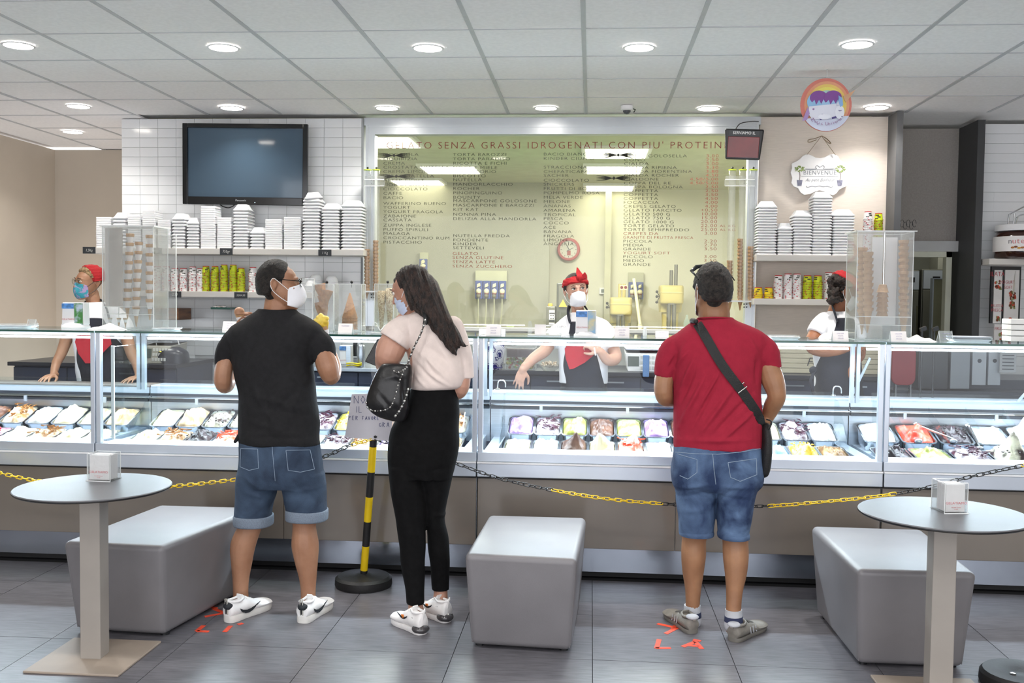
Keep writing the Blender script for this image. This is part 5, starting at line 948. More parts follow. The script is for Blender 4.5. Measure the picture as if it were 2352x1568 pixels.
# ============================================================ kitchen, jar, poster at the right
fr = mat('fridge_steel', '#6e6f66', .4, .5, nz=(2, .1))
def fridge(label, px0, px1, py0, Yq, d=.6, m_=fr):
    a, b = at(px0, py0, Yq), at(px1, py0, Yq); t = thing('upright_fridge', label, 'fridge', ((a.x+b.x)/2, Yq, 0)); q = MB(); q.b2((a.x, Yq+.03, .0), (b.x, Yq+d, a.z)); q.build('body', m_, t, bevel=.004)
    q = MB(); q.b2((a.x+.01, Yq, .15), (b.x-.01, Yq+.03, a.z-.2)); q.build('door', m_, t, bevel=.005); q = MB(); q.b2((a.x+.01, Yq, a.z-.19), (b.x-.01, Yq+.03, a.z-.01)); q.build('control_panel', satin, t); q = MB(); q.b2((b.x-.12, Yq-.004, a.z-.12), (b.x-.05, Yq, a.z-.07)); q.build('thermometer', blackp, t); q = MB(); q.b2((b.x-.04, Yq-.03, .6), (b.x-.02, Yq-.01, a.z-.35)); q.build('handle', chrome, t)
fridge('steel fridge beside the slab in the dim room behind the pass-through', 2062, 2114, 620, 10.0, .7); fridge('steel fridge with thermometer in the middle of the dim room', 2120, 2172, 618, 10.0, .7)
t = thing('fridge_door', 'open pale fridge door standing before the steel fridges', 'fridge door', at(2180, 760, 9.3)); q = MB(); a = at(2145, 641, 9.3); b = at(2214, 641, 9.3); q.b2((a.x, 9.3, 0), (b.x+.1, 9.35, a.z)); q.build('panel', mat('door_brass', '#8c8b72', .35, .3, nz=(3, .12)), t, bevel=.005); q = MB(); q.b2((a.x-.012, 9.295, .1), (a.x, 9.355, a.z+.01)); q.b2((a.x, 9.295, a.z), (b.x+.1, 9.355, a.z+.01)); q.build('rim', satin, t)
zz = at(2120, 618, 10.0).z; a = at(2150, 604, 10.1); q = MB(); q.b2((a.x, 10.05, zz+.001), (a.x+.2, 10.3, zz+.12)); tag(q.build('carton', mat('carton_dim', '#9b9c90', .7)), 'pale carton on top of the fridges', 'carton')
for i, (px, lab) in enumerate(((2118, 'black knob handle of a tap above the counter'), (2146, 'black ribbed pump handle above the counter'))):
    q = MB(); p = at(px, 770, 6.12); q.cyl((p.x, 6.12, .968), (p.x, 6.12, at(px, 757, 6.12).z), .006); q.box((p.x+.005, 6.12, at(px, 755, 6.12).z), (.035, .03, .022), M=Matrix.Rotation(-.4, 4, 'Y')); tag(q.build('pump_handle', blackp), lab, 'handle')
p = at(2345, 592, 8.0); p.z = zE+.001; t = thing('spread_jar', 'giant chocolate spread jar with white lid on the tiled wall shelf', 'jar', p); ch = mat('choc_spread', '#3a1f16', .15, coat=.6)
q = MB(); q.lathe([(.165, 0), (.19, .012), (.2, .07), (.2, .16), (.185, .2), (.16, .215), (.001, .215)], p, 44); q.build('glass_body', ch, t, smooth=1); q = MB(); q.lathe([(.2015, .055), (.2025, .06), (.2025, .165), (.2015, .17)], p, 44, caps=False); q.build('label', mat('jar_label', '#f2efee', .4), t, smooth=1)
q = MB(); q.lathe([(.178, .213), (.192, .215), (.192, .25), (.185, .262), (.001, .264)], p, 44); q.build('lid', whitep, t, smooth=.6)
a0 = -2.36
for i, ch_ in enumerate('nutella'): a_ = a0+i*.145; pp = p+Vector((.2035*math.cos(a_), .2035*math.sin(a_), .112)); text('letter', ch_, T(pp) @ Matrix.Rotation(a_+math.pi/2, 4, 'Z'), .062, blackp if i == 0 else mat('jar_red', '#c8202c', .4), t, .0004, sx=.95)
q = MB()
for k in range(8): a_ = a0+.1+k*.11; q.ball(p+Vector((.204*math.cos(a_), .204*math.sin(a_), .082+.006*math.sin(k*2))), (.014, .003, .008), M=Matrix.Rotation(a_+math.pi/2, 4, 'Z'), n=8, m=k % 3)
q.build('printed_bread', [mat('bread', '#b5743c', .6), mat('hazel_p', '#7a4424', .6), mat('bread2', '#e0a848', .6)], t)
q = MB(); 
for A, B in (((2315, 520), (2318, 492)), ((2328, 520), (2330, 490)), ((2318, 492), (2360, 470))): q.cyl(at(*A, 8.0), at(*B, 8.0), .006, 8)
q.tube([at(2332, 515, 8.0), at(2336, 500, 8.0), at(2346, 493, 8.0), at(2360, 492, 8.0)], .006, 8, k=4); tag(q.build('wire_rack', chrome, smooth=.6), 'chrome wire frame rising above the giant jar', 'rack')
t = thing('menu_poster', 'white poster with red YOGURT SOFT and FRUTTA FRESCA lettering', 'poster', at(2308, 690, 7.95)); pw = mat('poster_white', '#dcd9d6', .5); q = MB(); bpx(q, 2274, 612, 2346, 742, 7.97, .03); q.build('frame', blackp, t)
q = MB(); bpx(q, 2281, 620, 2303, 742, 7.955, .012); q.build('left_panel', pw, t); q = MB(); bpx(q, 2305, 620, 2342, 742, 7.955, .012); q.build('right_panel', pw, t); q = MB(); bpx(q, 2283, 745, 2342, 786, 7.955, .012); q.build('lower_panel', pw, t)
for s_, x, y, z_ in (('ILATA', 2291, 634, .05), ('FRUTTA', 2290, 705, .032), ('FRESCA', 2290, 715, .032), ('YOGURT', 2314, 651, .034), ('SOFT', 2316, 663, .034), ('FRUTTA', 2300, 758, .035)): text('lettering', s_, T(at(x, y, 7.951)), z_, redp, t, .0005, sx=.8)
for i, (x, y, r, n, m2) in enumerate(((2291, 655, 10, 14, 0), (2326, 680, 9, 18, 1), (2325, 700, 8, 14, 1), (2292, 730, 5, 6, 0), (2318, 735, 7, 8, 0), (2303, 775, 11, 16, 0))):
    q = MB()
    for k in range(n): q.ball(at(x+random.uniform(-r, r)*.7, y+random.uniform(-r, r), 7.952), (random.uniform(.006, .014), .001, random.uniform(.006, .016)), n=6, m=random.randrange(3))
    tag(q.build('printed_fruit', [mat('pf_r', '#b5452c', .6), mat('pf_b', '#6f3a22', .6), mat('pf_g', '#7d8450', .6)], t), kind='stuff')
q = MB(); q.tube([at(2332, 622, 7.95), at(2330, 640, 7.95), at(2328, 660, 7.95), at(2327, 675, 7.95)], [.002, .01, .018, .02], 8, flat=.1); q.build('printed_soft_ice', mat('soft_p', '#c8c8be', .6), t)
# ============================================================ lab behind the menu window
LB = LY-.01; sb = mat('socket_blue', '#33458c', .45); sy = mat('socket_cream', '#e6e2c0', .5); sp_ = mat('socket_plate', '#b9b99c', .5); sr = mat('socket_red', '#7c3a34', .5)
def sockets(label, px0, px1, py0, py1, n, Yq=LB, cab_=True):
    a, b = at(px0, py1, Yq), at(px1, py0, Yq); w_ = (b.x-a.x)/n; h_ = b.z-a.z; t = thing('socket_panel', label, 'sockets', a)
    q = MB(); q.b2((a.x, Yq-.06, a.z), (b.x, Yq, b.z)); q.build('back_plate', sp_, t)
    for i in range(n):
        cx = a.x+w_*(i+.5); q = MB(); q.b2((cx-w_*.47, Yq-.12, a.z), (cx+w_*.47, Yq-.06, a.z+h_*.64)); u_ = q.build('socket_unit', sb, t, bevel=.008)
        Mx = Matrix.Rotation(math.pi/2, 3, 'X'); q = MB(); q.lathe([(w_*.24, 0), (w_*.2, .025), (.001, .025)], (cx, Yq-.12, a.z+h_*.48), 14, M=Mx); q.box((cx, Yq-.15, a.z+h_*.48), (.012, .02, .06), M=Matrix.Rotation(.6, 4, 'Y')); q.build('switch', sy, u_)
        q = MB(); q.ball((cx, Yq-.13, a.z+h_*.27), (w_*.34, .03, h_*.1), n=12); q.build('lid', sy, u_, smooth=1); q = MB(); q.ball((cx, Yq-.125, a.z+h_*.19), (w_*.3, .03, h_*.06), n=12); q.build('red_ring', sr, u_, smooth=1); q = MB(); q.ball((cx, Yq-.14, a.z+h_*.1), (w_*.3, .04, h_*.08), n=10); q.build('plug', mat('plug_dark', '#6e6a58', .5), u_, smooth=1)
        if cab_: q = MB(); q.tube([(cx, Yq-.15, a.z+.05), (cx-.01, Yq-.08, a.z-.2), (cx-.02-.02*i, Yq-.04, a.z-.7)], .009, 6, k=3); q.build('cable', sp_, u_)
sockets('row of four blue wall sockets in the lab behind the menu glass', 1093, 1165, 622, 686, 4, LY-.76); sockets('pair of blue wall sockets in the lab behind the mop handle', 1442, 1478, 626, 687, 2); sockets('single blue wall socket above the long-haired woman', 966, 985, 580, 622, 1, LY-.76, False)
p = at(1386, 668, LB); t = thing('thermostat', 'small white thermostat on the lab wall', 'thermostat', p); q = MB(); q.box(p-Y*.02, (.11, .04, .085)); q.build('case', whitep, t, bevel=.006); q = MB(); q.box(p-Y*.042, (.06, .004, .045)); q.build('display', mat('lcd', '#66706a', .2), t); q = MB(); q.cyl(p-Z*.04-Y*.01, p-Z*.5-Y*.01, .006); q.build('wire', sp_, t)
p = at(1306, 573, LY-.05); t = thing('wall_clock', 'round wall clock with red rim behind the menu glass', 'clock', p); Mx = Matrix.Rotation(math.pi/2, 3, 'X'); q = MB(); q.lathe([(.145, 0), (.15, .03), (.14, .05), (.115, .05), (.112, .035), (.112, .0)], p, 40, M=Mx); q.build('rim', mat('clock_red', '#b03a30', .35), t, smooth=.6); q = MB(); q.lathe([(.113, .0), (.113, .034), (.001, .034)], p, 36, M=Mx); q.build('face', mat('clock_face', '#d8d6c8', .5), t)
q = MB(); q.box(p+Vector((-.01, -.04, .03)), (.008, .004, .07), M=Matrix.Rotation(-.5, 4, 'Y')); q.box(p+Vector((.02, -.042, .0)), (.006, .004, .1), M=Matrix.Rotation(1.1, 4, 'Y')); q.build('hands', blackp, t)
q = MB()
for k in range(12): q.box(p+Vector((.095*math.sin(k*.5236), -.036, .095*math.cos(k*.5236))), (.006, .003, .016), M=Matrix.Rotation(k*.5236, 4, 'Y'))
q.build('hour_mark', blackp, t); q = MB(); q.box(p+Vector((.005, -.0365, -.045)), (.045, .003, .06)); q.build('printed_emblem', mat('clock_em', '#a8453c', .5), t)
mx = mat('mixer_cream', '#d9c97e', .4, nz=(4, .04)); mst = mat('machine_steel', '#83827a', .3, .7)
def mixer(label, px0, px1, py0, py1, Yq, tubes, low):
    a, b = at(px0, py1, Yq), at(px1, py0, Yq); w_ = b.x-a.x; cx = (a.x+b.x)/2; zt = b.z; k = w_/.33; t = thing('planetary_mixer', label, 'mixer', (cx, Yq+.2, 0))
    q = MB(); q.loft([(cx, Yq+.2, zt-.26*k, w_*.47, .2), (cx, Yq+.2, zt-.22*k, w_*.5, .22), (cx, Yq+.2, zt-.03*k, w_*.5, .22), (cx, Yq+.2, zt, w_*.44, .18)], e=6, k=5); q.build('head', mx, t, smooth=.8)
    q = MB(); q.loft([(cx, Yq+.2, zt-.105*k, w_*.512, .232), (cx, Yq+.2, zt-.095*k, w_*.512, .232)], e=6, k=1); q.build('head_band', mat('mixer_band', '#ebdf9e', .4), t)
    q = MB(); q.loft([(cx, Yq+.3, 0, w_*.42, .12), (cx, Yq+.3, zt-.5*k, w_*.34, .1), (cx, Yq+.3, zt-.38*k, w_*.46, .13), (cx, Yq+.3, zt-.24*k, w_*.49, .15)], e=5); q.build('column', mx, t, smooth=.8)
    q = MB(); q.box((cx-w_*.03, Yq-.0, zt-.2*k), (w_*.26, .02, .14*k)); q.build('hub_plate', mst, t)
    for dx in (-.1, .08): q = MB(); q.cyl((cx+dx*w_*1.2, Yq+.04, zt-.85*k), (cx+dx*w_*1.2, Yq+.04, zt-.24*k), w_*.09, 12); q.build('shaft', mst, t, smooth=.6)
    for dx, h_ in tubes: q = MB(); q.cyl((cx+dx*w_, Yq+.2, zt-.02), (cx+dx*w_, Yq+.2, zt+h_), w_*.075, 14); q.build('tube', mst if low == 0 else mx, t, smooth=.6)
    for dz in (.0, .06, .13) if low == 0 else (.0, .05): q = MB(); c1 = Vector((cx-w_*.62, Yq+.1, zt-.16*k-dz+.06)); q.ball(c1, .018, n=10); q.cyl(c1, (cx-w_*.5, Yq+.1, zt-.16*k), .005, 6); q.build('ball_handle', blackp, t, smooth=1)
mixer('large cream planetary mixer with two steel tubes on top', 1515, 1572, 655, 760, 12.3, ((.0, .19), (.2, .26)), 0); mixer('lower cream planetary mixer beside the mop handle', 1400, 1453, 683, 760, 12.3, ((-.05, .17), (.14, .17)), 1)
for px in (1428, 1437): p = at(px, 660, 12.28); q = MB(); q.box(p, (.042, .004, .06)); o = tag(q.build('warning_label', sy), ['round prohibition label on the mixer tube by the thermostat', 'round prohibition label on the mixer tube by the sockets'][px > 1430], 'label'); q = MB(); q.lathe([(.019, 0), (.019, .002), (.014, .002), (.014, 0)], p-Y*.003, 18, M=Mx); q.box(p-Y*.004, (.03, .001, .004), M=Matrix.Rotation(.8, 4, 'Y')); q.build('ring_print', redp, o)
t = thing('mop', 'pale mop handle leaning before the paired sockets', 'mop', at(1472, 770, 11.9)); q = MB(); q.cyl(at(1456, 640, 12.1), at(1470, 745, 11.95), .02, 10); q.cyl(at(1470, 745, 11.95), Vector((at(1480, 790, 11.9).x, 11.9, 0)), .027, 10); q.build('handle', mat('mop_cream', '#e9e2c0', .5), t, smooth=.6)
t = thing('batch_freezer', 'dark tall gelato machine behind the head of the centre woman', 'machine', at(1300, 760, 11.8)); dm = mat('machine_dark', '#4c4e48', .3); q = MB(); a, b = at(1277, 790, 11.8), at(1322, 650, 11.8); q.b2((a.x, 11.8, 0), (b.x, 12.3, b.z)); q.build('body', dm, t, bevel=.01); q = MB(); bpx(q, 1283, 655, 1299, 705, 11.78, .02); q.build('glass_hopper', mst, t)
tr = at(1293, 697, 11.77); q = MB(); q.add([tr+Vector((-.05, 0, -.04)), tr+Vector((.05, 0, -.04)), tr+Vector((0, 0, .05)), tr+Vector((-.05, .01, -.04)), tr+Vector((.05, .01, -.04)), tr+Vector((0, .01, .05))], [[0, 1, 2], [5, 4, 3], [0, 3, 4, 1], [1, 4, 5, 2], [2, 5, 3, 0]]); q.build('warning_triangle', mat('warn_y', '#d8b640', .5), t)
t = thing('control_cabinet', 'low machine with keypad panel beside the centre woman', 'machine', at(1266, 760, 11.7)); q = MB(); a, b = at(1254, 790, 11.7), at(1277, 704, 11.7); q.b2((a.x, 11.7, 0), (b.x-.01, 12.2, b.z)); q.build('body', mst, t, bevel=.006); q = MB(); bpx(q, 1261, 712, 1274, 745, 11.69, .01); q.build('panel', whitep, t)
q = MB()
for i in range(3):
    for j in range(2): q.box(at(1264+i*3.5, 724+j*7, 11.685), (.01, .004, .012))
bpx(q, 1262, 718, 1274, 720.5, 11.686, .003); bpx(q, 1261, 734, 1274, 740, 11.686, .003); q.build('keys', navyt, t); q = MB(); q.lathe([(.03, 0), (.03, .02), (.02, .035), (.001, .035)], at(1264, 703, 11.8), 14); q.build('emergency_button', mat('warn_y', '#d8b640', .5), t)
t = thing('lab_table', 'lab worktop with a green edge just behind the menu window sill', 'table', at(1300, 765, 9.3)); a, b = at(905, 757, 9.3), at(1640, 757, 9.3); q = MB(); q.b2((a.x, 9.3, a.z-.05), (b.x, 10.1, a.z)); q.build('green_edge_top', mat('green_edge', '#3c7a4a', .6, nz=(40, .3)), t); q = MB(); q.b2((a.x+.05, 9.35, 0), (b.x-.05, 10.05, a.z-.05)); q.build('body', mst, t)
for px0, px1, py0, lab, m_ in ((1164, 1180, 747, 'cream plastic beaker on the lab worktop', mat('mop_cream', '#e9e2c0', .5)), (945, 955, 738, 'small glass jar on the lab worktop behind the long hair', mst)):
    a, b = at(px0, py0, 9.4), at(px1, py0, 9.4); zz = at(1300, 757, 9.3).z; q = MB(); w_ = (b.x-a.x)/2; q.lathe([(w_*.85, 0), (w_, a.z-zz-.012), (w_*1.12, a.z-zz-.01), (w_*1.12, a.z-zz), (w_*.9, a.z-zz), (w_*.8, .01)], ((a.x+b.x)/2, 9.4, zz+.001), 18); tag(q.build('beaker', m_, smooth=.6), lab, 'beaker')
q = MB(); p = at(1577, 765, 9.5); p.z = at(1300, 757, 9.3).z+.001; q.lathe([(.03, 0), (.031, .08), (.012, .12), (.012, .15), (.001, .15)], p, 16); tag(q.build('water_bottle', glass('bottle', '#dbe8ea', 1.4, .15), smooth=.6), 'clear water bottle behind the menu glass beside the man in red', 'bottle')
# ============================================================ people
def skinm(nm, c, c2): return mat(nm, c, .5, col2=c2, nz=(9, .05), bump=(160, .08), sss=.12)
skA = skinm('skin_a', '#94694f', '#a87d62'); skB = skinm('skin_b', '#a87c68', '#bb8f7b'); skC = skinm('skin_c', '#8d6448', '#a37858'); skD = skinm('skin_d', '#b58a76', '#c49b88'); skE = skinm('skin_e', '#8a5335', '#9c6443')
maskw = mat('mask_white', '#e6e7ec', .75, bump=(260, .1)); elas = mat('elastic_white', '#eeeeee', .7)
class Fig:
    def __init__(s, name, label, Y0, fx, fy=None, z0=0):
        s.Y = Y0; s.s = Y0/FPX; b = at(fx, 1000, Y0); s.t = thing(name, label, 'person', (b.x, Y0, z0)); s.b = MB()
    def p(s, x, y, dy=0): return at(x, y, s.Y+dy)
    def chain(s, pts): return [(s.p(q[0], q[1], q[3] if len(q) > 3 else 0), q[2]*s.s, (q[4] if len(q) > 4 else q[2])*s.s) for q in pts]
    def secs(s, L_):
        out = []
        for q in L_: c = s.p((q[0]+q[1])/2, q[2], q[4] if len(q) > 4 else 0); out.append((c.x, c.y, c.z, (q[1]-q[0])/2*s.s, q[3], q[5] if len(q) > 5 else 0))
        return out
def hand(mb, w_, F_, N_, th, k=1.0, curl=.5, spread=.1, seg=8):
    """palm of four metacarpals, four unequal bent fingers, thumb from the side of the palm"""
    F_ = F_.normalized(); S_ = F_.cross(N_).normalized()*th; N_ = (N_-F_*N_.dot(F_)).normalized()
    mb.limb([(w_-F_*.03*k, .024*k), (w_+F_*.02*k, .022*k)], n=10, k=2)
    for i, (o, L1, L, r) in enumerate(((.029, .086, .074, .0086), (.0095, .090, .082, .0088), (-.010, .086, .075, .0083), (-.028, .077, .060, .0074))):
        kn = w_+F_*L1*k+S_*o*k; mb.limb([(w_+S_*o*.6*k+F_*.012*k, .0135*k), (w_+S_*o*.9*k+F_*L1*.6*k-N_*.002*k, .0125*k), (kn, .0105*k)], n=10, k=3)
        d = (F_+S_*spread*(o/.02)).normalized(); p = kn; pts = [(p, r*1.12*k)]
        a = 0
        for j, fr in enumerate((.44, .31, .25)):
            a += curl*(1.0, 1.15, .7)[j]; dd = (d*math.cos(a)+N_*math.sin(a)).normalized(); p = p+dd*L*fr*k; pts.append((p, r*(1.0, .92, .8)[j]*k))
        mb.limb(pts, n=seg, k=3)
    t0 = w_+F_*.018*k+S_*.020*k; t1 = t0+(F_*.55+S_*.75+N_*.25).normalized()*.042*k; t2 = t1+(F_*.85+S_*.3+N_*(.25+curl*.5)).normalized()*.034*k; t3 = t2+(F_*.9+N_*(.35+curl*.5)).normalized()*.024*k
    mb.limb([(t0, .015*k), (t1, .0125*k), (t2, .0105*k), (t3, .0088*k)], n=8, k=3)
def headM(c, yaw, pitch=0, roll=0, k=1.0): return T(c) @ Matrix.Rotation(yaw, 4, 'Z') @ Matrix.Rotation(roll, 4, 'Y') @ Matrix.Rotation(pitch, 4, 'X') @ Matrix.Scale(k, 4)
def head(mb, M):
    k = M.to_scale()[0]; V = lambda x, y, z: M @ Vector((x, y, z)); R_ = M.to_3x3()
    mb.ball(V(0, .018, .035), (.074, .094, .082), M=R_, n=20)
    rings = []
    for z, w_, yf, yb in ((-.118, .016, -.088, -.05), (-.108, .032, -.098, -.03), (-.09, .046, -.099, .0), (-.065, .056, -.094, .03), (-.035, .064, -.090, .06), (0, .068, -.088, .07), (.03, .070, -.088, .07), (.06, .066, -.080, .06), (.085, .05, -.06, .05)):
        cy = (yf+yb)/2; d = (yb-yf)/2; rings.append([V(w_*math.cos(a*math.pi/12), cy+d*math.copysign(abs(math.sin(a*math.pi/12))**.85, math.sin(a*math.pi/12)), z) for a in range(24)])
    mb.rings(rings)
    mb.limb([(V(0, -.084, .028), .0075*k), (V(0, -.098, .004), .0085*k), (V(0, -.112, -.018), .0105*k)], n=10, k=3)
    for s1 in (-1, 1):
        mb.ball(V(s1*.011, -.100, -.022), .0075*k, n=8); mb.limb([(V(s1*.048, -.072, .036), .006*k), (V(s1*.03, -.084, .040), .0078*k), (V(s1*.012, -.088, .034), .006*k)], n=8, k=3)
        mb.limb([(V(s1*.046, -.068, .012), .005*k), (V(s1*.031, -.083, .006), .0055*k), (V(s1*.018, -.084, .012), .0045*k)], n=8, k=3); mb.ball(V(s1*.042, -.066, -.012), (.015, .012, .014), M=R_, n=10)
        e = [V(s1*.072, .020, .022), V(s1*.083, .034, .03), V(s1*.087, .043, .012), V(s1*.083, .036, -.012), V(s1*.074, .022, -.030)]
        mb.limb([(p, .006*k) for p in e], n=8, k=3); mb.ball(V(s1*.077, .028, .002), (.006, .016, .024), M=R_, n=10)
    mb.limb([(V(-.022, -.086, -.052), .004*k), (V(0, -.101, -.049), .0062*k), (V(.022, -.086, -.052), .004*k)], n=8, k=3); mb.limb([(V(-.018, -.087, -.060), .004*k), (V(0, -.099, -.062), .0068*k), (V(.018, -.087, -.060), .004*k)], n=8, k=3)
def eyes(fig, M, brow, look=(0, 0)):
    R_ = M.to_3x3(); V = lambda x, y, z: M @ Vector((x, y, z)); k = M.to_scale()[0]
    for s1 in (-1, 1):
        q = MB(); q.ball(V(s1*.031, -.0800, .021), (.0135, .0095, .0080), M=R_, n=16); o = q.build('eye', mat('eye_white', '#e8e2dc', .2), fig.t, smooth=1)
        q = MB(); q.ball(V(s1*.031+look[0], -.0872, .021+look[1]), (.0062, .0030, .0062), M=R_, n=12); q.build('iris', mat('iris_brown', '#2c1d16', .15), o, smooth=1)
        q = MB(); q.tube([V(s1*.017, -.0895, .0265), V(s1*.031, -.0915, .0305), V(s1*.046, -.083, .0245)], [.0016, .0022, .0012], 6, k=1); q.build('eyelashes', mat('lash', '#1c1412', .6), fig.t)
        q = MB(); q.tube([V(s1*.014, -.0935, .0435), V(s1*.030, -.0925, .0475), V(s1*.050, -.078, .0415)], [.0018, .0026, .001], 6, k=1, flat=1); q.build('eyebrow', brow, fig.t, smooth=1)
def hair_cap(fig, M, m, f, R0=(.080, .101, .090), c=(0, .018, .035), amp=.002, n=44, name='hair', fr=60):
    """closed shell round the skull; f(unit direction) = thickness above the skull, negative hides inside it"""
    R_ = []; rings = []
    for i in range(n+1):
        t = -math.pi/2+math.pi*(i+.02)/(n+.04); ring = []
        for j in range(n):
            a = 2*math.pi*j/n; d = Vector((math.cos(t)*math.cos(a), math.cos(t)*math.sin(a), math.sin(t))); h = f(d); h += amp*noise.noise(d*fr/10) if h > 0 else 0
            ring.append(M @ (Vector((d.x*(R0[0]+h), d.y*(R0[1]+h), d.z*(R0[2]+h)))+Vector(c)))
        rings.append(ring)
    q = MB(); q.rings(rings); return q.build(name, m, fig.t, smooth=1)
def hairm(nm, c, c2, sc=(1, 1, 6)): return mat(nm, c, .55, col2=c2, nz=(70, .2), scale=sc, bump=(240, .9), lo=.4, hi=.62)
def sst(a, b, x): t = max(0, min(1, (x-a)/(b-a))); return t*t*(3-2*t)
def mask(fig, M, m, bulge=.022, top=-.002, bot=-.112, w_=.064, pleat=False, name='face_mask', straps=True, stm=None, peak=0):
    V = lambda x, y, z: M @ Vector((x, y, z)); N1, N2 = 22, 16; v = []; f = []
    for s in (0, 1):
        for j in range(N2+1):
            for i in range(N1+1):
                u, vv = i/N1*2-1, j/N2; z = top+(bot-top)*vv; z += (.012*(1-abs(u))**1.5*(1 if vv < .4 else 0)*(1-vv/.4) if vv < .4 else 0); z = z*(1-.25*abs(u)**2)+(-.055)*.25*abs(u)**2
                b = bulge*(1-abs(u)**2.2)*(math.sin(math.pi*min(1, max(0, vv*.9+.08)))**.7); x = w_*math.sin(u*1.25)/math.sin(1.25); y = -.094-b+.085*(1-math.cos(u*1.3))/(1-math.cos(1.3))*.62-peak*(1-abs(u))*math.sin(math.pi*vv)
                if pleat: y += .0022*math.sin(vv*26)
                v.append(V(x, y+(.0018 if s else 0), z))
    n = (N1+1)*(N2+1)
    for j in range(N2):
        for i in range(N1): a = j*(N1+1)+i; f.append([a, a+1, a+N1+2, a+N1+1]); f.append([n+a+N1+1, n+a+N1+2, n+a+1, n+a])
    for i in range(N1): f.append([i, n+i, n+i+1, i+1]); a = N2*(N1+1)+i; f.append([a, a+1, n+a+1, n+a])
    for j in range(N2): a = j*(N1+1); f.append([a, a+N1+1, n+a+N1+1, n+a]); a += N1; f.append([a, n+a, n+a+N1+1, a+N1+1])
    q = MB(); q.add(v, f); o = q.build(name, m, fig.t, smooth=1)
    if straps:
        q = MB()
        for s1 in (-1, 1):
            q.tube([V(s1*w_*.97, -.045, -.022), V(s1*.075, -.01, .005), V(s1*.084, .03, .034), V(s1*.088, .044, .02)], .0017, 6, k=4); q.tube([V(s1*w_*.95, -.045, -.082), V(s1*.074, -.008, -.06), V(s1*.082, .03, -.03), V(s1*.087, .044, -.004), V(s1*.088, .045, .02)], .0017, 6, k=4)
        q.build('ear_loop', stm or elas, o, smooth=1)
    return o
def glasses(fig, M, m, r=.024, thick=.002):
    V = lambda x, y, z: M @ Vector((x, y, z)); q = MB()
    for s1 in (-1, 1):
        q.tube([V(s1*.033+r*math.cos(a*math.pi/8)*1.15, -.106+.01*abs(math.cos(a*math.pi/8))*(1 if s1*math.cos(a*math.pi/8) > 0 else .3), .020+r*.85*math.sin(a*math.pi/8)) for a in range(16)], thick, 6, closed=True)
        q.tube([V(s1*.060, -.096, .026), V(s1*.078, -.05, .028), V(s1*.081, .02, .030), V(s1*.083, .045, .012)], thick*.9, 6, k=3)
    q.tube([V(-.009, -.106, .024), V(0, -.110, .028), V(.009, -.106, .024)], thick, 6); o = q.build('eyeglasses', m, fig.t, smooth=1)
    q = MB()
    for s1 in (-1, 1): q.rings([[V(s1*.033+r*math.cos(a*math.pi/8)*1.13, yy, .020+r*.84*math.sin(a*math.pi/8)) for a in range(16)] for yy in (-.1045, -.1035)])
    q.build('lens', GL, o)
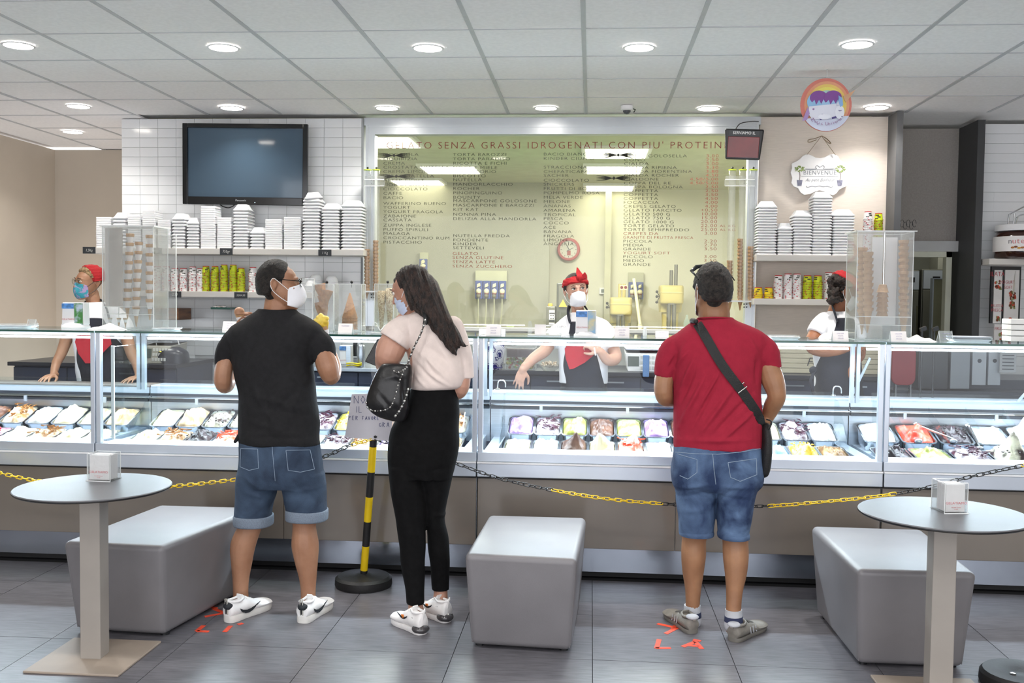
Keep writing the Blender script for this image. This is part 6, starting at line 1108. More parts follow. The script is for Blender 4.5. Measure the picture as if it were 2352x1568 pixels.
def shoe(fig, heel, toe, upm, solm, L=.285, W=.050, sole=.03, top=.088, name='sneaker', toeup=0, accents=None, collar=None, heelh=None):
    """heel/toe floor points; sole, upper, laces, collar, tongue"""
    d = (toe-heel); d.z = 0; d.normalize(); sd = Vector((-d.y, d.x, 0)); P = lambda x, y, z: heel+d*x*L+sd*y+Z*(z-heel.z)
    outl = [(0, .22), (.01, .45), (.03, .62), (.07, .74), (.14, .82), (.3, .78), (.45, .80), (.62, .95), (.78, 1.0), (.9, .82), (.97, .5), (1.0, .2)]
    lo = [(x, w_*W*.5) for x, w_ in outl]; pts = [(x, y*1.8) for x, y in lo]+[(x, -y*1.8) for x, y in lo[::-1]]
    t2 = [[P(x, y*k, z+(toeup*max(0, x-.7)*3)) for x, y in pts] for z, k in ((.001, .93), (.008, 1.0), (sole*.8, 1.0), (sole, .95))]
    q = MB(); q.rings(t2); root = q.build(name, solm, fig.t, smooth=.7)
    S_ = [(.005, .026, top*.9, .012), (.04, .033, top*1.0, .0), (.12, .037, top*.98, 0), (.24, .038, top*.96, 0), (.36, .039, top*1.0, 0), (.46, .041, top*.88, 0), (.6, .048, top*.70, 0), (.75, .051, top*.62, 0), (.88, .045, top*.56, 0), (.96, .031, top*.48, 0), (.995, .012, top*.38, 0)]
    R_ = []
    for x, w_, h_, _ in crom(S_, 3):
        ring = []
        for a in range(20):
            t = a/20*2*math.pi; c_, s_ = math.cos(t), math.sin(t); z = sole*.7+(h_-sole*.7)*(.5+.5*s_); yy = w_*W/.050*math.copysign(abs(c_)**.75, c_)*(1-.28*max(0, s_)); ring.append(P(x*1.0, yy, z))
        R_.append(ring)
    q = MB(); q.rings(R_); up = q.build('upper', upm, root, smooth=1)
    q = MB(); kk = W/.05; q.tube([P(.03, .0, top*1.02), P(.09, .024*kk, top*.99), P(.2, .027*kk, top*.95), P(.30, .020*kk, top*1.0), P(.35, 0, top*1.06), P(.30, -.020*kk, top*1.0), P(.2, -.027*kk, top*.95), P(.09, -.024*kk, top*.99)], .006, 8, closed=True); q.build('collar', collar or upm, root, smooth=1)
    q = MB()
    for i in range(5): x = .38+.055*i; zt = top*(1.0-.34*(x-.36)/.24)+.003; q.tube([P(x, .020*kk, zt-.008), P(x+.01, .008, zt+.001), P(x-.005, -.008, zt+.001), P(x+.005, -.020*kk, zt-.008)], .0028, 6, k=2)
    q.tube([P(.36, .0, top*1.03), P(.33, .022, top*1.05), P(.30, .03, top*.98)], .0022, 5, k=3); q.tube([P(.36, .0, top*1.03), P(.34, -.022, top*1.06), P(.33, -.032, top*.98)], .0022, 5, k=3); q.build('laces', mat('lace_'+upm.name, '#f0f0ee' if upm.name != 'shoe_grey' else '#4c4b49', .8), root, smooth=1)
    q = MB(); q.add([P(.30, -.016, top*.9), P(.30, .016, top*.9), P(.26, .014, top*1.2), P(.26, -.014, top*1.2), P(.33, -.016, top*.9), P(.33, .016, top*.9), P(.29, .014, top*1.2), P(.29, -.014, top*1.2)], [[0, 1, 2, 3], [7, 6, 5, 4], [0, 4, 5, 1], [1, 5, 6, 2], [2, 6, 7, 3], [3, 7, 4, 0]]); q.build('tongue', upm, root, bevel=.003)
    return root, P
def side_patch(P, root, pts, name, m, W, side, th=.003):
    """flat emblem on the side of a shoe: pts (x fraction, height)"""
    q = MB(); n = len(pts)
    def wy(x): return W*np.interp(x, [0, .05, .15, .4, .6, .75, .9, 1], [.50, .66, .745, .79, .88, .90, .74, .3])
    A = [P(x, side*(wy(x)-.0010), z) for x, z in pts]; B = [P(x, side*(wy(x)*.97+th), z) for x, z in pts]
    q.add(A+B, [list(range(n)), [n+i for i in range(n)][::-1]]+[[i, n+i, n+(i+1) % n, (i+1) % n] for i in range(n)]); q.build(name, m, root)
SWOOSH = [(.16, .062), (.24, .050), (.33, .044), (.42, .046), (.62, .066), (.44, .034), (.36, .028), (.28, .031), (.20, .044)]
denim1 = mat('denim_mid', '#1b2a3f', .85, col2='#42566e', nz=(6, .2), bump=(420, .35), dist=.4, lo=.38, hi=.72); denim2 = mat('denim_faded', '#1b2f52', .85, col2='#6782a6', nz=(7, .2), bump=(420, .35), dist=.5, lo=.42, hi=.78); cuffm = mat('denim_cuff', '#74808f', .9, nz=(200, .12), bump=(400, .3))
stitch = mat('stitch', '#8c9db0', .8); blacks = mat('black_cotton', '#1a1a1c', .85, nz=(40, .15), bump=(380, .25), spec=.3)
# ---------------------------------------------------------------- man in black
F = Fig('person', 'bearded man in black T-shirt and cuffed denim shorts holding a yellow gelato cone', 4.70, 640); Y0 = F.Y; b = F.b
HM = headM(F.p(641, 656, .0), 1.93, .03, 0, .98); head(b, HM)
b.limb(F.chain([(640, 690, 31, .03), (637, 712, 32, .02), (636, 735, 30, .02)]), n=18)
b.loft(F.secs([(606, 668, 722, .05), (560, 715, 756, .07), (545, 722, 800, .09), (556, 716, 880, .085), (562, 722, 960, .09), (560, 726, 1030, .10), (553, 735, 1095, .11)]))
b.limb(F.chain([(560, 782, 18), (530, 803, 19), (515, 845, 21.5, -.01), (513, 878, 21, 0), (522, 880, 19, .08), (538, 828, 15.5, .20), (552, 772, 12, .28)]))
hand(b, F.p(552, 772, .28), Vector((-.05, 0, 1)), Vector((.95, .1, .1)), 1, .95, .62, .02)
b.limb(F.chain([(715, 785, 20), (737, 803, 22, -.01), (752, 840, 26, -.02), (760, 864, 21, .0), (763, 845, 22, .06), (757, 812, 17, .10), (752, 788, 12.5, .12)]))
hand(b, F.p(752, 792, .12), Vector((-.15, -.05, 1)), Vector((-.9, -.3, .1)), -1, .95, .62, .02)
b.limb(F.chain([(595, 1080, 42), (590, 1130, 39), (582, 1185, 29), (573, 1213, 27), (558, 1252, 29.5), (555, 1290, 25), (553, 1330, 19.5), (553, 1365, 18), (554, 1400, 20)]), n=18)
b.limb(F.chain([(690, 1080, 42), (696, 1130, 40), (699, 1195, 29), (699, 1215, 28), (701, 1252, 32), (704, 1290, 27), (707, 1325, 21), (708, 1360, 17.5), (708, 1402, 20)]), n=18)
for a, c in (((554, 1405), (590, 1404)), ((708, 1405), (722, 1398))): b.limb([(F.p(*a), .036), (F.p(*c, .04), .03)], n=10)
remesh(b, 'body', skA, F.t, .0045, 4)
def nape(d, lo_=-.066, ear=.022): hq = math.hypot(d.x, d.y)+1e-6; dy = d.y/hq; zl = .005+.12*d.z; bk = sst(-.15, .55, dy); ln = lo_*bk+ear*(1-bk); ln = ln if dy > -.1 else ln-.035*sst(.1, .2, -dy)*(1-sst(.3, .45, -dy)); return sst(ln-.010, ln+.022, zl)
def hb(d):   # short dark hair, faded sides, receding temples
    up = d.z; fr = -d.y; side = nape(d); front = 1-sst(.50, .74, fr+.15*(1-abs(d.x)*1.1)-(up-.55)*.55)
    return -.03+(.030+.007*sst(-.2, .6, up))*side*front
hair_cap(F, HM, hairm('hair_dark', '#0c0a08', '#28211d', (1, 1, 1)), hb, R0=(.076, .096, .120), c=(0, .018, .005), amp=.003, fr=120)
def bd(d): return -.02+.0205*sst(.1, .4, -d.z)*sst(-.2, .1, -d.y)*(1-sst(.8, .9, -d.z)*0)
hair_cap(F, HM, mat('stubble', '#5d4537', .7, nz=(300, .3), bump=(400, .5)), lambda d: -.05+.0505*sst(.0, .2, -d.z-.1*abs(d.x))*sst(.02, .25, -d.y), R0=(.0665, .0905, .105), c=(0, -.002, -.012), amp=0, name='beard')
mask(F, HM, maskw, .030, .006, -.108, .062, peak=.012); glasses(F, HM, mat('glasses_black', '#16120f', .25), .023, .0024)
q = MB(); q.tube([F.p(600, 706, -.055), F.p(618, 709, -.07), F.p(640, 711, -.075), F.p(662, 708, -.05)], .002, 5, k=3)
s_ = MB(); s_.loft(F.secs([(546, 739, 1019, .125), (545, 738, 1000, .128), (545, 734, 950, .125), (544, 728, 905, .122), (536, 724, 862, .125), (528, 724, 822, .13), (521, 734, 790, .13), (518, 747, 768, .122), (530, 742, 748, .105), (558, 716, 732, .09, .005), (584, 690, 719, .078, .008), (593, 680, 710, .072, .01)]), e=2.3, n=36)
s_.limb(F.chain([(556, 770, 30), (530, 795, 31), (518, 822, 24.5), (511, 843, 17.5)]), cb=0); s_.limb(F.chain([(512, 810, 17.5), (511, 846, 17.0)]), ca=0, cb=0)
s_.limb(F.chain([(712, 772, 32), (735, 795, 33), (742, 812, 31), (746, 826, 29.5)]), cb=0)
remesh(s_, 't_shirt', blacks, F.t, .006, 5, folds([(560, 900, 700, 940, 8, .006), (580, 930, 720, 960, 7, -.005), (556, 960, 640, 985, 7, .005), (700, 880, 620, 960, 8, -.005), (545, 1002, 735, 1005, 5, -.003), (560, 800, 545, 880, 8, .005), (700, 800, 712, 880, 8, -.005), (600, 740, 560, 860, 8, -.006), (660, 745, 690, 840, 9, .006), (570, 860, 640, 990, 8, .008), (705, 850, 650, 1000, 8, .008), (610, 880, 620, 1000, 7, -.006)], Y0-.1, .0022, 2))
q = MB(); q.limb([(F.p(550, 1000, -.05), .012), (F.p(540, 1014, -.06), .008)], n=8); q.build('shirt_hem_knot', blacks, F.t, smooth=1)
s_ = MB(); s_.loft(F.secs([(549, 737, 1010, .118), (547, 740, 1040, .128), (545, 744, 1075, .14), (543, 747, 1100, .135), (548, 742, 1116, .12)]), e=2.5, n=36)
s_.loft(F.secs([(545, 642, 1085, .115), (542, 634, 1130, .108), (540, 626, 1165, .10), (540, 625, 1196, .097)]), e=2.3); s_.loft(F.secs([(640, 746, 1085, .115), (649, 749, 1130, .108), (655, 751, 1160, .10), (659, 752, 1184, .097)]), e=2.3)
SH1 = remesh(s_, 'shorts', denim1, F.t, .006, 4, folds([(560, 1130, 610, 1145, 6, .006), (655, 1130, 735, 1120, 6, .006), (640, 1060, 640, 1110, 4, -.008), (600, 1112, 560, 1160, 6, -.005), (680, 1108, 730, 1160, 6, -.005), (560, 1090, 600, 1120, 6, .005)], Y0-.1, .002, 5))
for l, r_, y0, y1 in ((537, 628, 1181, 1204), (656, 754, 1168, 1192)):
    q = MB(); q.loft(F.secs([(l+2, r_-2, y1+1, .097), (l, r_, y1-3, .105), (l, r_, y0+3, .105), (l+3, r_-3, y0, .098)]), e=2.3, n=32, k=3); o = q.build('trouser_cuff', cuffm, F.t, smooth=.8)
def pock(fig, poly_, dy, m, r_=.0016, name='pocket_stitch'): q = MB(); q.tube([fig.p(x, y, dy(x) if callable(dy) else dy) for x, y in poly_], r_, 5); q.build(name, m, fig.t)
sdy = lambda cx, hw_, dp: (lambda x: -dp*max(.05, 1-((x-cx)/hw_)**2)**.45-.007)
for pl in ([(553, 1030), (592, 1031), (594, 1075), (572, 1080), (552, 1072), (553, 1030)], [(657, 1034), (712, 1033), (722, 1077), (690, 1084), (662, 1080), (657, 1034)]): draw_on(SH1, pl, stitch, .0013, 'pocket_stitch', F.t)
draw_on(SH1, [(625, 1022), (628, 1060), (632, 1104)], stitch, .0012, 'seam_stitch', F.t)
wsh = mat('shoe_white', '#e6e6e6', .45, nz=(30, .03)); wso = mat('sole_white', '#d9d8d4', .5, nz=(20, .05)); dkp = mat('shoe_dark_patch', '#20252a', .7)
for hx, tx, sd_ in (((521, 1430), (620, 1392), -1), ((693, 1432), (744, 1398), -1)):
    hp, tp = az(*hx, 0), az(*tx, 0); root, P = shoe(F, hp, tp, wsh, wso, .285, .052, .034, .098)
    side_patch(P, root, SWOOSH, 'swoosh', dkp, .052, sd_)
    q = MB(); q.ball(P(.045, 0, .078), (.026, .03, .018), n=14); q.build('heel_patch', dkp, root, smooth=1)
    q = MB(); q.tube([P(.0, .006, .04), P(-.015, .006, .09), P(-.02, .006, .115), P(.0, .004, .112)], .004, 6, flat=.6); q.tube([P(.0, -.006, .04), P(-.015, -.006, .09), P(-.02, -.006, .118), P(.0, -.004, .112)], .004, 6, flat=.6); q.build('pull_tab', mat('tab_grey', '#b8b6ae', .7), root, smooth=1)
    q = MB(); q.tube([P(-.018, 0, .045), P(-.022, 0, .10)], .003, 6); q.build('tab_stripe', blackp, root)
cA, cB = F.p(557, 757, .27), F.p(549, 712, .27); ax = (cB-cA).normalized(); t = thing('gelato_cone', 'small cone with one tan scoop held up over the shoulder of the bearded man', 'gelato cone', cA)
Mq = ax.to_track_quat('Z', 'Y').to_matrix(); q = MB(); q.lathe([(.004, 0), (.020, .062), (.024, .080), (.021, .080), (.003, .02)], cA, 18, M=Mq, caps=False); q.build('cone', wafer, t, smooth=.7); q = MB(); q.lathe([(.007, .008), (.0235, .066)], cA, 18, M=Mq, caps=False); q.build('paper_sleeve', paper, t, smooth=1)
q = MB(); q.ball(cA+ax*.093, (.027, .027, .026), n=18); q.ball(cA+ax*.083, (.029, .029, .010), n=18); remesh(q, 'gelato', gel('#a5795c', '#bd9175'), t, .004, 3)
# cone in his hand
cA, cB = F.p(752, 795, .07), F.p(732, 722, .06); ax = (cB-cA).normalized(); t = thing('gelato_cone', 'yellow gelato in a paper-wrapped cone held by the bearded man', 'gelato cone', cA)
Mq = ax.to_track_quat('Z', 'Y').to_matrix(); q = MB(); q.lathe([(.004, 0), (.024, .075), (.030, .098), (.027, .098), (.003, .02)], cA, 18, M=Mq, caps=False); q.build('cone', wafer, t, smooth=.7); q = MB(); q.lathe([(.007, .008), (.0285, .080)], cA, 18, M=Mq, caps=False); q.build('paper_sleeve', paper, t, smooth=1)
q = MB(); c0 = cA+ax*.112
for dx, dz, r in ((0, 0, .034), (.014, .018, .026), (-.016, .012, .026), (-.004, .030, .022), (.018, -.002, .02), (-.02, -.006, .02)): q.ball(c0+Vector((dx, 0, dz)), r, n=16)
o = remesh(q, 'gelato', gel('#d8b838', '#e6cd62'), t, .004, 3, lambda co, no: co+no*(.004*np.sin(co[:, 0]*150+co[:, 2]*90)*np.sin(co[:, 2]*170))[:, None])
# ---------------------------------------------------------------- woman
F = Fig('person', 'long-haired woman in cream blouse and black trousers with a shoulder bag', 4.60, 970); Y0 = F.Y; b = F.b
HM = headM(F.p(945, 668, .0), -1.75, .42, 0, .92); head(b, HM)
b.limb(F.chain([(955, 690, 24, .02), (970, 712, 25, .01), (980, 740, 34)]), n=16)
b.loft(F.secs([(955, 1005, 716, .055), (915, 1040, 745, .075), (930, 1052, 800, .085), (950, 1050, 880, .085), (945, 1050, 930, .10), (905, 1045, 1000, .11), (915, 1030, 1060, .09)]))
b.limb(F.chain([(928, 742, 24), (912, 770, 30, -.03), (898, 800, 34, -.05), (890, 822, 30, -.05), (882, 838, 20, 0), (886, 850, 16, .07), (892, 868, 12, .10)]))
hand(b, F.p(892, 868, .10), Vector((.2, .1, -1)), Vector((.8, .2, 0)), 1, .9, .6)
b.limb(F.chain([(1035, 750, 22), (1058, 800, 20), (1064, 850, 18, .0), (1058, 892, 19, .0), (1040, 905, 15, .08), (1000, 900, 12, .17)])); hand(b, F.p(1000, 900, .17), Vector((-.9, .3, .1)), Vector((0, .1, 1)), -1, .9, .5)
b.limb(F.chain([(942, 1060, 28, -.01), (944, 1200, 27, -.03), (948, 1300, 24, -.04), (955, 1370, 17.5, -.06), (955, 1395, 18, -.07), (957, 1428, 22, -.08)]), n=16)
b.limb(F.chain([(1000, 1060, 28, .02), (1000, 1200, 19, .03), (1008, 1260, 21, .05), (1012, 1335, 16, .06), (1012, 1365, 17, .06), (1010, 1402, 20, .06)]), n=16)
b.limb([(F.p(953, 1428, -.08), .035), (F.p(928, 1428, -.04), .028)], n=10); b.limb([(F.p(1009, 1402, .07), .03), (F.p(998, 1410, .08), .02)], n=10)
remesh(b, 'body', skB, F.t, .0045, 4); eyes(F, HM, mat('brow_dark', '#3a2a22', .7))
wh = hairm('hair_brown_long', '#130c09', '#382720', (1, 1, .35))
s_ = MB(); MI = HM
s_.ball(HM @ Vector((0, .022, .045)), (.084*.95, .100*.95, .088*.95), M=HM.to_3x3(), n=28)
s_.loft([(*F.p(x, y, dy), w_*F.s, dp, yw) for x, y, dy, w_, dp, yw in [(1042, 806, -.10, 6, .012, 0), (1040, 795, -.10, 17, .022, 0), (1033, 775, -.10, 27, .028, .1), (1018, 750, -.095, 31, .032, .1), (1000, 725, -.08, 34, .045, .15), (986, 700, -.055, 38, .062, .2), (974, 675, -.02, 43, .082, .2), (962, 650, .005, 44, .088, .2), (952, 630, .02, 38, .085, .2), (948, 612, .02, 22, .05, .2)]], n=36)
s_.limb(F.chain([(948, 628, 20, -.06), (952, 650, 21, -.075), (958, 680, 20, -.08), (965, 705, 16, -.08)])); s_.limb(F.chain([(927, 632, 13, .0), (936, 655, 13, -.06), (945, 685, 13, -.075), (950, 705, 9, -.07)])); s_.limb(F.chain([(1030, 740, 12, -.09), (1050, 775, 10, -.1), (1060, 790, 6, -.1), (1074, 794, 2.5, -.1)])); s_.limb(F.chain([(1015, 760, 12, -.1), (1040, 800, 10, -.1), (1046, 815, 3, -.1)]))
def strands(co, no):
    x, y, z = co.T; u = (x-z*.0)+.45*z; return co+no*(.0022*np.sin(u*230+3*np.sin(z*9))+.0018*np.sin(u*410+1.3+4*np.sin(z*6)+y*60))[:, None]
remesh(s_, 'hair', wh, F.t, .005, 3, strands)
mask(F, HM, mat('mask_blue', '#b9c4dc', .7), .012, -.004, -.105, .060, pleat=True)
cb = mat('cream_jersey', '#dccdc6', .9, nz=(30, .03), bump=(300, .15))
s_ = MB(); s_.loft(F.secs([(944, 1050, 893, .10), (942, 1066, 884, .115), (946, 1072, 860, .118), (944, 1070, 825, .112), (937, 1064, 790, .105), (925, 1056, 762, .098), (918, 1042, 742, .088), (932, 1024, 726, .072), (955, 1008, 715, .06), (968, 998, 710, .054)]), e=2.2, n=36)
s_.limb(F.chain([(940, 748, 29, -.01), (924, 758, 33, -.03), (910, 775, 37, -.045), (904, 784, 37.5, -.05)]), cb=0, n=20); s_.limb(F.chain([(1040, 750, 26), (1060, 800, 22), (1068, 850, 20), (1069, 868, 20)]), cb=0)
remesh(s_, 'blouse', cb, F.t, .0055, 4, folds([(955, 800, 1040, 880, 6, .010), (950, 830, 1010, 885, 5, -.008), (960, 780, 1055, 850, 7, -.006), (975, 850, 1035, 888, 4, .009), (952, 860, 980, 890, 4, .006), (1000, 780, 1060, 870, 6, .006), (985, 720, 1000, 790, 6, .004), (905, 748, 930, 770, 5, .004), (970, 810, 1000, 860, 4, -.006)], Y0-.1, .0015, 3))
bt = mat('black_knit', '#0e0e0f', .9, nz=(40, .2), bump=(350, .2), spec=.15)
s_ = MB(); s_.loft(F.secs([(946, 1048, 884, .095), (940, 1053, 905, .105), (922, 1056, 940, .118), (900, 1056, 980, .13), (890, 1056, 1020, .138), (890, 1050, 1060, .132), (894, 1040, 1095, .12)]), e=2.2, n=36)
s_.loft(F.secs([(892, 975, 1070, .11, -.01), (896, 978, 1120, .098, -.02), (905, 979, 1170, .082, -.03), (914, 978, 1230, .070, -.03), (920, 977, 1290, .060, -.04), (930, 975, 1350, .045, -.06), (934, 975, 1386, .041, -.07)]), n=28); s_.loft(F.secs([(955, 1046, 1070, .11, .01), (968, 1034, 1120, .09, .02), (977, 1024, 1165, .075, .03), (979, 1022, 1195, .066, .03), (981, 1031, 1235, .062, .05), (984, 1034, 1270, .058, .05), (989, 1033, 1320, .045, .06), (992, 1033, 1354, .04, .06)]), n=28)
remesh(s_, 'trousers', bt, F.t, .0055, 4, folds([(985, 1060, 1000, 1140, 5, -.006), (930, 1090, 980, 1110, 6, -.005), (990, 1080, 1035, 1075, 6, -.006), (985, 1185, 1025, 1200, 5, .004), (925, 1220, 970, 1235, 5, .003)], Y0-.1, .001, 1))
hs = mat('shoe_white2', '#e2e0df', .5, nz=(40, .04)); bub = mat('air_bubble', '#3c3a3c', .12, nz=(8, .2), coat=.5)
for hx, tx, w_ in (((973, 1458), (905, 1426), -1), ((1030, 1430), (972, 1408), -1)):
    hp, tp = az(*hx, 0), az(*tx, 0); root, P = shoe(F, hp, tp, hs, hs, .245, .046, .026, .100)
    q = MB(); q.ball(P(.10, 0, .024), (.042, .042, .023), n=20); q.limb([(P(.05, .0, .024), .024), (P(.34, 0, .018), .017)], n=12); o = remesh(q, 'air_heel', bub, root, .004, 3)
    for sd_ in (-1, 1):
        side_patch(P, root, [(x*.7+.22, z*.62+.036) for x, z in SWOOSH], 'swoosh', dkp, .046, sd_)
    side_patch(P, root, [(.44, .058), (.50, .057), (.51, .072), (.45, .074)], 'orange_tag', mat('tag_orange', '#e8822c', .6), .046, 1)
    q = MB(); q.tube([P(.01, .005, .07), P(-.02, .003, .105), P(-.01, -.003, .12), P(.02, -.005, .10)], .0035, 6, k=2); q.build('pull_tab', hs, root, smooth=1)
    q = MB(); q.add([P(.16, sd2*.030, .062) for sd2 in (1,)]+[P(.2, .030, .076), P(.21, .030, .062), P(.23, .030, .076), P(.24, .030, .064)], [[0, 1, 2], [2, 3, 4]]); q.build('letters', dkp, root)
# handbag
lea = mat('black_leather', '#151517', .38, nz=(12, .2), bump=(30, .25)); chn = mat('gunmetal', '#a9a9a6', .25, .9)
t = thing('handbag', 'black slouchy leather handbag edged with silver chain on her shoulder', 'handbag', F.p(895, 900, -.14)); dyb = -.16
q = MB(); q.loft([(*F.p(x, y, dyb+.02), w_*F.s, dp, 0) for x, y, w_, dp in [(916, 968, 14, .02), (902, 958, 30, .04), (893, 942, 46, .055), (891, 920, 50, .065), (897, 890, 47, .062), (903, 865, 43, .055), (909, 845, 38, .042), (912, 835, 33, .03)]], e=2.4, n=32)
remesh(q, 'bag_body', lea, t, .006, 4, folds([(870, 870, 940, 860, 6, .006), (865, 900, 900, 940, 6, -.006), (925, 860, 930, 950, 6, -.008), (880, 930, 892, 960, 4, .005), (905, 930, 918, 955, 4, -.006), (900, 850, 925, 880, 5, .006)], Y0-.2, .002, 4))
def chainline(pts, dy, nm='chain_trim', r=.0045, step=.011):
    P_ = [Vector(v) for v in crom([list(F.p(x, y, dy)) for x, y in pts], 8)]; q = MB(); acc = 0; k = 0
    for i in range(len(P_)-1):
        a, c = P_[i], P_[i+1]; acc += (c-a).length
        if acc >= step*.8: acc = 0; k += 1; d = (c-a).normalized(); q.ball(c, (r*1.25, r*.6, r) if k % 2 else (r, r*.9, r*.6), M=d.to_track_quat('X', 'Z').to_matrix(), n=8)
    o = q.build(nm, chn, t, smooth=1); return o
P_k = 8
chainline([(842, 918), (842, 932), (856, 943), (880, 942), (896, 935), (906, 915), (914, 885), (924, 860), (935, 838)], -.235); chainline([(904, 960), (918, 942), (930, 918), (938, 892)], -.225, r=.0065, step=.014)
st = [(977, 728), (974, 745), (965, 770), (952, 795), (940, 825), (934, 845)]; chainline(st, -.155, 'strap_chain', .006, .013); q = MB(); q.tube([F.p(x, y, dy) for x, y, dy in ((968, 713, -.05), (975, 718, -.11), (978, 732, -.135), (976, 745, -.14))], .011, 8, k=4, flat=.45); q.tube([F.p(x, y, dy) for (x, y), dy in zip(st, (-.14, -.145, -.15, -.15, -.15, -.15))], .004, 6, k=4); q.tube([F.p(x, y, dy) for x, y, dy in ((968, 713, -.05), (955, 718, .06), (930, 760, .13), (905, 820, .05))], .009, 8, k=4, flat=.4); q.build('strap', lea, t, smooth=1)
q = MB(); q.add([F.p(x, y, -.02+dd) for dd in (0, .02) for x, y in ((866, 779), (884, 773), (905, 800), (890, 852), (838, 830))], [[0, 1, 2, 3, 4], [9, 8, 7, 6, 5]]+[[i, 5+i, 5+(i+1) % 5, (i+1) % 5] for i in range(5)]); q.build('open_flap', lea, t, bevel=.003)
chainline([(900, 848), (912, 855), (926, 850), (936, 842)], -.225)
# ---------------------------------------------------------------- man in red
F = Fig('person', 'man in red T-shirt and faded denim shorts with a crossbody bag', 4.62, 1645); Y0 = F.Y; b = F.b
HM = headM(F.p(1634, 671, .01), -2.86, .10, 0, 1.0); head(b, HM)
b.limb(F.chain([(1638, 700, 34, .03), (1640, 722, 36, .02), (1640, 745, 34, .02)]), n=18)
b.loft(F.secs([(1612, 1670, 738, .05), (1575, 1715, 775, .07), (1560, 1735, 830, .10), (1556, 1738, 920, .11), (1556, 1740, 1000, .12), (1553, 1742, 1060, .12), (1553, 1742, 1100, .11)]))
b.limb(F.chain([(1572, 805, 20), (1542, 825, 21), (1526, 870, 22.5), (1525, 905, 21), (1538, 915, 19, .06), (1590, 905, 15, .18), (1625, 895, 12, .27)])); hand(b, F.p(1625, 895, .27), Vector((.9, .3, .1)), Vector((0, .1, 1)), 1, 1, .6)
b.limb(F.chain([(1728, 805, 21), (1756, 828, 23), (1774, 870, 26, -.02), (1784, 908, 21, -.03), (1775, 930, 20, .0), (1762, 958, 15.5, .03), (1752, 978, 12.5, .03)])); hand(b, F.p(1752, 976, .03), Vector((-.35, .5, -.75)), Vector((-.9, -.2, .3)), -1, 1, .5)
b.limb(F.chain([(1600, 1080, 45), (1600, 1150, 40), (1598, 1215, 30, .01), (1594, 1240, 28, .02), (1593, 1275, 28.5, .02), (1592, 1310, 25, .03), (1592, 1350, 19, .04), (1591, 1390, 16.5, .05), (1590, 1425, 19, .06)]), n=18)
b.limb(F.chain([(1690, 1080, 45, -.03), (1688, 1150, 40, -.04), (1688, 1215, 31, -.05), (1689, 1240, 29, -.05), (1690, 1278, 29, -.06), (1690, 1315, 25, -.07), (1687, 1355, 19, -.08), (1685, 1398, 17, -.09), (1685, 1440, 19, -.09)]), n=18)
b.limb([(F.p(1588, 1430, .06), .034), (F.p(1576, 1428, .11), .026)], n=10); b.limb([(F.p(1686, 1446, -.09), .036), (F.p(1697, 1440, -.03), .026)], n=10)
remesh(b, 'body', skC, F.t, .0045, 4)
hair_cap(F, HM, hairm('hair_grizzled', '#0e0b09', '#332c27', (1, 1, 1)), lambda d: -.03+(.038+.006*sst(-.3, .5, d.z))*nape(d, -.062)*(1-sst(.45, .7, -d.y-(d.z-.5)*.5)), R0=(.078, .097, .120), c=(0, .018, .005), amp=.006, fr=130)
mask(F, HM, maskw, .02, .0, -.105, .062)
gb = mat('sunglass_black', '#0f1012', .12); q = MB(); HV = lambda x, y, z: HM @ Vector((x, y, z))
q.tube([HV(.088, .02, .075), HV(.086, -.02, .10), HV(.055, -.035, .122), HV(0, -.042, .132), HV(-.055, -.035, .122), HV(-.086, -.02, .10), HV(-.088, .02, .075)], [.004, .010, .013, .008, .013, .010, .004], 8, k=1, flat=.6); q.tube([HV(.088, .02, .078), HV(.088, .06, .05)], .003, 6); q.tube([HV(-.088, .02, .078), HV(-.088, .06, .05)], .003, 6); q.build('sunglasses', gb, F.t, smooth=1)
redm = mat('red_cotton', '#962236', .92, nz=(30, .05), bump=(360, .22), spec=.25)
s_ = MB(); s_.loft(F.secs([(1549, 1749, 1027, .135), (1548, 1749, 1005, .137), (1548, 1748, 950, .135), (1547, 1746, 890, .132), (1547, 1748, 840, .133), (1542, 1756, 805, .13), (1541, 1762, 785, .122), (1556, 1752, 765, .108), (1580, 1722, 748, .095, .004), (1598, 1690, 736, .085, .006), (1604, 1680, 729, .080, .008)]), e=2.3, n=36)
s_.limb(F.chain([(1566, 795, 33), (1546, 812, 34), (1533, 835, 30), (1524, 866, 22.5)]), cb=0, n=20); s_.limb(F.chain([(1732, 792, 34), (1755, 812, 34), (1765, 832, 28.5), (1769, 848, 26)]), cb=0, n=20)
RF = [(1562, 985, 1620, 860, 5, .009), (1580, 1000, 1660, 850, 5, -.006), (1600, 1005, 1690, 880, 6, .008), (1625, 1010, 1730, 900, 6, -.006), (1560, 940, 1600, 840, 5, -.006), (1650, 1015, 1738, 940, 5, .006), (1565, 900, 1595, 820, 4, .007), (1552, 850, 1585, 800, 4, .006), (1535, 855, 1560, 810, 4, -.005), (1740, 880, 1742, 820, 5, -.006), (1560, 1012, 1730, 1010, 5, .004), (1610, 930, 1655, 850, 4, .006), (1580, 780, 1560, 830, 5, .005), (1720, 770, 1745, 820, 6, .004)]
TS2 = remesh(s_, 't_shirt', redm, F.t, .0055, 3, folds([(a, b1, c, d1, w1, dd*2.0) for a, b1, c, d1, w1, dd in RF], Y0-.12, .0016, 7))
q = MB(); q.tube([F.p(1604, 731, -.02), F.p(1615, 730, -.06), F.p(1642, 729, -.078), F.p(1670, 730, -.06), F.p(1681, 731, -.02)], .004, 6, k=4); q.build('collar', redm, F.t, smooth=1)
s_ = MB(); s_.loft(F.secs([(1551, 1746, 1016, .128), (1547, 1749, 1045, .142), (1543, 1751, 1080, .15), (1545, 1748, 1108, .142), (1552, 1738, 1122, .12)]), e=2.5, n=36)
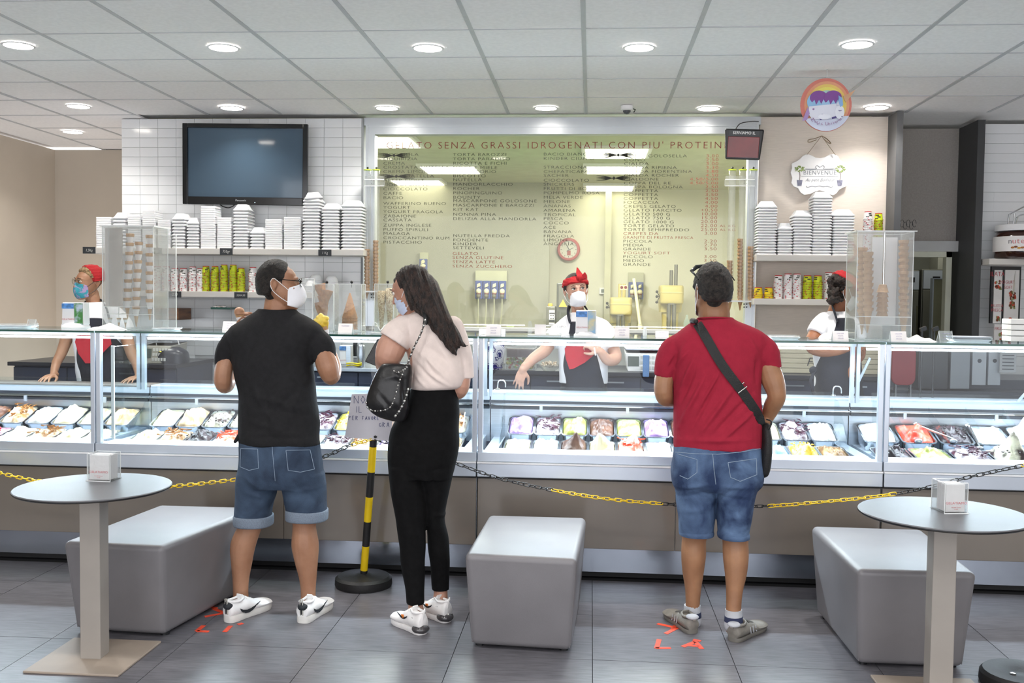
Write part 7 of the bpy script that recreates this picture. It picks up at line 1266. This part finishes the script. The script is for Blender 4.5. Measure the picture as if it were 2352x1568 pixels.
s_.loft(F.secs([(1547, 1646, 1090, .12), (1553, 1643, 1130, .112), (1557, 1640, 1175, .105), (1561, 1638, 1223, .10)]), e=2.3); s_.loft(F.secs([(1640, 1746, 1090, .12, -.02), (1646, 1736, 1130, .112, -.03), (1649, 1727, 1175, .105, -.04), (1650, 1719, 1229, .098, -.05)]), e=2.3)
SH2 = remesh(s_, 'shorts', denim2, F.t, .0058, 3, folds([(1562, 1125, 1630, 1110, 5, .008), (1560, 1145, 1632, 1130, 5, -.008), (1655, 1115, 1735, 1120, 5, .008), (1655, 1140, 1728, 1150, 5, -.008), (1643, 1060, 1643, 1118, 4, -.009), (1565, 1180, 1630, 1170, 6, .006), (1655, 1190, 1718, 1185, 6, .006), (1600, 1100, 1570, 1200, 6, -.005), (1690, 1110, 1712, 1200, 6, -.004)], Y0-.12, .002, 9))
sd2 = sdy(1648, 104, .15)
for pl in ([(1556, 1042), (1601, 1055), (1601, 1085), (1580, 1100), (1562, 1092)], [(1672, 1062), (1737, 1053), (1738, 1090), (1700, 1105), (1678, 1096), (1672, 1062)], [(1552, 1038), (1600, 1042), (1650, 1043), (1700, 1038), (1746, 1030)], [(1637, 1042), (1640, 1080), (1644, 1112)]): draw_on(SH2, pl, stitch, .0014, 'pocket_stitch', F.t)
for l, r_, y, dy in ((1561, 1638, 1221, 0), (1650, 1719, 1227, -.05)): q = MB(); q.loft(F.secs([(l-1, r_+1, y+5, .101, dy), (l-1.5, r_+1.5, y, .104, dy), (l, r_, y-6, .101, dy)]), e=2.3, n=32, k=2); q.build('hem', denim2, F.t, smooth=.8)
sg_ = mat('shoe_grey', '#77736c', .6, nz=(30, .12), bump=(100, .2)); ss = mat('sole_grey', '#6b6862', .6); sock = mat('sock_grey', '#b9bcc2', .9, bump=(300, .3)); sockn = mat('sock_navy', '#2c3350', .9)
for hx, tx, ax_, dy in (((1592, 1456), (1540, 1416), (1590, 1398), .055), ((1682, 1474), (1742, 1444), (1685, 1408), -.09)):
    hp, tp = az(*hx, 0), az(*tx, 0); root, P = shoe(F, hp, tp, sg_, ss, .282, .052, .020, .075)
    q = MB(); q.limb([(F.p(ax_[0], ax_[1]-9, dy), .0385), (F.p(ax_[0], ax_[1]+8, dy), .040), (F.p(ax_[0], ax_[1]+26, dy), .044)], n=16, k=3, ca=0); o = q.build('sock', sock, F.t, smooth=1); q = MB(); q.limb([(F.p(ax_[0], ax_[1]+6, dy), .0412), (F.p(ax_[0], ax_[1]+18, dy), .0435)], n=16, k=2, ca=0, cb=0); q.build('navy_band', sockn, o, smooth=1)
    q = MB(); q.ball(P(.04, 0, .078), (.030, .030, .012), n=14); q.build('heel_tab', sock, root, smooth=1); q = MB(); q.box(P(-.035, 0, .074), (.014, .006, .014), rz=math.atan2((tp-hp).y, (tp-hp).x)+math.pi/2); q.build('emblem', mat('emblem_grey', '#8a8880', .5), root)
    for sd_ in (-1, 1):
        for x0_ in (.34, .42, .50): side_patch(P, root, [(x0_, .024), (x0_+.025, .024), (x0_-.01, .056), (x0_-.03, .056)], 'side_stripe', sock, .052, sd_, .001)
# crossbody bag
nyl = mat('black_nylon', '#161617', .6, nz=(20, .2), bump=(250, .4)); t = thing('crossbody_bag', 'black crossbody bag with wide buckled strap on the man in red', 'bag', F.p(1755, 1040, -.03))
q = MB(); pts = [(1598, 738, -.085), (1620, 772, -.125), (1650, 826, -.145), (1680, 868, -.147), (1705, 900, -.142), (1732, 940, -.12), (1748, 968, -.075), (1752, 985, -.03)]; Pn = [on_surf(TS2, x, y, .005, F.p(x, y, -.1)) for x, y in dense([p[:2] for p in pts][:7], 5)]; Pn = [sum(Pn[max(0, i-2):i+3], Vector())/len(Pn[max(0, i-2):i+3])-Y*.004 for i in range(len(Pn))]+[F.p(1752, 985, -.03)]
rg = []
for i, p_ in enumerate(Pn):
    d = (Pn[min(i+1, len(Pn)-1)]-Pn[max(i-1, 0)]).normalized(); n_ = Vector((0, -1, 0)) if i < 28 else Vector((.5, -.8, 0)); s2 = d.cross(n_).normalized(); n2 = s2.cross(d).normalized(); w2 = .021; rg.append([p_+s2*w2+n2*.002, p_-s2*w2+n2*.002, p_-s2*w2-n2*.002, p_+s2*w2-n2*.002])
q.rings(rg); q.build('strap', nyl, t, smooth=.8)
q = MB(); q.limb([(F.p(1598, 738, -.085), .012), (F.p(1590, 736, -.02), .012), (F.p(1592, 745, .08), .012)], n=8); q.build('strap_front', nyl, t, smooth=1)
q = MB(); bc = on_surf(TS2, 1700, 890, .010, F.p(1700, 890, -.15)); d = (F.p(1705, 900)-F.p(1680, 868)).normalized(); s2 = d.cross(Vector((0, -1, 0))).normalized(); q.tube([bc+s2*a*.024+d*c*.011 for a, c in ((-1, -1), (1, -1), (1, 1), (-1, 1))], .0028, 6, closed=True); q.build('buckle', chn, t, smooth=1)
q = MB(); q.loft([(*F.p(x, y, .0), w_*F.s, dp, 0) for x, y, w_, dp in [(1749, 1095, 6, .03), (1752, 1085, 12, .07), (1755, 1050, 14, .095), (1757, 1010, 13, .10), (1756, 985, 11, .09), (1757, 970, 8, .06)]], e=2.6, n=24); remesh(q, 'pouch', nyl, t, .006, 3); q = MB(); q.tube([F.p(1760, 963, -.06), F.p(1772, 968, -.07), F.p(1766, 985, -.08)], .007, 6, k=3, flat=.5); q.build('strap_end', nyl, t, smooth=1)
# ---------------------------------------------------------------- staff behind the cases
wtee = mat('white_cotton', '#e4e3e6', .9, nz=(30, .02), bump=(300, .12)); apn = mat('apron_navy', '#191b26', .85, nz=(20, .15), bump=(260, .15)); apr = mat('apron_red', '#a81e2c', .85, nz=(20, .05), bump=(260, .12)); bandr = mat('bandana_red', '#a8141c', .8, nz=(12, .12), bump=(90, .3))
def legs(F, cx, hipy, zf=.08):
    c = F.p(cx, hipy)
    for s1 in (-1, 1): F.b.limb([(c+Vector((s1*.09, 0, .05)), .085), (Vector((c.x+s1*.10, c.y, .52)), .055), (Vector((c.x+s1*.10, c.y+.02, zf+.10)), .036)], n=12); F.b.limb([(Vector((c.x+s1*.1, c.y+.02, zf+.04)), .036), (Vector((c.x+s1*.1, c.y-.12, zf+.03)), .03)], n=10)
    q = MB()
    for s1 in (-1, 1): q.limb([(c+Vector((s1*.085, 0, .06)), .105), (Vector((c.x+s1*.10, c.y, .52)), .075), (Vector((c.x+s1*.10, c.y+.02, zf+.12)), .058)], n=14, cb=0)
    q.loft([(c.x, c.y, c.z-.02, .165, .12), (c.x, c.y, c.z+.10, .165, .125), (c.x, c.y, c.z+.2, .14, .11)]); remesh(q, 'trousers', apn, F.t, .009, 3)
    for s1 in (-1, 1): shoe(F, Vector((c.x+s1*.1, c.y+.09, zf+.001)), Vector((c.x+s1*.1, c.y-.18, zf+.001)), blackp, blackp, .26, .048, .02, .08, name='work_shoe')
def patch(F, poly_, dy, m, name, th=.004, bow=0, cx=0):
    """cloth panel with thickness, curved round the body"""
    q = MB(); n = len(poly_); A = [F.p(x, y, dy+bow*((x-cx)*F.s)**2) for x, y in poly_]; B = [p+Y*th for p in A]; q.add(A+B, [list(range(n)), [n+i for i in range(n)][::-1]]+[[i, n+i, n+(i+1) % n, (i+1) % n] for i in range(n)]); return q.build(name, m, F.t)
def apron(F, secs_, m, name='apron'): q = MB(); q.loft(F.secs(secs_), e=2.6, n=32); return remesh(q, name, m, F.t, .008, 3, folds([], F.Y, .0018, 4))
# centre woman
F = Fig('person', 'woman behind the counter with red headscarf and round white mask facing us', 6.30, 1330, z0=.08); b = F.b
HM = headM(F.p(1324, 669, .0), .16, .04, -.10, .90); head(b, HM)
b.limb(F.chain([(1324, 690, 15, .03), (1327, 712, 14.5, .02), (1331, 738, 19, .02)]), n=16)
b.loft(F.secs([(1312, 1352, 722, .04), (1292, 1384, 752, .06), (1290, 1388, 795, .08), (1296, 1386, 840, .09), (1290, 1390, 900, .10), (1290, 1392, 940, .11)]))
b.limb(F.chain([(1296, 765, 12), (1268, 784, 14, -.02), (1250, 806, 14.5, -.05), (1224, 824, 12.5, -.10), (1201, 848, 9, -.16)])); hand(b, F.p(1201, 848, -.16), Vector((-.3, -.12, -1)), Vector((.1, 1, 0)), 1, .84, .28, .16)
b.limb(F.chain([(1382, 765, 12), (1405, 792, 14, -.02), (1414, 822, 14, -.05), (1396, 826, 13, -.12), (1380, 808, 9, -.17)])); hand(b, F.p(1378, 806, -.17), Vector((-.75, -.1, .5)), Vector((-.2, .8, -.5)), 1, .84, .8)
legs(F, 1340, 950); remesh(b, 'body', skD, F.t, .0048, 4); eyes(F, HM, mat('brow_dark', '#3a2a22', .7), (.003, .001))
hair_cap(F, HM, mat('hair_brown', '#2e211b', .6, nz=(90, .3), bump=(200, .8)), lambda d: -.02+.029*sst(-.55, -.2, d.z+.5*max(0, -d.y-.1)*0)*(1-sst(.52, .70, -d.y-(d.z-.5)*.6)), R0=(.079, .100, .088))
hair_cap(F, HM, bandr, lambda d: -.02+(.034+.002*math.sin(30*d.z+6*d.x))*sst(-.04, .05, d.z+.3*d.y)*(1-sst(.50, .62, d.z+.3*d.y)), R0=(.081, .103, .090), amp=.004, name='headscarf', fr=90)
V = lambda x, y, z: HM @ Vector((x, y, z)); q = MB(); q.ball(V(.018, -.085, .098), (.020, .016, .020), n=12); q.rings([[V(.018+a, -.082+c, .10+z) for a, c, z in ((-.018, -.008, 0), (.018, -.01, -.002), (.02, .008, 0), (-.018, .008, 0))], [V(.022+a, -.06+c, .135+z) for a, c, z in ((-.024, -.008, 0), (.024, -.01, -.02), (.024, .006, -.02), (-.022, .006, 0))], [V(.012+a, -.05, .168+z) for a, z in ((-.004, 0), (.004, -.003), (.004, -.001), (-.004, .002))]]); q.rings([[V(.03, -.085+c, .095+z) for c, z in ((-.006, .014), (-.006, -.014), (.008, -.014), (.008, .014))], [V(.062, -.055+c, .112+z) for c, z in ((-.006, .02), (-.006, -.02), (.006, -.02), (.006, .02))], [V(.078, -.04+c, .098+z) for c, z in ((-.003, .01), (-.003, -.012), (.004, -.012), (.004, .01))]])
q.build('headscarf_knot', bandr, F.t, smooth=.8)
mask(F, HM, maskw, .036, -.004, -.104, .058, name='face_mask')
s_ = MB(); s_.loft(F.secs([(1284, 1396, 880, .105), (1284, 1396, 840, .105), (1280, 1398, 800, .108), (1274, 1402, 772, .10), (1272, 1404, 752, .088), (1284, 1394, 736, .07), (1300, 1366, 724, .055), (1308, 1352, 718, .05)]), e=2.3)
s_.limb(F.chain([(1290, 756, 20), (1272, 772, 21, -.01), (1260, 792, 20, -.04)]), cb=0); s_.limb(F.chain([(1386, 758, 21), (1402, 778, 21, -.01), (1408, 800, 19, -.03)]), cb=0)
remesh(s_, 't_shirt', wtee, F.t, .006, 4, folds([(1270, 760, 1290, 800, 5, .004), (1400, 760, 1385, 800, 5, .004)], F.Y-.1, .0015, 2)); text('print', 'GELATIAMO', F.p(1279, 751, -.118), .02, blackp, F.t, .0003) if 0 else text('print', 'GELATIAMO', T(F.p(1281, 752, -.09)), .018, mat('print_black', '#2a2022', .7), F.t, .0004)
apron(F, [(1298, 1394, 925, .12, -.015), (1296, 1390, 880, .118, -.015), (1292, 1380, 830, .115, -.015), (1296, 1374, 790, .112, -.018), (1304, 1366, 755, .095, -.02), (1308, 1358, 738, .08, -.02)], apn)
q = MB(); q.tube([F.p(1310, 742, -.088), F.p(1306, 728, -.070), F.p(1305, 714, -.045), F.p(1308, 703, .02)], .011, 8, k=4, flat=.4); q.tube([F.p(1356, 742, -.088), F.p(1353, 726, -.068), F.p(1349, 712, -.04), F.p(1342, 702, .02)], .011, 8, k=4, flat=.4); q.build('apron_strap', apn, F.t, smooth=1)
patch(F, [(1304, 790), (1360, 790), (1368, 812), (1344, 832), (1318, 846), (1308, 848), (1299, 822), (1297, 800)], -.150, apr, 'apron_red_panel', bow=1.2, cx=1334)
q = MB(); q.cyl(F.p(1365, 798, -.26), F.p(1368, 816, -.27), .004, 8); tag(q.build('plastic_spoon', whitep), 'small white plastic spoon held by the woman in round mask', 'spoon')
# woman leaning at the left
F = Fig('person', 'blonde woman in teal patterned mask leaning both hands on the counter', 6.45, 220, z0=.08); b = F.b
HM = headM(F.p(204, 650, .0), -.62, .10, .05, .90); head(b, HM)
b.limb(F.chain([(210, 675, 17, .03), (216, 698, 16.5, .02), (222, 728, 20, .03)]), n=16)
b.loft(F.secs([(200, 240, 700, .04), (178, 270, 715, .07), (176, 282, 790, .09), (186, 290, 850, .09), (200, 300, 920, .10)]))
HL1, HL2 = Vector((at(123, 866, 6.19).x, 6.19, 1.000)), Vector((at(319, 870, 6.19).x, 6.19, 1.000))
b.limb(F.chain([(180, 722, 15), (158, 765, 15, -.01), (142, 808, 12.5, -.06), (129, 835, 10.5, -.12)])+[(HL1, .022)]); hand(b, HL1, Vector((-.05, -1, -.12)), Vector((0, -.1, -1)), 1, .86, .22, .22)
b.limb(F.chain([(268, 722, 15), (288, 765, 15, -.01), (302, 812, 12.5, -.06), (314, 838, 10.5, -.12)])+[(HL2, .022)]); hand(b, HL2, Vector((-.28, -1, -.12)), Vector((0, -.1, -1)), -1, .86, .22, .22)
legs(F, 250, 960); remesh(b, 'body', skA, F.t, .0048, 4); eyes(F, HM, mat('brow_dark', '#3a2a22', .7), (-.003, 0))
hair_cap(F, HM, hairm('hair_blonde', '#6d5336', '#b79a70', (1, 1, 1)), lambda d: -.02+.031*sst(-.5, -.2, d.z+.0)*(1-sst(.50, .70, -d.y-(d.z-.5)*.7)), R0=(.079, .100, .088))
hair_cap(F, HM, bandr, lambda d: -.02+(.033+.002*math.sin(30*d.z))*sst(-.35, -.15, d.z)*sst(-.35, -.15, d.y+.2*d.z), R0=(.082, .104, .092), amp=.004, name='headscarf', fr=90)
teal = mat('mask_teal', '#2f8c9c', .8, col2='#a58cb4', nz=(26, .2), dist=1.2, lo=.50, hi=.62, bump=(200, .2)); mask(F, HM, teal, .026, .004, -.108, .062, stm=blackp); glasses(F, HM, mat('glasses_gold', '#8a7358', .3, .8), .023, .0014)
s_ = MB(); s_.loft(F.secs([(176, 296, 900, .10), (174, 292, 860, .105), (168, 288, 800, .105), (164, 284, 755, .098), (162, 282, 725, .088), (168, 274, 705, .068), (190, 250, 694, .05)]), e=2.3)
s_.limb(F.chain([(182, 722, 19), (164, 745, 21), (152, 772, 18, -.02)]), cb=0); s_.limb(F.chain([(266, 722, 19), (284, 745, 21), (294, 774, 17, -.02)]), cb=0); remesh(s_, 't_shirt', wtee, F.t, .0065, 4, folds([], F.Y, .002, 3))
apron(F, [(196, 310, 930, .12, -.015), (190, 304, 880, .12, -.015), (180, 296, 830, .118, -.015), (178, 284, 790, .112, -.02), (190, 262, 750, .09, -.03), (194, 252, 730, .075, -.03)], apn)
q = MB(); q.tube([F.p(252, 738, -.10), F.p(246, 712, -.075), F.p(238, 694, -.01), F.p(230, 688, .05)], .013, 8, k=4, flat=.4); q.tube([F.p(196, 734, -.10), F.p(190, 716, -.08), F.p(192, 700, -.02), F.p(204, 690, .05)], .012, 8, k=4, flat=.4); q.build('apron_strap', apn, F.t, smooth=1)
patch(F, [(176, 770), (252, 770), (256, 790), (240, 806), (214, 834), (196, 834), (180, 812), (172, 785)], -.150, apr, 'apron_red_panel', bow=.9, cx=230)
# woman with ponytail at the right
F = Fig('person', 'woman with curly ponytail and red headscarf bending behind the cone dispenser', 6.35, 1925, z0=.08); b = F.b
HM = headM(F.p(1938, 670, .0), 1.75, .45, 0, .90); head(b, HM)
b.limb(F.chain([(1930, 690, 17, .01), (1922, 708, 17.5, .01), (1918, 735, 22, .02)]), n=16)
b.loft(F.secs([(1900, 1945, 720, .04), (1880, 1962, 748, .07), (1878, 1962, 800, .09), (1880, 1968, 870, .10), (1880, 1970, 930, .11)]))
b.limb(F.chain([(1888, 742, 16, -.02), (1874, 770, 18, -.05), (1866, 794, 17, -.08), (1888, 806, 13.5, -.10), (1920, 806, 11, -.12), (1944, 800, 8.5, -.13)])); hand(b, F.p(1944, 800, -.13), Vector((.9, -.1, .15)), Vector((0, .5, -.8)), 1, .84, .6)
b.limb(F.chain([(1958, 750, 15, .05), (1972, 790, 14, .0), (1975, 815, 12, -.06), (1965, 830, 9, -.12)])); hand(b, F.p(1965, 830, -.12), Vector((-.4, -.5, -.6)), Vector((0, -.5, -1)), -1, .84, .5)
legs(F, 1925, 960); remesh(b, 'body', skE, F.t, .0048, 4)
hcur = mat('hair_curly', '#150d09', .7, col2='#302018', nz=(60, .3), bump=(120, 1.0)); hair_cap(F, HM, hcur, lambda d: -.02+.034*sst(-.6, -.3, d.z)*(1-sst(.45, .65, -d.y-(d.z-.5)*.6)), R0=(.080, .100, .088), amp=.012, fr=80)
q = MB()
for k in range(70): q.ball(F.p(1921+random.uniform(-17, 17), 666+random.uniform(-30, 30), random.uniform(-.11, .03)), random.uniform(.012, .024), n=10)
remesh(q, 'ponytail', hcur, F.t, .006, 2, lambda co, no: co+no*(.004*np.sin(co[:, 0]*140)*np.sin(co[:, 2]*150+co[:, 1]*90))[:, None])
hair_cap(F, HM, bandr, lambda d: -.02+(.038+.002*math.sin(30*d.z))*sst(.1, .22, d.z+.25*-d.y)*(1-sst(.70, .82, d.z+.25*-d.y)), R0=(.082, .104, .092), amp=.004, name='headscarf', fr=90)
mask(F, HM, maskw, .024, .002, -.108, .062)
s_ = MB(); s_.loft(F.secs([(1874, 1972, 890, .105), (1872, 1970, 840, .105), (1870, 1968, 790, .108), (1870, 1968, 762, .10), (1876, 1964, 742, .085), (1892, 1950, 724, .065), (1904, 1940, 714, .052)]), e=2.3)
s_.limb(F.chain([(1896, 738, 22), (1884, 752, 24, -.03), (1874, 768, 22.5, -.05)]), cb=0); s_.limb(F.chain([(1955, 745, 19, .03), (1968, 765, 19, .02), (1972, 785, 17, .0)]), cb=0); remesh(s_, 't_shirt', wtee, F.t, .0065, 4, folds([(1880, 745, 1900, 780, 5, .004)], F.Y, .002, 3))
apron(F, [(1876, 1978, 930, .125, -.01), (1874, 1976, 880, .125, -.01), (1876, 1974, 830, .12, -.01), (1884, 1968, 790, .115, -.015), (1908, 1962, 750, .09, -.02), (1914, 1958, 730, .075, -.02)], apn)
q = MB(); q.tube([F.p(1924, 740, -.10), F.p(1916, 715, -.075), F.p(1912, 702, -.02), F.p(1916, 694, .04)], .014, 8, k=4, flat=.4); q.build('apron_strap', apn, F.t, smooth=1)
patch(F, [(1950, 785), (1972, 782), (1976, 800), (1975, 860), (1966, 852), (1956, 820)], -.125, apr, 'apron_red_panel', bow=.6, cx=1955)
q = MB(); q.tube([F.p(1872, 850, -.13), F.p(1862, 872, -.15), F.p(1866, 895, -.15), F.p(1872, 912, -.13)], .012, 8, k=4, flat=.4); q.ball(F.p(1868, 850, -.12), .026, n=10); q.build('apron_bow', apn, F.t, smooth=1)
bake_texts()
